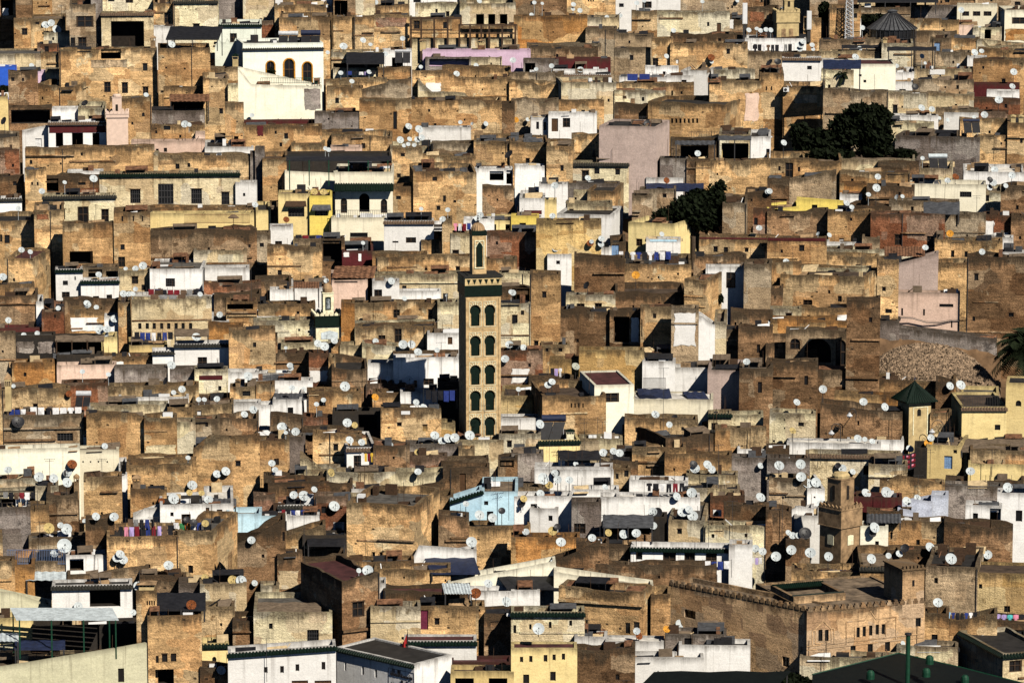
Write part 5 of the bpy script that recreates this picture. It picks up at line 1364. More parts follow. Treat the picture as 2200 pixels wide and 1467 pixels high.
# ---------------------------------------------------------------- awnings and sheds
def awning(x0, x1, yb, yf, foot, mat, name, label, cat, rise=None, ribs=0, posts=2, pm='metal', skew=0, dep=None, slats=False):
    """sloped sheet: back edge at row yb, front edge at row yf, posts down to row foot"""
    h, Y, on = anchor((x0+x1)/2, foot)
    Yf = (Y+.6) if h else depth(foot)
    A, B = at(x0, yf, Yf), at(x1, yf, Yf)
    s = F/Yf; dep = dep or max(1.6, min(6., (yf-yb)/s*3.2))
    a, b = at(x0+skew, yb, Yf+dep), at(x1+skew, yb, Yf+dep)
    O = (A+B)/2; zf = at(x0, foot, Yf).z
    root = thing(name, label, cat, (O.x, O.y, zf))
    mb = MB(); off = Vector((O.x, O.y, zf)); up = Vector((0, 0, .06))
    n = ribs or 1
    if slats:
        n = ribs
        for i in range(n):
            q0, q1 = (i+.0)/n, (i+.68)/n; f = lambda u, v: A.lerp(B, u).lerp(a.lerp(b, u), v)-off
            mb.face([f(0, q0), f(1, q0), f(1, q1), f(0, q1)]); mb.face([f(0, q0)-up, f(1, q0)-up, f(1, q0), f(0, q0)])
    elif ribs:
        n = ribs*2
        for i in range(n):
            p, q = i/n, (i+1)/n; z0 = Vector((0, 0, .07*(i % 2))); z1 = Vector((0, 0, .07*((i+1) % 2)))
            mb.face([A.lerp(B, p)-off+z0, A.lerp(B, q)-off+z1, a.lerp(b, q)-off+z1, a.lerp(b, p)-off+z0])
    else:
        m = 5
        for i in range(m):
            for j in range(3):
                def pt(u, v):
                    p = A.lerp(B, u).lerp(a.lerp(b, u), v)-off
                    return p+Vector((0, 0, -.12*math.sin(u*math.pi*2.3+v*2)**2))
                u0, u1, v0, v1 = i/m, (i+1)/m, j/3, (j+1)/3
                mb.face([pt(u0, v0), pt(u1, v0), pt(u1, v1), pt(u0, v1)])
                mb.face([pt(u0, v1)-up, pt(u1, v1)-up, pt(u1, v0)-up, pt(u0, v0)-up])
        mb.face([A-off, B-off, B-off-up*3, A-off-up*3])
    obj('canopy', mb, FM[mat], root)
    for i in range(posts):
        f = .03+.94*i/max(1, posts-1); p = A.lerp(B, f)-off
        pb = MB(); pb.box(p.x-.06, p.x+.06, p.y-.06, p.y+.06, -.4, p.z-.03); obj('post', pb, FM[pm], root)
    for q in (a.lerp(b, .03), a.lerp(b, .97)):
        q = q-off
        pb = MB(); pb.box(q.x-.06, q.x+.06, q.y-.06, q.y+.06, -1.5, q.z-.03); obj('post', pb, FM[pm], root)
    return root
def gable(x0, x1, xr, yr, ye, foot, mat, label):
    h, Y, on = anchor((x0+x1)/2, foot); Yf = Y+.6
    A, B, Rg = at(x0, ye, Yf), at(x1, ye+4, Yf), at(xr, yr, Yf+1.2)
    O = Vector(((A.x+B.x)/2, Yf, at(x0, foot, Yf).z))
    root = thing('gable_shelter', label, 'shelter', O); mb = MB(); d = Vector((2., 4.2, .2))
    for p, q in ((A, Rg), (Rg, B)):
        p, q = p-O, q-O; mb.face([p, q, q+d, p+d]); u = Vector((0, 0, -.07)); mb.face([p+u, p+d+u, q+d+u, q+u]); mb.face([p, q, q+u*2, p+u*2])
    obj('canopy', mb, FM[mat], root)
    for p in (A-O, B-O):
        for k in (0.1, 4.):
            pb = MB(); pb.box(p.x-.07, p.x+.07, p.y+k-.07, p.y+k+.07, -.5, p.z); obj('post', pb, FM['metal'], root)
# ---------------------------------------------------------------- laundry
def cloth_poly(k, w, h):
    if k == 0: return [(0, 0), (w, 0), (w*.97, -h), (w*.02, -h*.96)]
    if k == 1: return [(0, -.05*h), (w*.3, 0), (w*.7, 0), (w, -.05*h), (w*.98, -h*.38), (w*.76, -h*.34), (w*.78, -h), (w*.22, -h*.98), (w*.24, -h*.34), (w*.02, -h*.4)]
    return [(w*.1, 0), (w*.9, 0), (w*.95, -h), (w*.58, -h), (w*.5, -h*.4), (w*.42, -h), (w*.05, -h)]
KN = ['towel', 'shirt', 'trousers']
def laundry(x0, x1, y, hh, cols, place, sag=2, back=.9, kinds=None):
    cols = cols.replace(' ', ''); n = len(cols)
    xm = (x0+x1)/2
    h, P, on = roof_point(xm, y+hh, back); Y = P.y
    rng = random.Random(x0+y)
    a, b = at(x0-4, y-1, Y), at(x1+4, y-1, Y)
    lb = MB(); m = (a+b)/2-Vector((0, 0, sag/spx(a)))
    lb.tube(a-a, m-a, .012, 4); lb.tube(m-a, b-a, .012, 4)
    for q in (a, b): lb.tube(q-a+Vector((0, 0, .1)), q-a-Vector((0, 0, hh/spx(a)+.9)), .03, 4)
    ln = obj('washing_line', lb, FM['metal'], None, loc=a)
    tag(ln, f'thin washing line with poles {place}', 'washing line', 'washing lines on the roofs', 'thing')
    cnt = {}; made = []
    for i, c in enumerate(cols):
        k = (kinds[i % len(kinds)] if kinds else rng.choice((0, 0, 1, 2)))
        k = int(k)
        xa = x0+(x1-x0)*(i+.06)/n; xb = x0+(x1-x0)*(i+.94)/n
        f = (i+.5)/n; yy = y+sag*math.sin(f*math.pi)
        p = at(xa, yy, Y); w = (xb-xa)/spx(p); g = hh*rng.uniform(.8, 1.05)/spx(p)
        poly = cloth_poly(k, w, g); mb = MB()
        mb.prism(poly, -.015, .015)
        mb.v = [(x, yv+.07*math.sin(x*5+i)*min(1, -z*2), z) for x, yv, z in mb.v]
        o = obj(KN[k], mb, CM[c], None, loc=(p.x, p.y, p.z)); made.append((o, c, k))
    tot = {}
    for o, c, k in made: tot[(c, k)] = tot.get((c, k), 0)+1
    for o, c, k in made:
        cnt[(c, k)] = cnt.get((c, k), 0)+1
        pre = (ORD[cnt[(c, k)]-1]+' ') if tot[(c, k)] > 1 else ''
        tag(o, f'{pre}{CLOTH[c][0]} {KN[k]} hung on the line {place}', KN[k], 'laundry on the roof lines', 'thing')
# ---------------------------------------------------------------- antennas, chimneys, heaters
def antenna(x, yt, yb, label, bars=2):
    h, P, on = roof_point(x, yb, .6); Q = at(x, yt, P.y); z = Q.z-P.z
    root = thing('tv_antenna', label, 'antenna', P, 0, 'aerial poles on the roofs')
    mb = MB(); mb.tube((0, 0, -.6), (0, 0, z), .028, 4); obj('mast', mb, FM['metal'], root)
    if bars:
        mb = MB()
        for i in range(bars):
            zz = z*(1-.12*i)-.05; L = .55-.12*i
            mb.tube((-L, -.1, zz), (L, .1, zz), .018, 4)
            for j in range(-2, 3): mb.tube((L*j/2.2, -.25, zz), (L*j/2.2, .25, zz), .010, 3)
        obj('aerial', mb, FM['metal'], root)
def chimney(x0, x1, yt, yb, mat, cap, label, slots=3, pyramid=True):
    xm = (x0+x1)/2; h, P, on = roof_point(xm, yb, .8); s = spx(P)
    w = (x1-x0)/s; H = (yb-yt)/s
    root = thing('lantern_chimney', label, 'chimney', P)
    mb = MB(); b = H*.6
    mb.box(-w*.36, w*.36, -w*.36, w*.36, -.5, b)
    for i in range(slots+1):
        q = -w*.36+i*w*.72/slots; mb.box(q-.03*w, q+.03*w, -w*.34, w*.34, b, b+H*.16)
    mb.box(-w*.42, w*.42, -w*.42, w*.42, b+H*.16, b+H*.22)
    obj('shaft', mb, FM[mat], root)
    rb = MB()
    if pyramid: rb.lathe([(w*.68, b+H*.22), (w*.3, b+H*.34), (0, H)], 4)
    else: rb.lathe([(w*.5, b+H*.22), (w*.46, b+H*.3), (w*.3, H*.93), (0, H)], 10)
    o = obj('cap', rb, FM[cap], root); o.rotation_euler = (0, 0, math.pi/4 if pyramid else 0)
def solar(x0, x1, yt, ym, yb, tankmat, label, lean=0, ntank=1):
    xm = (x0+x1)/2; h, P, on = roof_point(xm, yb, 1.2); s = spx(P); w = (x1-x0)/s; H = (yb-yt)/s; hm = (yb-ym)/s
    root = thing('solar_water_heater', label, 'water heater', P, 0, 'solar water heaters on the roofs')
    L = lean/s
    tb = MB(); r = (H-hm)*.5
    n = 10; z = hm+r
    for i in range(n):
        a, b = 2*math.pi*i/n, 2*math.pi*(i+1)/n
        pa, pb = (math.cos(a)*r+.9, math.sin(a)*r+z), (math.cos(b)*r+.9, math.sin(b)*r+z)
        tb.face([(-w/2+L, pa[0], pa[1]), (w/2+L, pa[0], pa[1]), (w/2+L, pb[0], pb[1]), (-w/2+L, pb[0], pb[1])])
    for e in (-w/2+L, w/2+L): tb.face([(e, math.cos(2*math.pi*i/n)*r+.9, math.sin(2*math.pi*i/n)*r+z) for i in range(n)])
    obj('tank', tb, FM[tankmat], root)
    pb = MB()
    for a, b in ((-w*.48, -.03), (.03, w*.48)):
        pb.face([(a, -.5, .1), (b, -.5, .1), (b+L, .7, hm), (a+L, .7, hm)]); pb.face([(a, -.5, .04), (a+L, .7, hm-.06), (b+L, .7, hm-.06), (b, -.5, .04)])
        pb.face([(a, -.5, .1), (b, -.5, .1), (b, -.5, .04), (a, -.5, .04)])
    obj('collector', pb, FM['black'], root)
    for q in (-w*.4, w*.4):
        lb = MB(); lb.tube((q+L, 1.0, -.5), (q+L, .9, hm+.1), .03, 4); lb.tube((q, -.5, .08), (q+L, .95, .0), .03, 4); obj('leg', lb, FM['steel'], root)
# ---------------------------------------------------------------- trees
def leaf_cloud(mb, blobs, n, size, rng):
    tot = sum(b[3]*b[4]*b[5] for b in blobs)
    for cx, cy, cz, rx, ry, rz in blobs:
        k = int(n*rx*ry*rz/tot)
        for _ in range(k):
            while True:
                v = Vector((rng.uniform(-1, 1), rng.uniform(-1, 1), rng.uniform(-1, 1)))
                if .25 < v.length < 1: break
            v = v*(.75+.35*rng.random())
            p = Vector((cx+v.x*rx, cy+v.y*ry, cz+v.z*rz))
            d = Vector((rng.uniform(-1, 1), rng.uniform(-1, 1), rng.uniform(-.6, 1))).normalized(); e = d.orthogonal().normalized(); f = d.cross(e)
            s = size*rng.uniform(.5, 1.3)
            mb.face([p-e*s*.5, p+f*s*.9-e*s*.1, p+e*s*.5, p-f*s*.9])
def tree(xc, ybase, blobs_px, label, name='broadleaf_tree', n=5200, size=.34, trunk=True):
    """blobs_px: (x, y, rx, ry) ellipses of the crown in the photo"""
    Y = depth(ybase); s = F/Y; base = at(xc, ybase, Y); g = terrain(Y)
    root = thing(name, label, 'tree', (base.x, base.y, g)); rng = random.Random(int(xc)); O = Vector((base.x, base.y, g))
    bl = []
    for x, y, rx, ry in blobs_px:
        p = at(x, y, Y+rng.uniform(-.6, .8))-O; bl.append((p.x, p.y, p.z, rx/s, max(rx, ry)*.8/s, ry/s))
    if trunk:
        tb = MB(); top = Vector((bl[0][0], bl[0][1], bl[0][2]))
        tb.tube((0, 0, -.4), top*.55, .28, 8)
        for b in bl: tb.tube(top*.5, (b[0], b[1], b[2]), .10, 6)
        obj('trunk', tb, FM['bark'], root)
    cb = MB(); leaf_cloud(cb, bl, n, size, rng); obj('crown', cb, FM['leaf'], root)
    return root
def palm(xc, yc, ybase, r, label, nf=30, thick=.2):
    Y = depth(ybase); s = F/Y; c = at(xc, yc, Y); g = terrain(Y); O = Vector((c.x, c.y, g)); rng = random.Random(int(xc)+5)
    root = thing('palm_tree', label, 'palm tree', O); tb = MB(); hgt = c.z-g
    for i in range(8): tb.tube((0, 0, hgt*i/8-.3*(i == 0)), (0, 0, hgt*(i+1)/8), thick*(1.15-.05*i), 8)
    obj('trunk', tb, FM['bark'], root)
    cb = MB(); R = r/s
    for i in range(nf):
        az = rng.uniform(0, 6.283); el = rng.uniform(-.5, 1.25); L = R*rng.uniform(.8, 1.1)
        pts = []
        for j in range(8):
            t = j/7; rad = L*t*math.cos(el)*(1-.1*t); z = L*t*math.sin(el)-L*.55*t*t
            pts.append(Vector((math.cos(az)*rad, math.sin(az)*rad, hgt+z)))
        side = Vector((-math.sin(az), math.cos(az), 0))
        for p, q in zip(pts, pts[1:]):
            for k in range(3):
                m = p.lerp(q, k/3+.1); d = (q-p).normalized(); w = L*.30*(1-(m-pts[0]).length/L*.5)
                for sg in (-1, 1):
                    tip = m+side*sg*w+d*w*.6-Vector((0, 0, w*.35))
                    cb.face([m-d*.10, m+d*.12, tip])
    obj('crown', cb, FM['leaf2'], root)
# ---------------------------------------------------------------- towers
def tower_frame(xc, ybase, ytop, a, L, x0, x1):
    """local frame of a rectangular tower: corner or front"""
    pass
def frame_of(x0, x1, ybase, L=0, dt=None, rot=None):
    h = dict(x0=x0, x1=x1, yt=ybase-10, yb=ybase, L=L, R=0, d=dt, T=None)
    st = random.getstate(); place(h); random.setstate(st)
    if not L: h['th'] = -math.atan2(h['A'].x, h['A'].y)
    return h
def zrow(h, y):
    return at(h['x0'], y, h['P0'].y).z
def horseshoe(cx, z0, z1, w):
    """outline of a horseshoe arch opening, bottom left first, clockwise"""
    r = w*.52; cz = z1-r*1.05; pts = [(cx-w*.40, z0)]
    a0 = math.radians(218)
    for i in range(15):
        a = a0-(a0-math.radians(-38))*i/14
        pts.append((cx+r*math.cos(a), cz+r*math.sin(a)*(1.05 if math.sin(a) > 0 else 1)))
    pts.append((cx+w*.40, z0))
    return pts
def ring_fill(mb, rect, hole, y):
    """face in the plane y between a rectangle and an arch outline that stands on its bottom edge"""
    x0, x1, z0, z1 = rect; n = len(hole); mid = n//2
    left = [(x0, z0)]+hole[:mid+1]+[(hole[mid][0], z1), (x0, z1)]
    right = hole[mid:]+[(x1, z0), (x1, z1), (hole[mid][0], z1)]
    mb.face([(x, y, z) for x, z in left]); mb.face([(x, y, z) for x, z in right])
    for a, b in zip(hole, hole[1:]): mb.face([(a[0], y, a[1]), (b[0], y, b[1]), (b[0], y+.22, b[1]), (a[0], y+.22, a[1])])
def main_minaret():
    h = frame_of(1001, 1076, 952, 15, 3.7); w, Y = h['w'], h['P0'].y; d = w
    s = F/Y; g = terrain(Y)-.5; zr = lambda y: zrow(h, y)-g
    root = thing('minaret', 'tall green tiled minaret with paired horseshoe arches and ribbed dome', 'minaret', (h['P0'].x, h['P0'].y, g), h['th'])
    px = lambda x: (x-1001)/75.*w
    H = zr(637); body = MB(); st = FM['minstone']
    tiers = [(652, 701), (718, 765), (781, 827), (836, 883), (893, 937)]
    # side and back walls of the shaft
    body.face([(0, d, 0), (0, 0, 0), (0, 0, H), (0, d, H)]); body.face([(w, 0, 0), (w, d, 0), (w, d, H), (w, 0, H)]); body.face([(w, d, 0), (0, d, 0), (0, d, H), (w, d, H)])
    xs = [0, px(1010), px(1033), px(1041), px(1064), w]
    # front: solid strips plus arch bays
    zs = []; prev = 0.
    for t, b in reversed(tiers):
        z0, z1 = zr(b), zr(t)
        body.face([(0, 0, prev), (w, 0, prev), (w, 0, z0), (0, 0, z0)])
        for a, c in ((xs[0], xs[1]), (xs[2], xs[3]), (xs[4], xs[5])): body.face([(a, 0, z0), (c, 0, z0), (c, 0, z1), (a, 0, z1)])
        prev = z1
    body.face([(0, 0, prev), (w, 0, prev), (w, 0, H), (0, 0, H)])
    for x in (.02, w-.22):                     # corner pilasters
        body.box(x, x+.2, -.06, .0-.001, 0, H-.2)
    obj('shaft', body, st, root)
    for t, b in tiers:
        z0, z1 = zr(b), zr(t)
        for a, c in ((xs[1], xs[2]), (xs[3], xs[4])):
            bay = MB(); hs = horseshoe((a+c)/2, z0, z1-.2, (c-a)*.98); ring_fill(bay, (a, c, z0, z1), hs, 0.)
            pn = obj('arch_bay', bay, st, root)
            pl = MB(); pl.face([(a, .215, z0), (c, .215, z0), (c, .215, z1), (a, .215, z1)]); obj('tile_panel', pl, FM['green_tile'], pn)
            tr = MB()
            for i in range(2, len(hs)-2):      # scalloped ring of raised lobes round the arch
                x, z = hs[i]; cx, cz = (a+c)/2, z1-.22-(c-a)*.49
                dx, dz = x-cx, z-cz; L = math.hypot(dx, dz) or 1
                for k, rr in ((.10, .075), (.27, .06)):
                    ex, ez = x+dx/L*k, z+dz/L*k
                    if a-.06 < ex < c+.06 and ez < z1+.12: tr.prism([(ex+rr*math.cos(q*1.047), ez+rr*math.sin(q*1.047)) for q in range(6)], -.05, -.002)
            for zz in (z0-.10, z1+.12): tr.box(a-.04, c+.04, -.05, -.002, zz, zz+.05)
            tr.box(a-.09, a-.04, -.05, -.002, z0-.05, z1+.12); tr.box(c+.04, c+.09, -.05, -.002, z0-.05, z1+.12)
            obj('arch_trim', tr, FM['creamtile'], pn)
    # green tile band, saw-tooth frieze, coping
    for y0, y1, mt, nm, e in ((637, 614, 'green_tile', 'tile_band', .12), (614, 597, 'buff', 'frieze', .08)):
        bb = MB(); bb.box(-e, w+e, -e, d+e, zr(y0), zr(y1)); obj(nm, bb, FM[mt], root)
    for sx in range(1):
        fb = MB(); n = 6
        for i in range(n):
            c = (i+.5)*w/n; q = w/n*.34; fb.prism([(c-q, zr(601)), (c, zr(612)), (c+q, zr(601))], -.11, -.082)
        obj('merlon_inlay', fb, FM['green_tile'], root)
    cp = MB(); cp.box(-.2, w+.2, -.2, d+.2, zr(597), zr(594)); cp.box(.35, w-.35, .35, d-.35, zr(594), zr(593)+.02); obj('coping', cp, FM['dark_tile'], root)
    # lantern
    la, lb = px(1020), px(1050); lw = lb-la; y0 = (d-lw)/2; z0, z1 = zr(594), zr(510)
    lan = MB(); lan.box(la, lb, y0, y0+lw, z0, z1); lt = obj('lantern', lan, st, root)
    q = MB(); q.box(la-.05, lb+.05, y0-.05, y0+lw+.05, z1, zr(500)); obj('tile_band', q, FM['green_tile'], lt)
    cx = (la+lb)/2
    ap = MB(); zz0, zz1 = zr(577), zr(524); aw = lw*.22
    ap.prism([(cx-aw, zz0), (cx-aw, zz1-.55), (cx-aw*.7, zz1-.25), (cx, zz1), (cx+aw*.7, zz1-.25), (cx+aw, zz1-.55), (cx+aw, zz0)], y0-.05, y0-.005); obj('arch_panel', ap, FM['green_tile'], lt)
    tr = MB()
    for sg in (-1, 1):
        tr.box(cx+sg*(aw+.14)-.04, cx+sg*(aw+.14)+.04, y0-.09, y0-.004, zz0-.1, zz1+.1)
    tr.box(cx-aw-.18, cx+aw+.18, y0-.09, y0-.004, zz1+.1, zz1+.18); tr.box(cx-aw-.18, cx+aw+.18, y0-.09, y0-.004, zz0-.18, zz0-.1)
    P = [(cx-aw-.05, zz1-.5), (cx-aw*.72, zz1-.2), (cx, zz1+.07)]
    for sg in (1, -1):
        for (ax, az), (bx, bz) in zip(P, P[1:]): tr.tube((cx+sg*(ax-cx), y0-.07, az), (cx+sg*(bx-cx), y0-.07, bz), .04, 5)
    obj('arch_trim', tr, FM['creamtile'], lt)
    # ribbed dome
    db = MB(); R = lw*.47; zc = zr(500); n = 32
    for i in range(n):
        for j in range(7):
            def q(i_, j_):
                a = 2*math.pi*i_/n; e = math.pi/2*j_/7; r = R*math.cos(e)*(1.06 if i_ % 2 else .94)
                return (cx+r*math.cos(a), d/2+r*math.sin(a), zc+R*1.15*math.sin(e))
            db.face([q(i, j), q(i+1, j), q(i+1, j+1), q(i, j+1)])
    obj('dome', db, FM['weather'], lt)
    fb = MB(); zt = zc+R*1.15
    fb.tube((cx, d/2, zt-.1), (cx, d/2, zr(462)), .03, 5)
    for k, rr in ((.12, .17), (.42, .12), (.66, .08)): fb.lathe([(0, zt+k-rr), (rr*.8, zt+k-rr*.6), (rr, zt+k), (rr*.8, zt+k+rr*.6), (0, zt+k+rr)], 8, cx, d/2)
    obj('finial', fb, FM['metal'], lt)
def square_minaret(name, label, x0, x1, ybase, ycor, ytop, lx0, lx1, ylt, mat, band=None, bandrows=None, dome='dome', ydome=None, L=0, panels=(), merl=True, finial=True, wins=(), capmat=None):
    """shaft x0..x1 from ybase up to ycor, upper band up to ytop, lantern lx0..lx1 up to ylt, crowned by a dome or pyramid up to ydome"""
    h = frame_of(x0, x1, ybase, L, (x1-x0)/scale(ybase)); w, Y = h['w'], h['P0'].y; d = w if L < 30 else h['d']
    g = terrain(Y)-.5; zr = lambda y: zrow(h, y)-g; px = lambda x: (x-x0)/(x1-x0)*w
    root = thing(name, label, 'minaret' if name == 'minaret' else 'tower', (h['P0'].x, h['P0'].y, g), h['th'])
    b = MB(); b.box(0, w, 0, d, 0, zr(ycor)); obj('shaft', b, FM[mat], root)
    e = .10 if ytop != ycor else 0
    if ytop != ycor:
        b = MB(); b.box(-e, w+e, -e, d+e, zr(ycor), zr(ytop)); b.box(-e-.06, w+e+.06, -e-.06, d+e+.06, zr(ytop), zr(ytop)+.10); b.box(-e-.06, w+e+.06, -e-.06, d+e+.06, zr(ycor)-.08, zr(ycor)); obj('upper_band', b, FM[band or mat], root)
    if merl:
        mb = MB(); n = max(5, int((w+2*e)/.48)); q = (w+2*e)/n; z = zr(ytop)+.1
        mb.prism([(-q*.4, 0), (-q*.4, .2), (0, .4), (q*.4, .2), (q*.4, 0)], -.07, .07); me = mb.mesh('merlon', FM[mat])
        for i in range(n):
            for yy in (-e+.05, d+e-.05): link('merlon', me, root, (-e+(i+.5)*q, yy, z))
            for xx in (-e+.05, w+e-.05): link('merlon', me, root, (xx, -e+(i+.5)*(d+2*e)/n, z), math.pi/2)
    la, lb = px(lx0), px(lx1); lw = lb-la; y0 = d/2-lw/2; zl = zr(ylt)
    b = MB(); b.box(la, lb, y0, y0+lw, zr(ytop), zl); b.box(la-.06, lb+.06, y0-.06, y0+lw+.06, zl, zl+.1); lt = obj('lantern', b, FM[mat], root)
    cx, cy = (la+lb)/2, d/2; zd = zr(ydome)
    b = MB()
    if dome == 'dome': b.lathe([(lw*.46, zl+.1), (lw*.48, zl+.1+(zd-zl)*.35), (lw*.36, zl+.1+(zd-zl)*.7), (lw*.12, zl+(zd-zl)*.95), (0, zd)], 14, cx, cy)
    else: b.lathe([(lw*.85, zl+.1), (0, zd)], 4, cx, cy)
    obj('dome', b, FM[capmat or mat], lt)
    if finial:
        b = MB(); b.tube((cx, cy, zd-.1), (cx, cy, zd+.7), .03, 5); b.lathe([(0, zd+.1), (.1, zd+.2), (0, zd+.3)], 8, cx, cy); obj('finial', b, FM['metal'], lt)
    for (xa, ya, ww, hh, mt, nm) in panels:
        b = MB(); a, c = px(xa), px(xa+ww); yy = y0 if ya < ytop-2 else (-e if ya < ycor-1 else 0)
        b.prism([(a, zr(ya+hh)), (c, zr(ya+hh)), (c, zr(ya)-.12*(c-a)), ((a+c)/2, zr(ya)), (a, zr(ya)-.12*(c-a))], yy-.05, yy-.006); obj(nm, b, FM[mt], lt if ya < ytop-2 else root)
        if L > 30:
            b2 = MB(); b2.v = [(y if ya >= ytop-2 else y-y0+la, (x-w/2)*(d/w if ya >= ytop-2 else 1)+d/2, z) for x, y, z in b.v]; b2.f = list(b.f); b2.uv = list(b.uv); obj(nm, b2, FM[mt], lt if ya < ytop-2 else root)
    return h, root, zr
# ================================================================ build the place
WM['M'] = wall_mat('mosque', (.56, .35, .185), (.70, .465, .26), .35, .6, .75, .10, (.60, .46, .33), streak=.6)
for line in DATA.strip().split('\n'):
    if line.strip(): HOUSES.append(parse(line))
for h in HOUSES: place(h)
auto_depth()
build_ground()
for h in HOUSES: build(h)
build_dishes(DISHES)
main_minaret()
# small pink minaret
square_minaret('minaret', 'small smooth pink minaret with domed lantern', 230, 276, 328, 252, 246, 243, 263, 212, 'pinkplaster', ydome=204, panels=[(250, 226, 5, 14, 'inner', 'slit_window')], finial=False)
# small square yellow grey minaret at the top
square_minaret('minaret', 'square buff minaret with arched panels near the top edge', 1669, 1716, 92, 48, 28, 1687, 1707, 4, 'buff', ydome=-8, L=8, panels=[(1679, 62, 9, 18, 'weather', 'arch_panel'), (1695, 62, 9, 18, 'weather', 'arch_panel'), (1694, 4, 5, 12, 'inner', 'slit_window')])
# small green banded minaret
square_minaret('minaret', 'small cream minaret with green tiled band and grey dome', 679, 736, 742, 701, 681, 697, 720, 634, 'creamtile', band='green_tile', ydome=612, L=8, capmat='weather', panels=[(702, 641, 12, 28, 'green_tile', 'arch_panel'), (704, 645, 8, 22, 'pale', 'arch_panel'), (690, 711, 36, 18, 'pale', 'panel')])
# weathered minaret at the right
square_minaret('minaret', 'weathered ochre minaret with tall lantern beside mosque', 1806, 1848, 1218, 1134, 1098, 1813, 1841, 1036, 'weather', ydome=1020, L=46, capmat='buff', panels=[(1820, 1152, 12, 22, 'creamtile', 'niche'), (1825, 1048, 5, 30, 'inner', 'slit_window')])
# pale tower with green pyramid roof
def green_tower():
    h = frame_of(1952, 1999, 946, 24, 2.5); w = h['w']; d = max(h['d'], w); g = terrain(h['P0'].y)-.5; zr = lambda y: zrow(h, y)-g
    root = thing('roof_tower', 'pale yellow tower with dark green pyramid tile roof', 'tower', (h['P0'].x, h['P0'].y, g), h['th'])
    b = MB(); b.box(0, w, 0, d, 0, zr(866)); b.box(-.06, w+.06, -.06, d+.06, zr(866), zr(863)); obj('shaft', b, FM['buff'], root)
    b = MB(); e = .55; z0, z1 = zr(863), zr(824); cx, cy = w/2, d/2; n = 12
    cs = [(-e, -e), (w+e, -e), (w+e, d+e), (-e, d+e)]
    for i in range(4):
        (ax, ay), (bx, by) = cs[i], cs[(i+1) % 4]
        b.face([(ax, ay, z0), (bx, by, z0), (cx, cy, z1)]); b.face([(ax, ay, z0), (bx, by, z0), (bx, by, z0-.12), (ax, ay, z0-.12)])
        for k in range(1, n):
            f = k/n; p = Vector((ax+(bx-ax)*f, ay+(by-ay)*f, z0)); t = max(.05, 1-abs(2*f-1)); q = p.lerp(Vector((cx, cy, z1)), t)
            b.tube(p+Vector((0, 0, .02)), q+Vector((0, 0, .02)), .05, 4)
    obj('roof', b, FM['green_tile'], root)
    b = MB(); zz0, zz1 = zr(895), zr(880); c = w*.46; a = w*.085
    b.prism([(c-a, zz0), (c+a, zz0), (c+a, zz1-.15), (c+a*.5, zz1), (c-a*.5, zz1), (c-a, zz1-.15)], -.02, -.004); obj('window', b, FM['glass'], root)
    b = MB()
    for x0, x1, za, zb in ((w*.18, w*.22, zr(935), zr(877)), (w*.82, w*.86, zr(935), zr(877)), (w*.18, w*.86, zr(877), zr(875.5))): b.box(x0, x1, -.05, -.002, za, zb)
    obj('moulding', b, FM['creamtile'], root)
    b = MB(); b.tube((cx, cy, z1-.05), (cx, cy, z1+.6), .03, 5); b.lathe([(0, z1+.1), (.13, z1+.22), (0, z1+.36)], 8, cx, cy); obj('finial', b, FM['navy'], root)
green_tower()
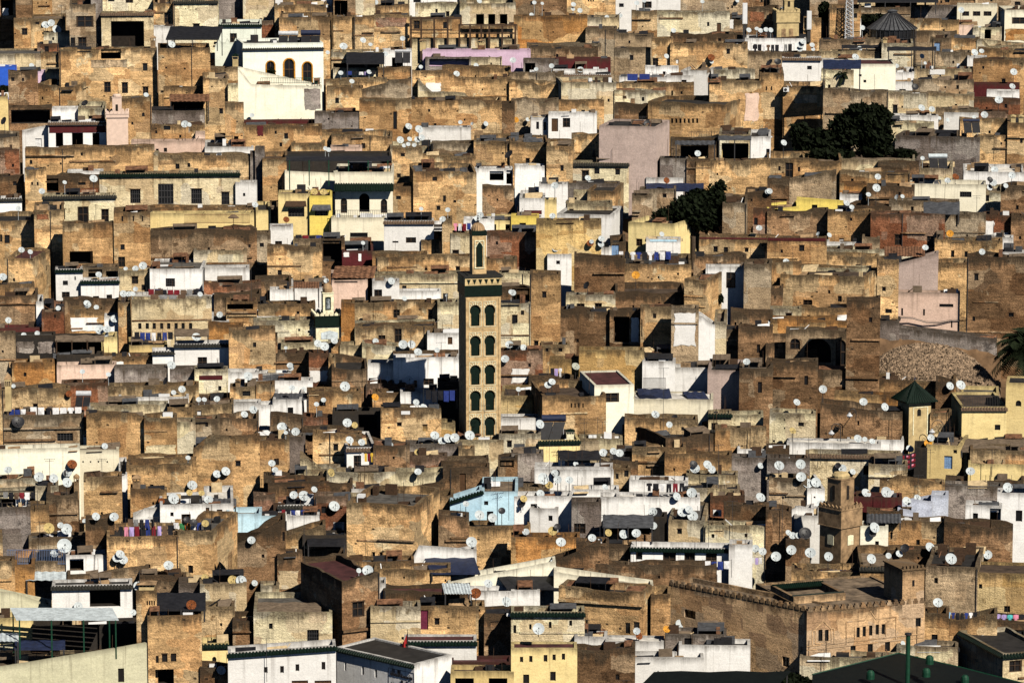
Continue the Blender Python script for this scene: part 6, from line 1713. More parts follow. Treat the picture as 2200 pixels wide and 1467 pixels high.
# the mosque in the corner
def mosque():
    h = dict(x0=1733., x1=1986., yt=1312., yb=1448., key='M', desc='big pinkish mosque with crenellated wall and carved windows', L=0., R=0., TH=24., holes=[], patch=[], E=None, e=[], J=.02, T=None, rf='rd0', d=None, M=True)
    h['holes'] = [('w', *q) for q in ((1758, 1352, 9, 25), (1772, 1352, 8, 25), (1840, 1347, 7, 22), (1853, 1345, 7, 22), (1867, 1343, 7, 22), (1881, 1341, 7, 22), (1894, 1340, 7, 22), (1827, 1387, 11, 21), (1864, 1383, 11, 20), (1901, 1378, 11, 21), (1967, 1323, 11, 23))]
    place(h); h['d'] = 12.; HOUSES.append(h); return h
mq = mosque(); root = build(mq); root.name = 'mosque'; root['category'] = 'mosque'
def mosque_extras(h):
    w, d, H = h['w'], h['d'], h['zt']-h['g']; root = h['root']
    mb = MB(); n, n2 = int(w/.66), int(d/.66)
    mb.prism([(-.24, -.12), (-.24, .18), (-.15, .18), (-.15, .36), (.15, .36), (.15, .18), (.24, .18), (.24, -.12)], -.15, .12)
    mb.uv = [(u, .2) for u, v in mb.uv]; me = mb.mesh('merlon', WM['M'])
    for i in range(min(n, 48)): link('merlon', me, root, ((i+.5)*w/min(n, 48), .1, H))
    mo = MB()
    def mold(x0, y0, x1, y1, t=.09):
        a, za = local(h, x0, y0); b, zb = local(h, x1, y1); mo.tube((a, -.02, za), (b, -.02, zb), t*.6, 4)
    mold(1733, 1388, 1985, 1360); mold(1733, 1396, 1985, 1368)
    for pts in ([(1752, 1382), (1752, 1350), (1769, 1333), (1786, 1350), (1786, 1380), (1752, 1382)], [(1745, 1386), (1745, 1355), (1752, 1352)], [(1792, 1382), (1792, 1350), (1786, 1348)],
                [(1818, 1384), (1818, 1335), (1858, 1331), (1870, 1312), (1882, 1329), (1925, 1324), (1925, 1372)], [(1836, 1372), (1836, 1345)], [(1903, 1366), (1903, 1338)]):
        for p, q in zip(pts, pts[1:]): mold(*p, *q)
    obj('moulding', mo, WM['M'], root)
    # corner tower that rises out of the facade
    a, z0 = local(h, 1938, 1300); b, z1 = local(h, 1986, 1222)
    tb = MB(); D = min(d*.35, 4.); tb.box(a, b, -.03, D, H-1.5, z1); tb.box(a-.1, b+.1, -.13, D+.1, z1, z1+.14)
    for i in range(6): tb.box(a+(b-a)*(i+.15)/6, a+(b-a)*(i+.75)/6, -.08, .2, z1+.14, z1+.4)
    tb.uv = [(u, max(0, z1-v)) for u, v in [(p[0]+p[1], p[2]) for p in tb.v]]
    tw = obj('corner_tower', tb, WM['M'], root)
    c, zc = local(h, 1962, 1252); wb = MB(); wb.face([(c-.12, -.04, zc-.3), (c+.12, -.04, zc-.3), (c+.12, -.04, zc+.3), (c-.12, -.04, zc+.3)]); obj('window', wb, FM['glass'], tw)
    # roof court with green tiled rim
    x0, x1, y0, y1 = w*.02, w*.46, d*.30, d*.75; zr = H-.45
    cb = MB()
    for q in ((x0, x1, y0, y0+.3), (x0, x1, y1-.3, y1), (x0, x0+.3, y0+.3, y1-.3), (x1-.3, x1, y0+.3, y1-.3)): cb.box(*q, zr, zr+.95)
    cb.uv = [(u, max(0., zr+.95-z)) for (u, _), (_, _, z) in zip(cb.uv, cb.v)]
    ct = obj('court_rim', cb, WM['M'], root)
    n = 26
    for ya, sg in ((y0+.3, 1), (y1-.3, -1)):
        gb = MB()
        for i in range(n): x = x0+(x1-x0)*(i+.5)/n; gb.tube((x, ya, zr+1.0), (x, ya+sg*.5, zr+.66), .12, 5)
        obj('tile_eave', gb, FM['green_tile'], ct)
    fl = MB(); fl.face([(x0+.3, y0+.3, zr+.02), (x1-.3, y0+.3, zr+.02), (x1-.3, y1-.3, zr+.02), (x0+.3, y1-.3, zr+.02)]); obj('court_floor', fl, FM['inner'], ct)
mosque_extras(mq)
# ---- lettered school wall
def school_sign():
    h = next(q for q in HOUSES if q['desc'].startswith('white school corner'))
    a, za = local_left(h, 838, 1440); b, zb = local_left(h, 887, 1440); a, b = sorted((a, b))
    for i, txt in enumerate(('\u0645\u0624\u0633\u0633\u0629 \u0627\u0644\u0623\u0635\u0627\u0644\u0629', '\u0644\u0644\u062a\u0639\u0644\u064a\u0645 \u0627\u0644\u062e\u0635\u0648\u0635\u064a')):
        pass
    fb = MB()
    z = za
    for q in ((a-.15, b+.2, z+.25, z+.28), (a-.15, b+.2, z-2.0, z-1.97), (a-.15, a-.12, z-1.97, z+.25), (b+.17, b+.2, z-1.97, z+.25)): fb.box(-.03, -.003, q[0], q[1], q[2], q[3])
    fr = obj('sign_frame', fb, FM['signink'], h['root'])
    # Arabic lettering drawn as raised strokes, right to left
    G = arabic_lines()
    W = b-a
    for (strokes, wid), zz in zip(G, (z-.35, z-1.25)):
        sb = MB(); k = W*.94/wid
        for st in strokes:
            for p, q in zip(st, st[1:]) if len(st) > 1 else [(st[0], (st[0][0]+.16, st[0][1]))]:
                # right-to-left: x grows leftwards along the wall, i.e. away from the corner
                sb.tube((-.03, a+W*.03+p[0]*k, zz+p[1]*.62), (-.03, a+W*.03+q[0]*k, zz+q[1]*.62), .05, 4)
        obj('lettering', sb, FM['signink'], h['root'])
def arabic_lines():
    """stroke forms of the two Arabic lines; x runs from the right end of the line leftwards"""
    alef = lambda x: [[(x, 0), (x, 1)]]
    dot = lambda x, z: [[(x, z), (x+.13, z)]]
    def seen(x): return [[(x, .3), (x, 0), (x+.3, 0), (x+.3, .28)], [(x+.3, 0), (x+.6, 0), (x+.6, .28)], [(x+.6, 0), (x+1.0, 0)]]
    tooth = lambda x: [[(x, 0), (x+.15, .0), (x+.15, .3)], [(x+.15, 0), (x+.4, 0)]]
    lam = lambda x: [[(x, 0), (x+.1, 0), (x+.1, 1)], [(x+.1, 0), (x+.4, 0)]]
    teh = lambda x: [[(x, 0), (x+.12, .35), (x+.38, .3), (x+.34, 0), (x, 0)]]
    waw = lambda x: [[(x+.25, .05), (x+.05, .12), (x+.05, .32), (x+.25, .32), (x+.25, -.05), (x+.5, -.35)]]
    meem = lambda x: [[(x, 0), (x+.05, .25), (x+.28, .22), (x+.28, -.02), (x, 0)], [(x+.28, 0), (x+.5, 0)]]
    sad = lambda x: [[(x, 0), (x+.1, .28), (x+.45, .32), (x+.55, 0), (x, 0)], [(x+.55, 0), (x+.62, .2), (x+.66, 0), (x+.85, 0)]]
    ain = lambda x: [[(x, 0), (x+.08, .28), (x+.32, .28), (x+.2, 0), (x+.5, 0)]]
    yeh = lambda x: [[(x, .25), (x+.25, .3), (x+.2, .05), (x+.45, -.1), (x+.3, -.35), (x-.1, -.3), (x-.2, -.1)]]
    khah = lambda x: [[(x, .32), (x+.35, .3), (x+.05, 0), (x+.6, 0)]]+dot(x+.15, .5)
    L1 = []; x = 0
    for f, adv in ((meem, .5), (waw, .75), (seen, 1.0), (seen, 1.0), (teh, .8), (alef, .3), (lam, .45), (alef, .35), (sad, .9), (alef, .35), (lam, .45), (teh, .45)):
        L1 += f(x); x += adv
    L1 += dot(.75, .55)+dot(3.3, .5)+dot(3.5, .5)+dot(x-.35, .5)+dot(x-.15, .5)
    w1 = x; L2 = []; x = 0
    for f, adv in ((lam, .42), (lam, .42), (tooth, .4), (ain, .5), (lam, .42), (tooth, .4), (meem, .7), (alef, .28), (lam, .42), (khah, .62), (sad, .9), (waw, .6), (sad, .9), (yeh, .5)):
        L2 += f(x); x += adv
    L2 += dot(1.0, .5)+dot(1.2, .5)+dot(2.1, -.25)+dot(2.3, -.25)+dot(x-.4, -.5)+dot(x-.2, -.5)
    return (L1, w1), (L2, x)
school_sign()
# ---- awnings, canopies, sheds
AW = awning
AW(356, 470, 56, 84, 104, 'black', 'tent_canopy', 'black tent roof under the tall cream house', 'canopy', posts=3, skew=10)
AW(364, 450, 203, 219, 242, 'rust', 'tin_roof', 'rusty patched tin roof on ochre shed', 'roof sheet', ribs=9)
AW(744, 826, 112, 136, 168, 'black', 'tarpaulin', 'black tarpaulin stretched over laundry terrace', 'tarpaulin')
AW(1768, 1850, 128, 146, 190, 'navy', 'fabric_canopy', 'navy canopy above the small palm', 'canopy')
AW(1842, 2016, -22, 4, 26, 'black', 'flat_canopy', 'wide black roof over cream hall at top', 'canopy', posts=4)
AW(1808, 1890, 96, 102, 112, 'black', 'flat_canopy', 'narrow black awning left of stained chimney house', 'canopy', posts=4)
AW(1906, 2012, 100, 107, 138, 'black', 'flat_canopy', 'long black awning right of stained chimney house', 'canopy', posts=3)
AW(615, 840, 335, 344, 392, 'black', 'roof_pergola', 'long dark pergola with green posts on cream villa', 'pergola', posts=6, pm='green', dep=4.5)  # black room wall beneath it has the pergola's shade in its colour
AW(712, 802, 572, 598, 622, 'rust', 'tin_roof', 'rusty brown sloping roof of pinkish shack', 'roof sheet', ribs=8, skew=8)
AW(630, 686, 606, 620, 640, 'rust', 'striped_canopy', 'red and white striped roof of small shed', 'canopy', ribs=10)
AW(118, 224, 719, 731, 764, 'tansheet', 'flat_canopy', 'brown flat roof of dark covered terrace', 'canopy', posts=4, pm='wood')
AW(374, 449, 705, 720, 738, 'tansheet', 'fabric_canopy', 'tan awning above white house with dark cornice', 'canopy')
AW(1450, 1538, 303, 312, 346, 'greysheet', 'tin_roof', 'grey lean-to roof beside the ladder', 'roof sheet', ribs=8)
AW(1543, 1614, 291, 299, 352, 'greysheet', 'flat_canopy', 'grey roof of dark porch with white posts', 'canopy', posts=3)
AW(1388, 1512, 393, 409, 424, 'navy', 'fabric_canopy', 'long navy sheet roof above two square windows', 'canopy', posts=3)
AW(1984, 2062, 433, 458, 466, 'greysheet', 'tarpaulin', 'dark grey peaked sheet near the pale hut', 'tarpaulin')
AW(1203, 1292, 966, 985, 1008, 'black', 'tarpaulin', 'black tarp over low cream house', 'tarpaulin', skew=-6)
AW(35, 255, 1304, 1331, 1405, 'pale', 'striped_pergola', 'white and grey striped pergola roof over dark terrace', 'pergola', ribs=11, posts=4, pm='green', skew=-14, slats=True, dep=5)  # terrace wall below is coloured near black as the roof's shade
AW(55, 142, 1228, 1247, 1268, 'pale', 'striped_canopy', 'small white striped awning over orange wall', 'canopy', ribs=5)
AW(336, 442, 1271, 1308, 1326, 'black', 'lean_to', 'dark sheet roof beside the chimney tower', 'roof sheet', posts=3)
AW(925, 1032, 1192, 1230, 1240, 'navy', 'tent_canopy', 'navy tent roof on white terrace', 'canopy', skew=-14)
AW(1088, 1212, 1224, 1263, 1284, 'black', 'shelter_canopy', 'black tilted shelter roof above white parapet', 'canopy', skew=-28, dep=3.2)
AW(955, 1014, 1253, 1276, 1290, 'pale', 'tin_roof', 'pale blue corrugated sheet roof', 'roof sheet', ribs=9, skew=-6)
AW(1295, 1404, 1104, 1130, 1158, 'greysheet', 'veranda_roof', 'grey veranda roof with navy front edge', 'roof sheet', posts=3)
AW(2062, 2204, 942, 968, 974, 'tansheet', 'reed_mat', 'ragged brown mat roof under yellow house', 'roof sheet')
AW(-20, 40, 1360, 1378, 1420, 'pale', 'striped_canopy', 'striped canopy cut by the bottom left edge', 'canopy', ribs=6)
AW(30, 140, 1372, 1392, 1425, 'navy', 'fabric_canopy', 'navy awning below the striped pergola', 'canopy')
AW(1345, 1640, 1440, 1500, 1620, 'greenroof', 'tin_roof', 'dark green tin roof sheet at bottom', 'roof sheet', skew=60)
pass
def big_roof():
    Yf = depth(1650)+.6; row = [(1745, 1448), (1930, 1402), (2062, 1432), (2250, 1480), (2250, 1530), (1745, 1530)]
    P = [at(x, y, Yf+(1500-y)/98*12) for x, y in row]; O = P[0]; up = Vector((0, 0, .18))
    root = thing('flat_roof_hall', 'large dark flat roofed hall with green vents', 'hall', (O.x, O.y, terrain(O.y)))
    Z = Vector((O.x, O.y, terrain(O.y))); mb = MB(); mb.face([p-Z for p in P])
    for a, b in zip(P, P[1:]+P[:1]): mb.face([a-Z, b-Z, b-Z-up, a-Z-up])
    n = 14
    for k in range(1, n): a, b = P[0].lerp(P[5], k/n), P[3].lerp(P[4], k/n); mb.tube(a-Z, b-Z, .035, 4)
    obj('roof', mb, FM['greenroof'], root)
    wb = MB()
    for a, b in zip(P, P[1:]+P[:1]): a, b = a-Z, b-Z; wb.face([(a.x, a.y, -.5), (b.x, b.y, -.5), (b.x, b.y, b.z-.2), (a.x, a.y, a.z-.2)])
    obj('wall', wb, WM['g'], root)
    tb = MB(); tb.tube(P[0]-Z, P[1]-Z, .07, 5); tb.tube(P[1]-Z, P[2]-Z, .07, 5); tb.tube(P[2]-Z, P[3]-Z, .07, 5); obj('roof_trim', tb, FM['green'], root)
big_roof()
def hood(start, x0, x1, y0, y1, mat):
    h = next(q for q in HOUSES if q['desc'].startswith(start)); a, z1 = local(h, x0, y0); b, z0 = local(h, x1, y1); mb = MB(); d = .7
    mb.face([(a, 0, z1), (b, 0, z1), (b+.1, -d, z0), (a-.1, -d, z0)]); mb.face([(a, 0, z1-.06), (a-.1, -d, z0-.06), (b+.1, -d, z0-.06), (b, 0, z1-.06)]); mb.face([(a-.1, -d, z0), (b+.1, -d, z0), (b+.1, -d, z0-.12), (a-.1, -d, z0-.12)])
    mb.face([(a, 0, z1), (a-.1, -d, z0), (a-.1, -d, z0-.3)]); mb.face([(b, 0, z1), (b+.1, -d, z0), (b+.1, -d, z0-.3)])
    obj('window_hood', mb, FM[mat], h['root'])
hood('pale yellow house with awning', 614, 657, 432, 441, 'wood'); hood('mustard house', 672, 710, 440, 449, 'greysheet')
AW(1376, 1446, 834, 860, 864, 'navy', 'fabric_canopy', 'navy awning behind long cream wall', 'canopy', skew=-8)
AW(1480, 1526, 840, 858, 864, 'navy', 'fabric_canopy', 'small navy awning at end of cream wall', 'canopy', skew=-14)
AW(1900, 1988, 530, 552, 560, 'rust', 'roof_trellis', 'rusty timber roof trellis beside pink gable', 'trellis', ribs=14)
AW(1862, 1936, 1104, 1124, 1130, 'greysheet', 'tin_roof', 'grey tin roof right of weathered minaret', 'roof sheet', ribs=9)
AW(1752, 1850, 1216, 1240, 1248, 'navy', 'tin_roof', 'dark blue ribbed roof on the mosque', 'roof sheet', ribs=10, skew=14)
AW(660, 742, 1144, 1170, 1204, 'black', 'lean_to', 'black sheet roof of open shed', 'roof sheet')
AW(545, 690, 1292, 1318, 1326, 'tansheet', 'reed_mat', 'ragged dark mat roof on peeling cream house', 'roof sheet')
AW(428, 508, 1071, 1088, 1112, 'greysheet', 'tin_roof', 'grey sloping roof over coloured doors', 'roof sheet', ribs=8)
AW(620, 700, 925, 935, 955, 'greysheet', 'tin_roof', 'grey sheet roof near the big dish', 'roof sheet', ribs=7)
AW(588, 662, 845, 860, 866, 'greysheet', 'tin_roof', 'grey roof of white hut with one window', 'roof sheet', ribs=7)
AW(1205, 1262, 485, 500, 506, 'black', 'wall_awning', 'dark awning on wide white wall', 'awning') if False else None
# ---- timber frame at the top
def timber_frame():
    Y = depth(104)-1.0; xs = [(883, 38), (905, 38), (933, 38), (962, 38), (987, 52), (1010, 52), (1034, 56), (1051, 56), (1079, 56), (1107, 52)]
    P = at(995, 104, Y); root = thing('timber_frame', 'tall black timber frame standing over ochre wall', 'timber frame', P)
    for x, yt in xs:
        a, b = at(x, 106, Y)-P, at(x+1, yt, Y)-P; mb = MB(); mb.box(a.x-.13, a.x+.13, -.13, .13, a.z-1.5, b.z); obj('post', mb, FM['wood'], root)
    for x0, x1, y in ((880, 972, 65), (990, 1107, 72), (880, 990, 40), (985, 1110, 54)):
        a, b = at(x0, y, Y)-P, at(x1, y, Y)-P; mb = MB(); mb.box(a.x, b.x, -.16, .16, a.z-.09, a.z+.09); obj('rail', mb, FM['wood'], root)
timber_frame()
def pavilion():
    Y = depth(100)+1; P = at(1916, 98, Y); s = spx(P); R = 52/s; H = (98-62)/s
    root = thing('glass_pavilion', 'dark octagonal glass pavilion with conical ribbed roof', 'pavilion', P)
    b = MB(); b.lathe([(R*.97, -3), (R*.97, H)], 16); obj('glazing', b, FM['glass'], root)
    b = MB()
    for i in range(32):
        a = 2*math.pi*i/32; b.tube((R*math.cos(a), R*math.sin(a), -3), (R*math.cos(a), R*math.sin(a), H), .045, 4)
    for z in (-.5, H*.5, H): 
        for i in range(32):
            a, c = 2*math.pi*i/32, 2*math.pi*(i+1)/32; b.tube((R*math.cos(a), R*math.sin(a), z), (R*math.cos(c), R*math.sin(c), z), .05, 4)
    obj('glazing_bar', b, FM['dish_k'], root)
    b = MB(); z1 = (98-29)/s; b.lathe([(R*1.04, H), (R*.55, H+(z1-H)*.55), (R*.2, z1)], 16); rf = obj('roof', b, FM['greysheet'], root)
    b = MB()
    for i in range(32):
        a = 2*math.pi*i/32; p = [(R*1.05, H+.05), (R*.56, H+(z1-H)*.55+.05), (R*.2, z1+.05)]
        for (ra, za), (rb, zb) in zip(p, p[1:]): b.tube((ra*math.cos(a), ra*math.sin(a), za), (rb*math.cos(a), rb*math.sin(a), zb), .06, 4)
    obj('roof_rib', b, FM['dish_k'], rf)
    b = MB(); b.lathe([(R*.19, z1), (R*.19, z1+.25), (R*.24, z1+.3), (R*.1, z1+.55), (0, z1+.6)], 16); obj('cupola', b, FM['greysheet'], rf)
pavilion()
def lattice_mast():
    Y = depth(88)-.6; P = at(1824, 88, Y); s = spx(P); w = 9/s; H = 118/s
    root = thing('lattice_mast', 'pale steel lattice mast rising past the top edge', 'mast', P)
    b = MB(); n = 14
    cs = [(-1, -1), (1, -1), (1, 1), (-1, 1)]
    wd = lambda z: w*(1-.35*z/H)
    for i in range(n):
        z0, z1 = H*i/n, H*(i+1)/n
        for k in range(4):
            (ax, ay), (bx, by) = cs[k], cs[(k+1) % 4]
            b.tube((ax*wd(z0), ay*wd(z0), z0), (ax*wd(z1), ay*wd(z1), z1), .06, 4)
            b.tube((ax*wd(z0), ay*wd(z0), z0), (bx*wd(z1), by*wd(z1), z1), .035, 3); b.tube((bx*wd(z0), by*wd(z0), z0), (ax*wd(z1), ay*wd(z1), z1), .035, 3)
            b.tube((ax*wd(z1), ay*wd(z1), z1), (bx*wd(z1), by*wd(z1), z1), .03, 3)
    obj('lattice', b, FM['steel'], root)
lattice_mast()
def panel_mast(x, yt, yb, base, label):
    h, P, on = roof_point(x, base, .8); a, b = at(x, yt, P.y)-P, at(x, yb, P.y)-P; w = 5/spx(P)
    root = thing('panel_antenna', label, 'antenna', P); m = MB(); m.box(-w, w, -.12, .16, b.z, a.z); m.box(-w*.8, w*.8, -.15, -.12, b.z+.1, a.z-.1); obj('radome', m, FM['whitebox'], root)
    m = MB(); m.tube((0, .22, -.5), (0, .22, a.z-.4), .07, 6); m.box(-.25, .25, .05, .3, -.5, b.z-.2); obj('mast', m, FM['metal'], root)
panel_mast(1600, 7, 52, 78, 'tall white panel antenna left of orange dishes'); panel_mast(1738, 24, 64, 84, 'white panel antenna right of buff square minaret')
# ---- solar heaters
solar(598, 640, 68, 78, 94, 'steel', 'solar heater with white tank on the mint villa')
solar(646, 688, 66, 78, 94, 'navy', 'solar heater with dark tank on the mint villa')
solar(2070, 2106, 257, 264, 286, 'navy', 'blue solar heater between dishes near right edge')
solar(1996, 2036, 332, 342, 362, 'pale', 'black solar heater with pale blue tank')
solar(1150, 1202, 893, 908, 950, 'navy', 'large tilted black solar heater right of minaret foot', lean=14)
solar(162, 194, 842, 854, 872, 'steel', 'small solar heater with silver tank by laundry')
solar(848, 882, 108, 114, 136, 'steel', 'silver solar heater on white hut')
# ---- small lantern chimneys
for a in ((10, 27, 800, 872, 'buff', 'weather', 'tall lantern chimney left of orange wall', 3, True), (283, 304, 1018, 1058, 'weather', 'weather', 'small roofed lantern chimney on wide ochre wall', 2, True),
          (498, 514, 115, 146, 'buff', 'green_tile', 'little chimney with green pointed roof beside mint wall', 1, True), (1214, 1236, 920, 948, 'creamtile', 'green_tile', 'little pavilion chimney with green tile roof', 3, True),
          (2169, 2183, 246, 268, 'buff', 'buff', 'left domed slotted chimney at right edge', 4, False), (2186, 2200, 246, 268, 'buff', 'buff', 'right domed slotted chimney at right edge', 4, False),
          (900, 917, 84, 102, 'buff', 'weather', 'cream slotted chimney at left of timber frame', 3, True), (1026, 1043, 84, 104, 'buff', 'weather', 'cream slotted chimney under middle of timber frame', 3, True),
          (322, 336, 76, 106, 'weather', 'weather', 'crumbling pointed chimney right of black porch', 2, True), (1895, 1907, 80, 98, 'buff', 'weather', 'tall cream chimney on stained house', 3, False),
          (294, 338, 1246, 1274, 'buff', 'weather', 'broad capped chimney top of slotted tower', 4, True), (158, 172, 1016, 1062, 'weather', 'weather', 'round headed chimney pipe above shaded brown house', 2, False),
          (505, 518, 812, 838, 'weather', 'weather', 'small arched chimney before white wall', 2, False)):
    chimney(*a)
# ---- trees and planting
tree(1850, 336, [(1850, 270, 52, 40), (1880, 258, 38, 34), (1818, 282, 40, 36), (1848, 240, 26, 20), (1900, 300, 22, 30), (1730, 300, 34, 26), (1768, 306, 36, 30), (1716, 282, 22, 18), (1880, 320, 40, 18), (1780, 330, 60, 12), (1940, 330, 34, 10)], 'huge dark round tree below the stained tan wall', n=9000, size=.5)
tree(1490, 500, [(1490, 450, 52, 34), (1535, 430, 26, 34), (1440, 465, 38, 20), (1520, 470, 38, 30), (1500, 420, 24, 16), (1420, 470, 22, 14), (1548, 400, 14, 12)], 'dark bushy tree behind the yellow house', n=7000, size=.42)
palm(1812, 160, 196, 24, 'small palm beside plain cream block', 26)
palm(2206, 742, 826, 84, 'big dark palm cut by right edge', 95, .35)
tree(1700, 1500, [(1690, 1466, 46, 22), (1720, 1470, 30, 18), (1660, 1474, 26, 16)], 'dark bush below the mosque corner at bottom', 'leafy_bush', n=3000, size=.3)
tree(1868, 64, [(1868, 42, 24, 9), (1890, 36, 10, 6)], 'low dark hedge bush beside glass pavilion', 'leafy_bush', n=900, size=.4, trunk=False)
tree(1772, 60, [(1772, 24, 14, 20), (1778, 40, 12, 10)], 'dark tree left of the lattice mast', n=900, size=.4)
tree(14, 202, [(8, 192, 14, 8), (24, 190, 10, 6)], 'small green bush below blue painted wall', 'leafy_bush', n=500, size=.3, trunk=False)
tree(630, 600, [(622, 604, 8, 8), (682, 602, 5, 10)], 'spiky potted plant beside green box', 'leafy_bush', n=300, size=.3, trunk=False)
tree(2146, 320, [(2145, 311, 18, 9)], 'dark shrub by ochre wall near right edge', 'leafy_bush', n=700, size=.3, trunk=False)
tree(575, 182, [(582, 160, 10, 14), (576, 174, 12, 10), (600, 176, 14, 6)], 'green potted palm on the mint villa terrace', 'leafy_bush', n=700, size=.28, trunk=False)
tree(1536, 652, [(1534, 638, 7, 12), (1548, 642, 6, 10)], 'potted shrubs before white ruin facade', 'leafy_bush', n=500, size=.25, trunk=False)
# ---- rubble heap on bare earth
def rubble():
    rng = random.Random(3); rows = [(1990, 742, 100, 10), (2000, 790, 138, 34)]
    mb = MB(); Y0 = depth(822)
    P = at(2000, 826, Y0); s = spx(P); W = 148/s; H = 82/s
    def hz(u, v): return H*max(0, (1-abs(u)**2.4))*(.30+.70*v)*(1 if v < .92 else .94)
    n, m = 120, 50
    def pt(i, j):
        u, v = -1+2*i/n, j/m; r2 = random.Random(i*131+j*17)
        return (W*u+r2.uniform(-.05, .05), -1.2+7.5*v+r2.uniform(-.05, .05), hz(u, v)-.35+r2.uniform(-.13, .13)-(1.5 if j == 0 else 0))
    for i in range(n):
        for j in range(m): mb.face([pt(i, j), pt(i+1, j), pt(i+1, j+1), pt(i, j+1)])
    for _ in range(3200):
        u, v = rng.uniform(-.95, .95), rng.random()**1.2; z = hz(u, v)-.32; q = rng.uniform(.04, .17)
        c = Vector((W*u, -1.2+7.5*v, z)); a = Vector((rng.uniform(-1, 1), rng.uniform(-1, 1), rng.uniform(-.4, 1))).normalized()*q; b = a.orthogonal().normalized()*q*rng.uniform(.4, 1); d = a.cross(b).normalized()*q*.5
        mb.face([c-a, c+b, c+d*2]); mb.face([c+b, c+a, c+d*2]); mb.face([c+a, c-b, c+d*2]); mb.face([c-b, c-a, c+d*2])
    o = obj('rubble', mb, FM['rubble'], None, loc=P)
    tag(o, 'broad heap of pale rubble beneath the mauve retaining wall', 'rubble', None, 'stuff')
    eb = MB(); A = [at(1880, 830, Y0+7), at(2150, 830, Y0+7)]; a, b = at(1886, 726, Y0+12), at(2150, 738, Y0+12)
    for i in range(10):
        for j in range(4):
            f = lambda u, v: A[0].lerp(A[1], u).lerp(a.lerp(b, u), v)+Vector((0, .3*math.sin(u*17+v*5), .2*math.sin(u*23+v*9)))
            eb.face([f(i/10, j/4), f((i+1)/10, j/4), f((i+1)/10, (j+1)/4), f(i/10, (j+1)/4)])
    o = obj('earth_bank', eb, FM['earth']); o['kind'] = 'structure'
rubble()
# ---- laundry
laundry(1618, 1702, 95, 17, 'kkwbkkwgk', 'on white terrace near top right')
laundry(1346, 1398, 158, 14, 'uu', 'above low white parapet', kinds='0')
laundry(1400, 1428, 158, 13, 'gb', 'beside the blue sheets', kinds='0')
laundry(744, 808, 153, 8, 'ukwvk', 'under the black tarp')
laundry(318, 428, 621, 13, 'rukrrbgk', 'before the bright white cube', kinds='0')
laundry(322, 400, 632, 14, 'bggb', 'below the bright white cube', kinds='0')
laundry(18, 56, 878, 16, 'uuw', 'left of long white washing', kinds='0')
laundry(64, 176, 874, 20, 'wwkwwww', 'above broad pinkish tan wall', kinds='001')
laundry(288, 372, 713, 17, 'kuuwkuk', 'under the eight window hall')
laundry(634, 708, 504, 11, 'krkuk', 'beside mustard house', kinds='0')
laundry(1328, 1442, 540, 17, 'wkwukwuwu', 'before the yellow house with green window')
laundry(974, 1012, 479, 18, 'pwru', 'on white terrace left of minaret lantern')
laundry(1182, 1208, 790, 20, 'kvw', 'on yellow ochre wall')
laundry(6, 76, 1056, 16, 'gkbrwk', 'in cream laundry porch')
laundry(254, 300, 1130, 30, 'kpvr', 'at left of white court')
laundry(274, 334, 1114, 18, 'bgkuk', 'inside the white court')
laundry(436, 488, 1126, 18, 'urkOuk', 'before coloured doors')
laundry(300, 372, 1128, 26, 'kurvbk', 'at right of white court')
laundry(372, 434, 1122, 16, 'wGOwu', 'under dark door of white court house')
laundry(1388, 1472, 1037, 18, 'kkwkrk', 'on terrace beside black windowed cream house')
laundry(1514, 1568, 1204, 18, 'wuuw', 'at end of green fringe house')
laundry(2034, 2100, 1314, 16, 'lukkuwk', 'on ochre house right of mosque', kinds='1102')
laundry(2138, 2202, 1318, 24, 'vvcpk', 'along maroon terrace at right edge', kinds='1')
laundry(2140, 2196, 1356, 10, 'vulvk', 'under maroon terrace')
laundry(604, 666, 1094, 12, 'rkuwuk', 'on white laundry hut')
laundry(776, 802, 972, 22, 'wyry', 'by white doorway house')
laundry(1614, 1638, 1196, 16, 'wvw', 'beside two dishes near green fringe house')
laundry(1450, 1492, 1118, 12, 'wvw', 'behind cream box with striped dish') if False else None
laundry(914, 978, 838, 24, 'kkkuu', 'on white grey wall left of minaret', kinds='0')
laundry(2005, 2040, 160, 8, 'kw', 'on striped panel hut') if False else None
def blanket():
    P = at(1920, 970, depth(1012)-.6); s = spx(P); w, hh = 47/s, 36/s; n = 12
    mats = [CM['r'], CM['w'], CM['k']]
    mb = MB(); me_faces = []
    for i in range(n):
        for j in range(10):
            f = lambda a, b: (w*a/n, .05*math.sin(a*1.3), -hh*b/10-.25*math.sin(a/n*math.pi))
            mb.face([f(i, j), f(i+1, j), f(i+1, j+1), f(i, j+1)])
    me = mb.mesh('blanket', CM['r']); me.materials.append(CM['k']); me.materials.append(CM['p'])
    for k, p in enumerate(me.polygons):
        i, j = divmod(k, 10); p.material_index = 2 if (i % 3 == 1 and j % 3 == 1) else 1 if (i % 3 == 0 or j % 3 == 0) else 0
    o = link('blanket', me, None, P); tag(o, 'dark red checked blanket hung below green roofed tower', 'blanket', None, 'thing')
blanket()
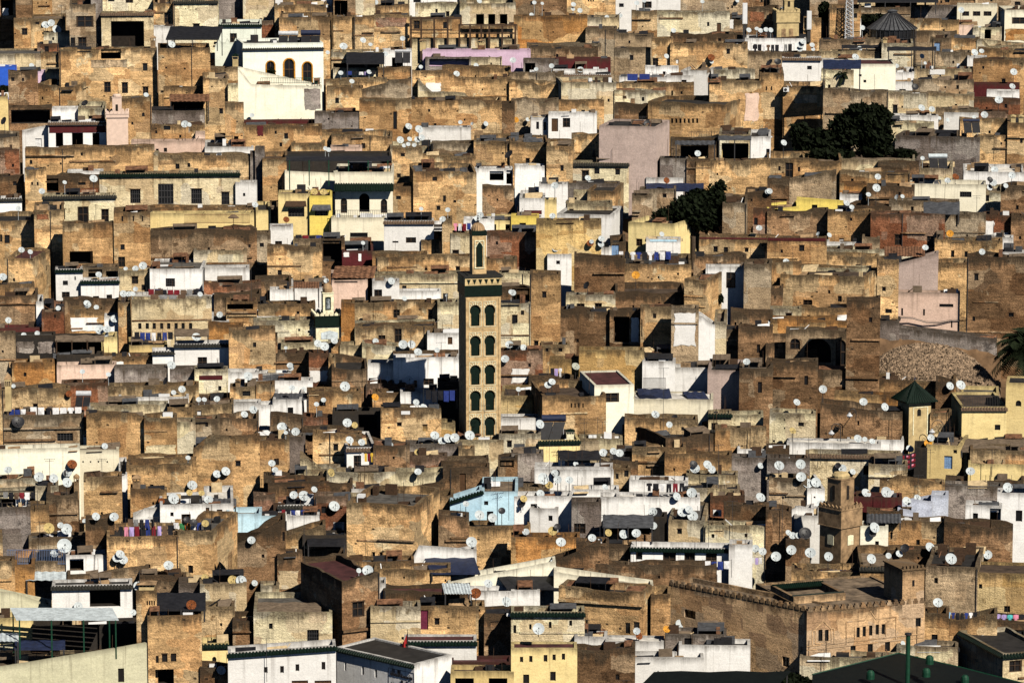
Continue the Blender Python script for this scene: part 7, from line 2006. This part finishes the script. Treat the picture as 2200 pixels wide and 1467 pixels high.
# ---- aerial poles
AN = [(132, 11, 30, 'above top left scrap roof'), (667, 20, 46, 'x'), (2018, 20, 84, 'tall mast right of glass pavilion'), (1976, 140, 196, 'beside black dish near cream panel hut'), (1380, 250, 268, 'x'), (1950, 250, 300, 'x'),
 (540, 560, 640, 'x'), (1090, 300, 330, 'x'), (787, 705, 850, 'tall thin pole through brown roofs left of minaret'), (948, 735, 820, 'pole on long white rust streaked wall'), (883, 705, 745, 'pole beside two dishes left of minaret'), (582, 800, 930, 'leaning pole before cream plain house'), (617, 845, 930, 'pole before white hut with one window'), (874, 940, 1015, 'pole over brown hut left of long pipe'), (1041, 870, 952, 'pole against the minaret foot'),
 (1425, 790, 920, 'lattice pole before long cream wall'), (1255, 900, 962, 'pole right of little green pavilion chimney'), (1284, 895, 945, 'pole before orange four slot house'), (1294, 905, 945, 'shorter pole before orange four slot house'), (1180, 945, 1045, 'pole above wide white wall'), (1467, 900, 960, 'pole above roofless brown hall'), (1543, 955, 1030, 'pole above row of dishes'),
 (1850, 548, 598, 'comb aerial above courtyard roof terrace'), (2098, 420, 462, 'comb aerial beside pale yellow house'), (1703, 530, 570, 'aerial above red coping wall'), (1703, 925, 988, 'bare pole before weathered cream house'), (1737, 938, 990, 'double headed pole before weathered cream house'), (1763, 960, 986, 'pole on pinkish white roofs'), (1998, 965, 1012, 'ladder aerial before pale yellow hut'), (2131, 965, 1012, 'pole before pale ochre wall'), (1972, 1020, 1070, 'pole above curved shaded wall'),
 (107, 985, 1018, 'pole on bright cream wall'), (219, 985, 1012, 'pole before cream round vents'), (86, 1120, 1172, 'red pole before ochre roof'), (330, 1110, 1150, 'pole in laundry court'), (654, 1062, 1200, 'pole before reddish brick wall'), (573, 1370, 1450, 'pole before white school'), (1093, 1030, 1105, 'pole before pale blue house'), (1289, 1105, 1150, 'pole before grey veranda'), (1340, 1460, 1480, 'x'),
 (1265, 1330, 1400, 'crossed aerial on pitted brown wall'), (1573, 1075, 1140, 'aerial on brown air conditioner wall'), (1522, 1105, 1172, 'pole on long pale wall'), (1770, 1395, 1440, 'bent pole before mosque wall'), (2107, 1415, 1445, 'aerial before green tiled cream house'), (1680, 1060, 1180, 'pole left of weathered minaret'), (515, 1225, 1262, 'x'), (300, 1225, 1262, 'pole beside dish on white opening house'), (1240, 1070, 1130, 'x'), (2140, 285, 330, 'x')]
for i, (x, yt, yb, t) in enumerate(AN):
    if t == 'x':
        h, _, _ = anchor(x, yb); t = ('thin aerial pole over '+h['desc']) if h else 'thin aerial pole on bare roof'
    else: t = t if re.search('pole|aerial|mast', t) else 'thin aerial pole '+t
    antenna(x, yt, yb, t, bars=(2 if i % 3 else 1))
# ---- street lamps, flag, air conditioners, railings, umbrella, cable
def wall_lamp(x, y, label, br=20):
    h = next(q for q in HOUSES if q['desc'].startswith('long brown shaded wall')) if x < 1900 else next(q for q in HOUSES if q['desc'].startswith('ochre wall right of green roof'))
    Y = h['Y']-1.6; P = at(x, y, Y); s = spx(P); q = br/s
    root = thing('street_lamp', label, 'street lamp', P, 0, 'wrought iron wall lamps'); b = MB()
    n = 10; pts = [Vector((q*.5-q*.5*math.cos(math.pi*i/n), .0, q*.55+q*.75*math.sin(math.pi*i/n)*.7)) for i in range(n+1)]
    for a, c in zip(pts, pts[1:]): b.tube(a, c, .04, 5)
    b.tube((q, 0, q*.55), (q, 0, -q*.9), .04, 5); b.tube((q, 0, q*.3), (q, 1.5, q*.3), .04, 5); b.tube((0, 0, q*.55), (0, 0, .3), .03, 5)
    for i in range(8):
        a, c = i*.7, (i+1)*.7; r = q*.24; b.tube((q*.55+r*math.cos(a)*(1-i*.09), 0, q*.55+r*math.sin(a)*(1-i*.09)), (q*.55+r*math.cos(c)*(1-i*.11), 0, q*.55+r*math.sin(c)*(1-i*.11)), .02, 4)
    obj('bracket', b, FM['metal'], root); b = MB(); b.lathe([(0, .36), (.12, .32), (.14, .22), (.32, .05), (.33, -.02), (.0, -.0)], 10); obj('lamp_shade', b, FM['steel'], root)
    b = MB(); b.lathe([(.26, -.02), (.2, -.14), (0, -.2)], 10); obj('bulb', b, FM['whitebox'], root)
wall_lamp(1786, 931, 'lower scrolled wall lamp on the long shaded wall'); wall_lamp(1825, 893, 'upper wall lamp on the long shaded wall', 14); wall_lamp(2002, 928, 'ornate scrolled wall lamp right of green roofed tower', 24)
def flag():
    h, P, on = roof_point(876, 1396, 1.); s = spx(P); H = 46/s
    root = thing('flag', 'red flag on a pole behind the white school', 'flag', P); b = MB(); b.tube((0, 0, -1), (0, 0, H), .03, 5); obj('pole', b, FM['metal'], root)
    b = MB(); n = 6
    for i in range(n):
        f = lambda k, t: (-.5*k/n*(1.0)-.02, .12*math.sin(k*1.3), H-.35-t*(1.4)-k*.19)
        b.face([f(i, 0), f(i+1, 0), f(i+1, 1), f(i, 1)])
    obj('cloth', b, FM['redflag'], root)
flag()
def aircon(x, y, r, label):
    h = None; c = [q for q in HOUSES if q['x0'] <= x <= q['x1'] and q['yt'] < y < q['yb']]; h = min(c, key=lambda q: q['Y']) if c else None
    Y = h['Y']-.3 if h else depth(y+10); P = at(x, y, Y); s = spx(P); w = r/s
    root = thing('air_conditioner', label, 'air conditioner', P, 0, 'air conditioners on walls'); b = MB(); b.box(-w, w, -.2, .25, -w*.72, w*.72); obj('case', b, FM['whitebox'], root)
    b = MB(); b.lathe([(0, 0), (w*.55, 0), (w*.55, .03), (0, .03)], 14); o = obj('fan_grille', b, FM['dish_k'], root, loc=(-w*.25, -.205, 0)); o.rotation_euler = (math.pi/2, 0, 0)
aircon(1541, 1102, 9, 'white air conditioner on brown wall above pale wall'); aircon(1689, 193, 6, 'white air conditioner on ochre wall near dark terrace')
def railing(x0, x1, yt, yb, mat, label, n):
    h, P, on = roof_point((x0+x1)/2, yb, .25); a, b = at(x0, yb, P.y), at(x1, yb, P.y); H = (yb-yt)/spx(P)
    m = MB(); d = b-a
    for i in range(n+1): p = d*(i/n); m.tube(p, p+Vector((0, 0, H)), .025, 4)
    for z in (.08, H): m.tube(Vector((0, 0, z)), d+Vector((0, 0, z)), .035, 4)
    o = obj('railing', m, FM[mat], None, loc=a); tag(o, label, 'railing', None, 'thing')
FM['bluerail'] = flat_mat('blue_paint', (.12, .17, .30), .6, .2, 3)
railing(16, 140, 1180, 1212, 'bluerail', 'blue grey metal railing round a small roof terrace', 34)
railing(66, 142, 1176, 1206, 'bluerail', 'rear blue grey railing of the small roof terrace', 20) if False else None
railing(2068, 2146, 850, 874, 'metal', 'black iron railing on yellow terrace', 22)
railing(396, 536, 461, 480, 'rust', 'brown lattice rail on the yellow terrace', 60)
railing(716, 838, 452, 470, 'metal', 'thin balcony rail of the cream villa', 26)
railing(560, 690, 168, 180, 'green', 'green balcony railing on the mint villa', 34)
railing(152, 210, 95, 108, 'metal', 'black rail below the shallow arch doors', 16)
railing(1382, 1430, 812, 836, 'metal', 'iron railing in the whitish rubble room', 22)
railing(1480, 1600, 284, 296, 'metal', 'thin roof railing right of seven slot house', 22)
def umbrella():
    h, P, on = roof_point(502, 492, 1.2); z = (492-462)/spx(P); R = 13/spx(P); root = thing('parasol', 'tan parasol on the yellow terrace', 'parasol', P); b = MB(); b.tube((0, 0, -.5), (0, 0, z), .03, 5); obj('pole', b, FM['metal'], root)
    b = MB(); b.lathe([(R, z-.35), (R*.5, z-.05), (0, z+.1)], 8); obj('canopy', b, FM['tansheet'], root)
umbrella()
def cable():
    pts = [(1888, 677), (1925, 682), (1960, 684), (1990, 693), (2015, 694), (2045, 689), (2075, 690), (2110, 702), (2140, 710), (2175, 710)]
    Y = min(q['Y'] for q in HOUSES if q['desc'].startswith('white pink house'))-.5; P = [at(x, y, Y) for x, y in pts]; b = MB()
    for a, c in zip(P, P[1:]): b.tube(a-P[0], c-P[0], .05, 5); b.tube(a-P[0]+Vector((0, 0, .14)), c-P[0]+Vector((0, 0, .12)), .03, 4)
    o = obj('power_cable', b, FM['metal'], None, loc=P[0]); tag(o, 'sagging black cable across the white pink house', 'cable', None, 'thing')
cable()
def vents():
    Y = depth(1650)+.8
    r = thing('vent_pipe', 'tall green vent pipe on the dark roof', 'vent pipe', at(1950, 1440, Y+3)); P = r.location; H = 84/spx(P); w = 5/spx(P)
    b = MB(); b.lathe([(w, -2), (w, H-.2)], 12); obj('pipe', b, FM['green'], r); b = MB(); b.lathe([(0, H), (w*1.5, H-.05), (w*1.5, H-.2), (w, H-.25)], 12); obj('cowl', b, FM['metal'], r)
    for x, y, t in ((1870, 1440, 'first'), (1990, 1435, 'third'), (2073, 1450, 'fourth'), (1997, 1408, 'second')):
        P = at(x, y+8, Y+3.5); r = thing('roof_vent', f'{t} green dome vent on the large dark roof', 'roof vent', P, 0, 'green roof vents'); b = MB(); q = 9/spx(P); b.lathe([(q, -.4), (q, 0), (q*.9, q*.6), (q*.5, q), (0, q*1.1)], 12); obj('dome', b, FM['green'], r)
vents()
def cacti(): pass
# ================================================================ light, sky, camera
sc = bpy.context.scene
w = bpy.data.worlds.new("World"); sc.world = w; w.use_nodes = True; nt = w.node_tree
bg = nt.nodes['Background']; sky = nt.nodes.new('ShaderNodeTexSky'); sky.sky_type = 'NISHITA'; sky.sun_disc = False
EL, AZ = math.radians(40), math.radians(34)
sky.sun_elevation = EL; sky.sun_rotation = math.pi-AZ
nt.links.new(sky.outputs[0], bg.inputs[0]); bg.inputs[1].default_value = .05; sky.altitude = 3000; sky.air_density = .4; sky.dust_density = .05
sd = bpy.data.lights.new('sun', 'SUN'); sd.energy = 5.; sd.angle = math.radians(.5); sd.color = (1, .92, .79)
so = bpy.data.objects.new('sun', sd); C.objects.link(so)
dirv = Vector((math.sin(AZ)*math.cos(EL), -math.cos(AZ)*math.cos(EL), math.sin(EL)))   # towards the sun: behind the viewer, to the right
so.rotation_euler = dirv.to_track_quat('Z', 'Y').to_euler()
cam = bpy.data.cameras.new('camera'); co = bpy.data.objects.new('camera', cam); C.objects.link(co)
cam.sensor_width = 36; cam.lens = 36*F/2200; co.location = (0, 0, CAMZ); co.rotation_euler = (math.pi/2-PITCH, 0, 0)
cam.clip_start = 1; cam.clip_end = 5000; sc.camera = co
sc.view_settings.view_transform = 'Standard'; sc.view_settings.look = 'None'; sc.view_settings.exposure = 0.26; sc.view_settings.gamma = 1
sc.cycles.max_bounces = 4; sc.cycles.diffuse_bounces = 0
dup = [k for k, v in LABELS.items() if len(v) > 1]
print('objects', len(bpy.data.objects), 'labels', len(LABELS), 'dup', dup[:20], 'long', [k for k in LABELS if len(k.split()) > 16][:10])
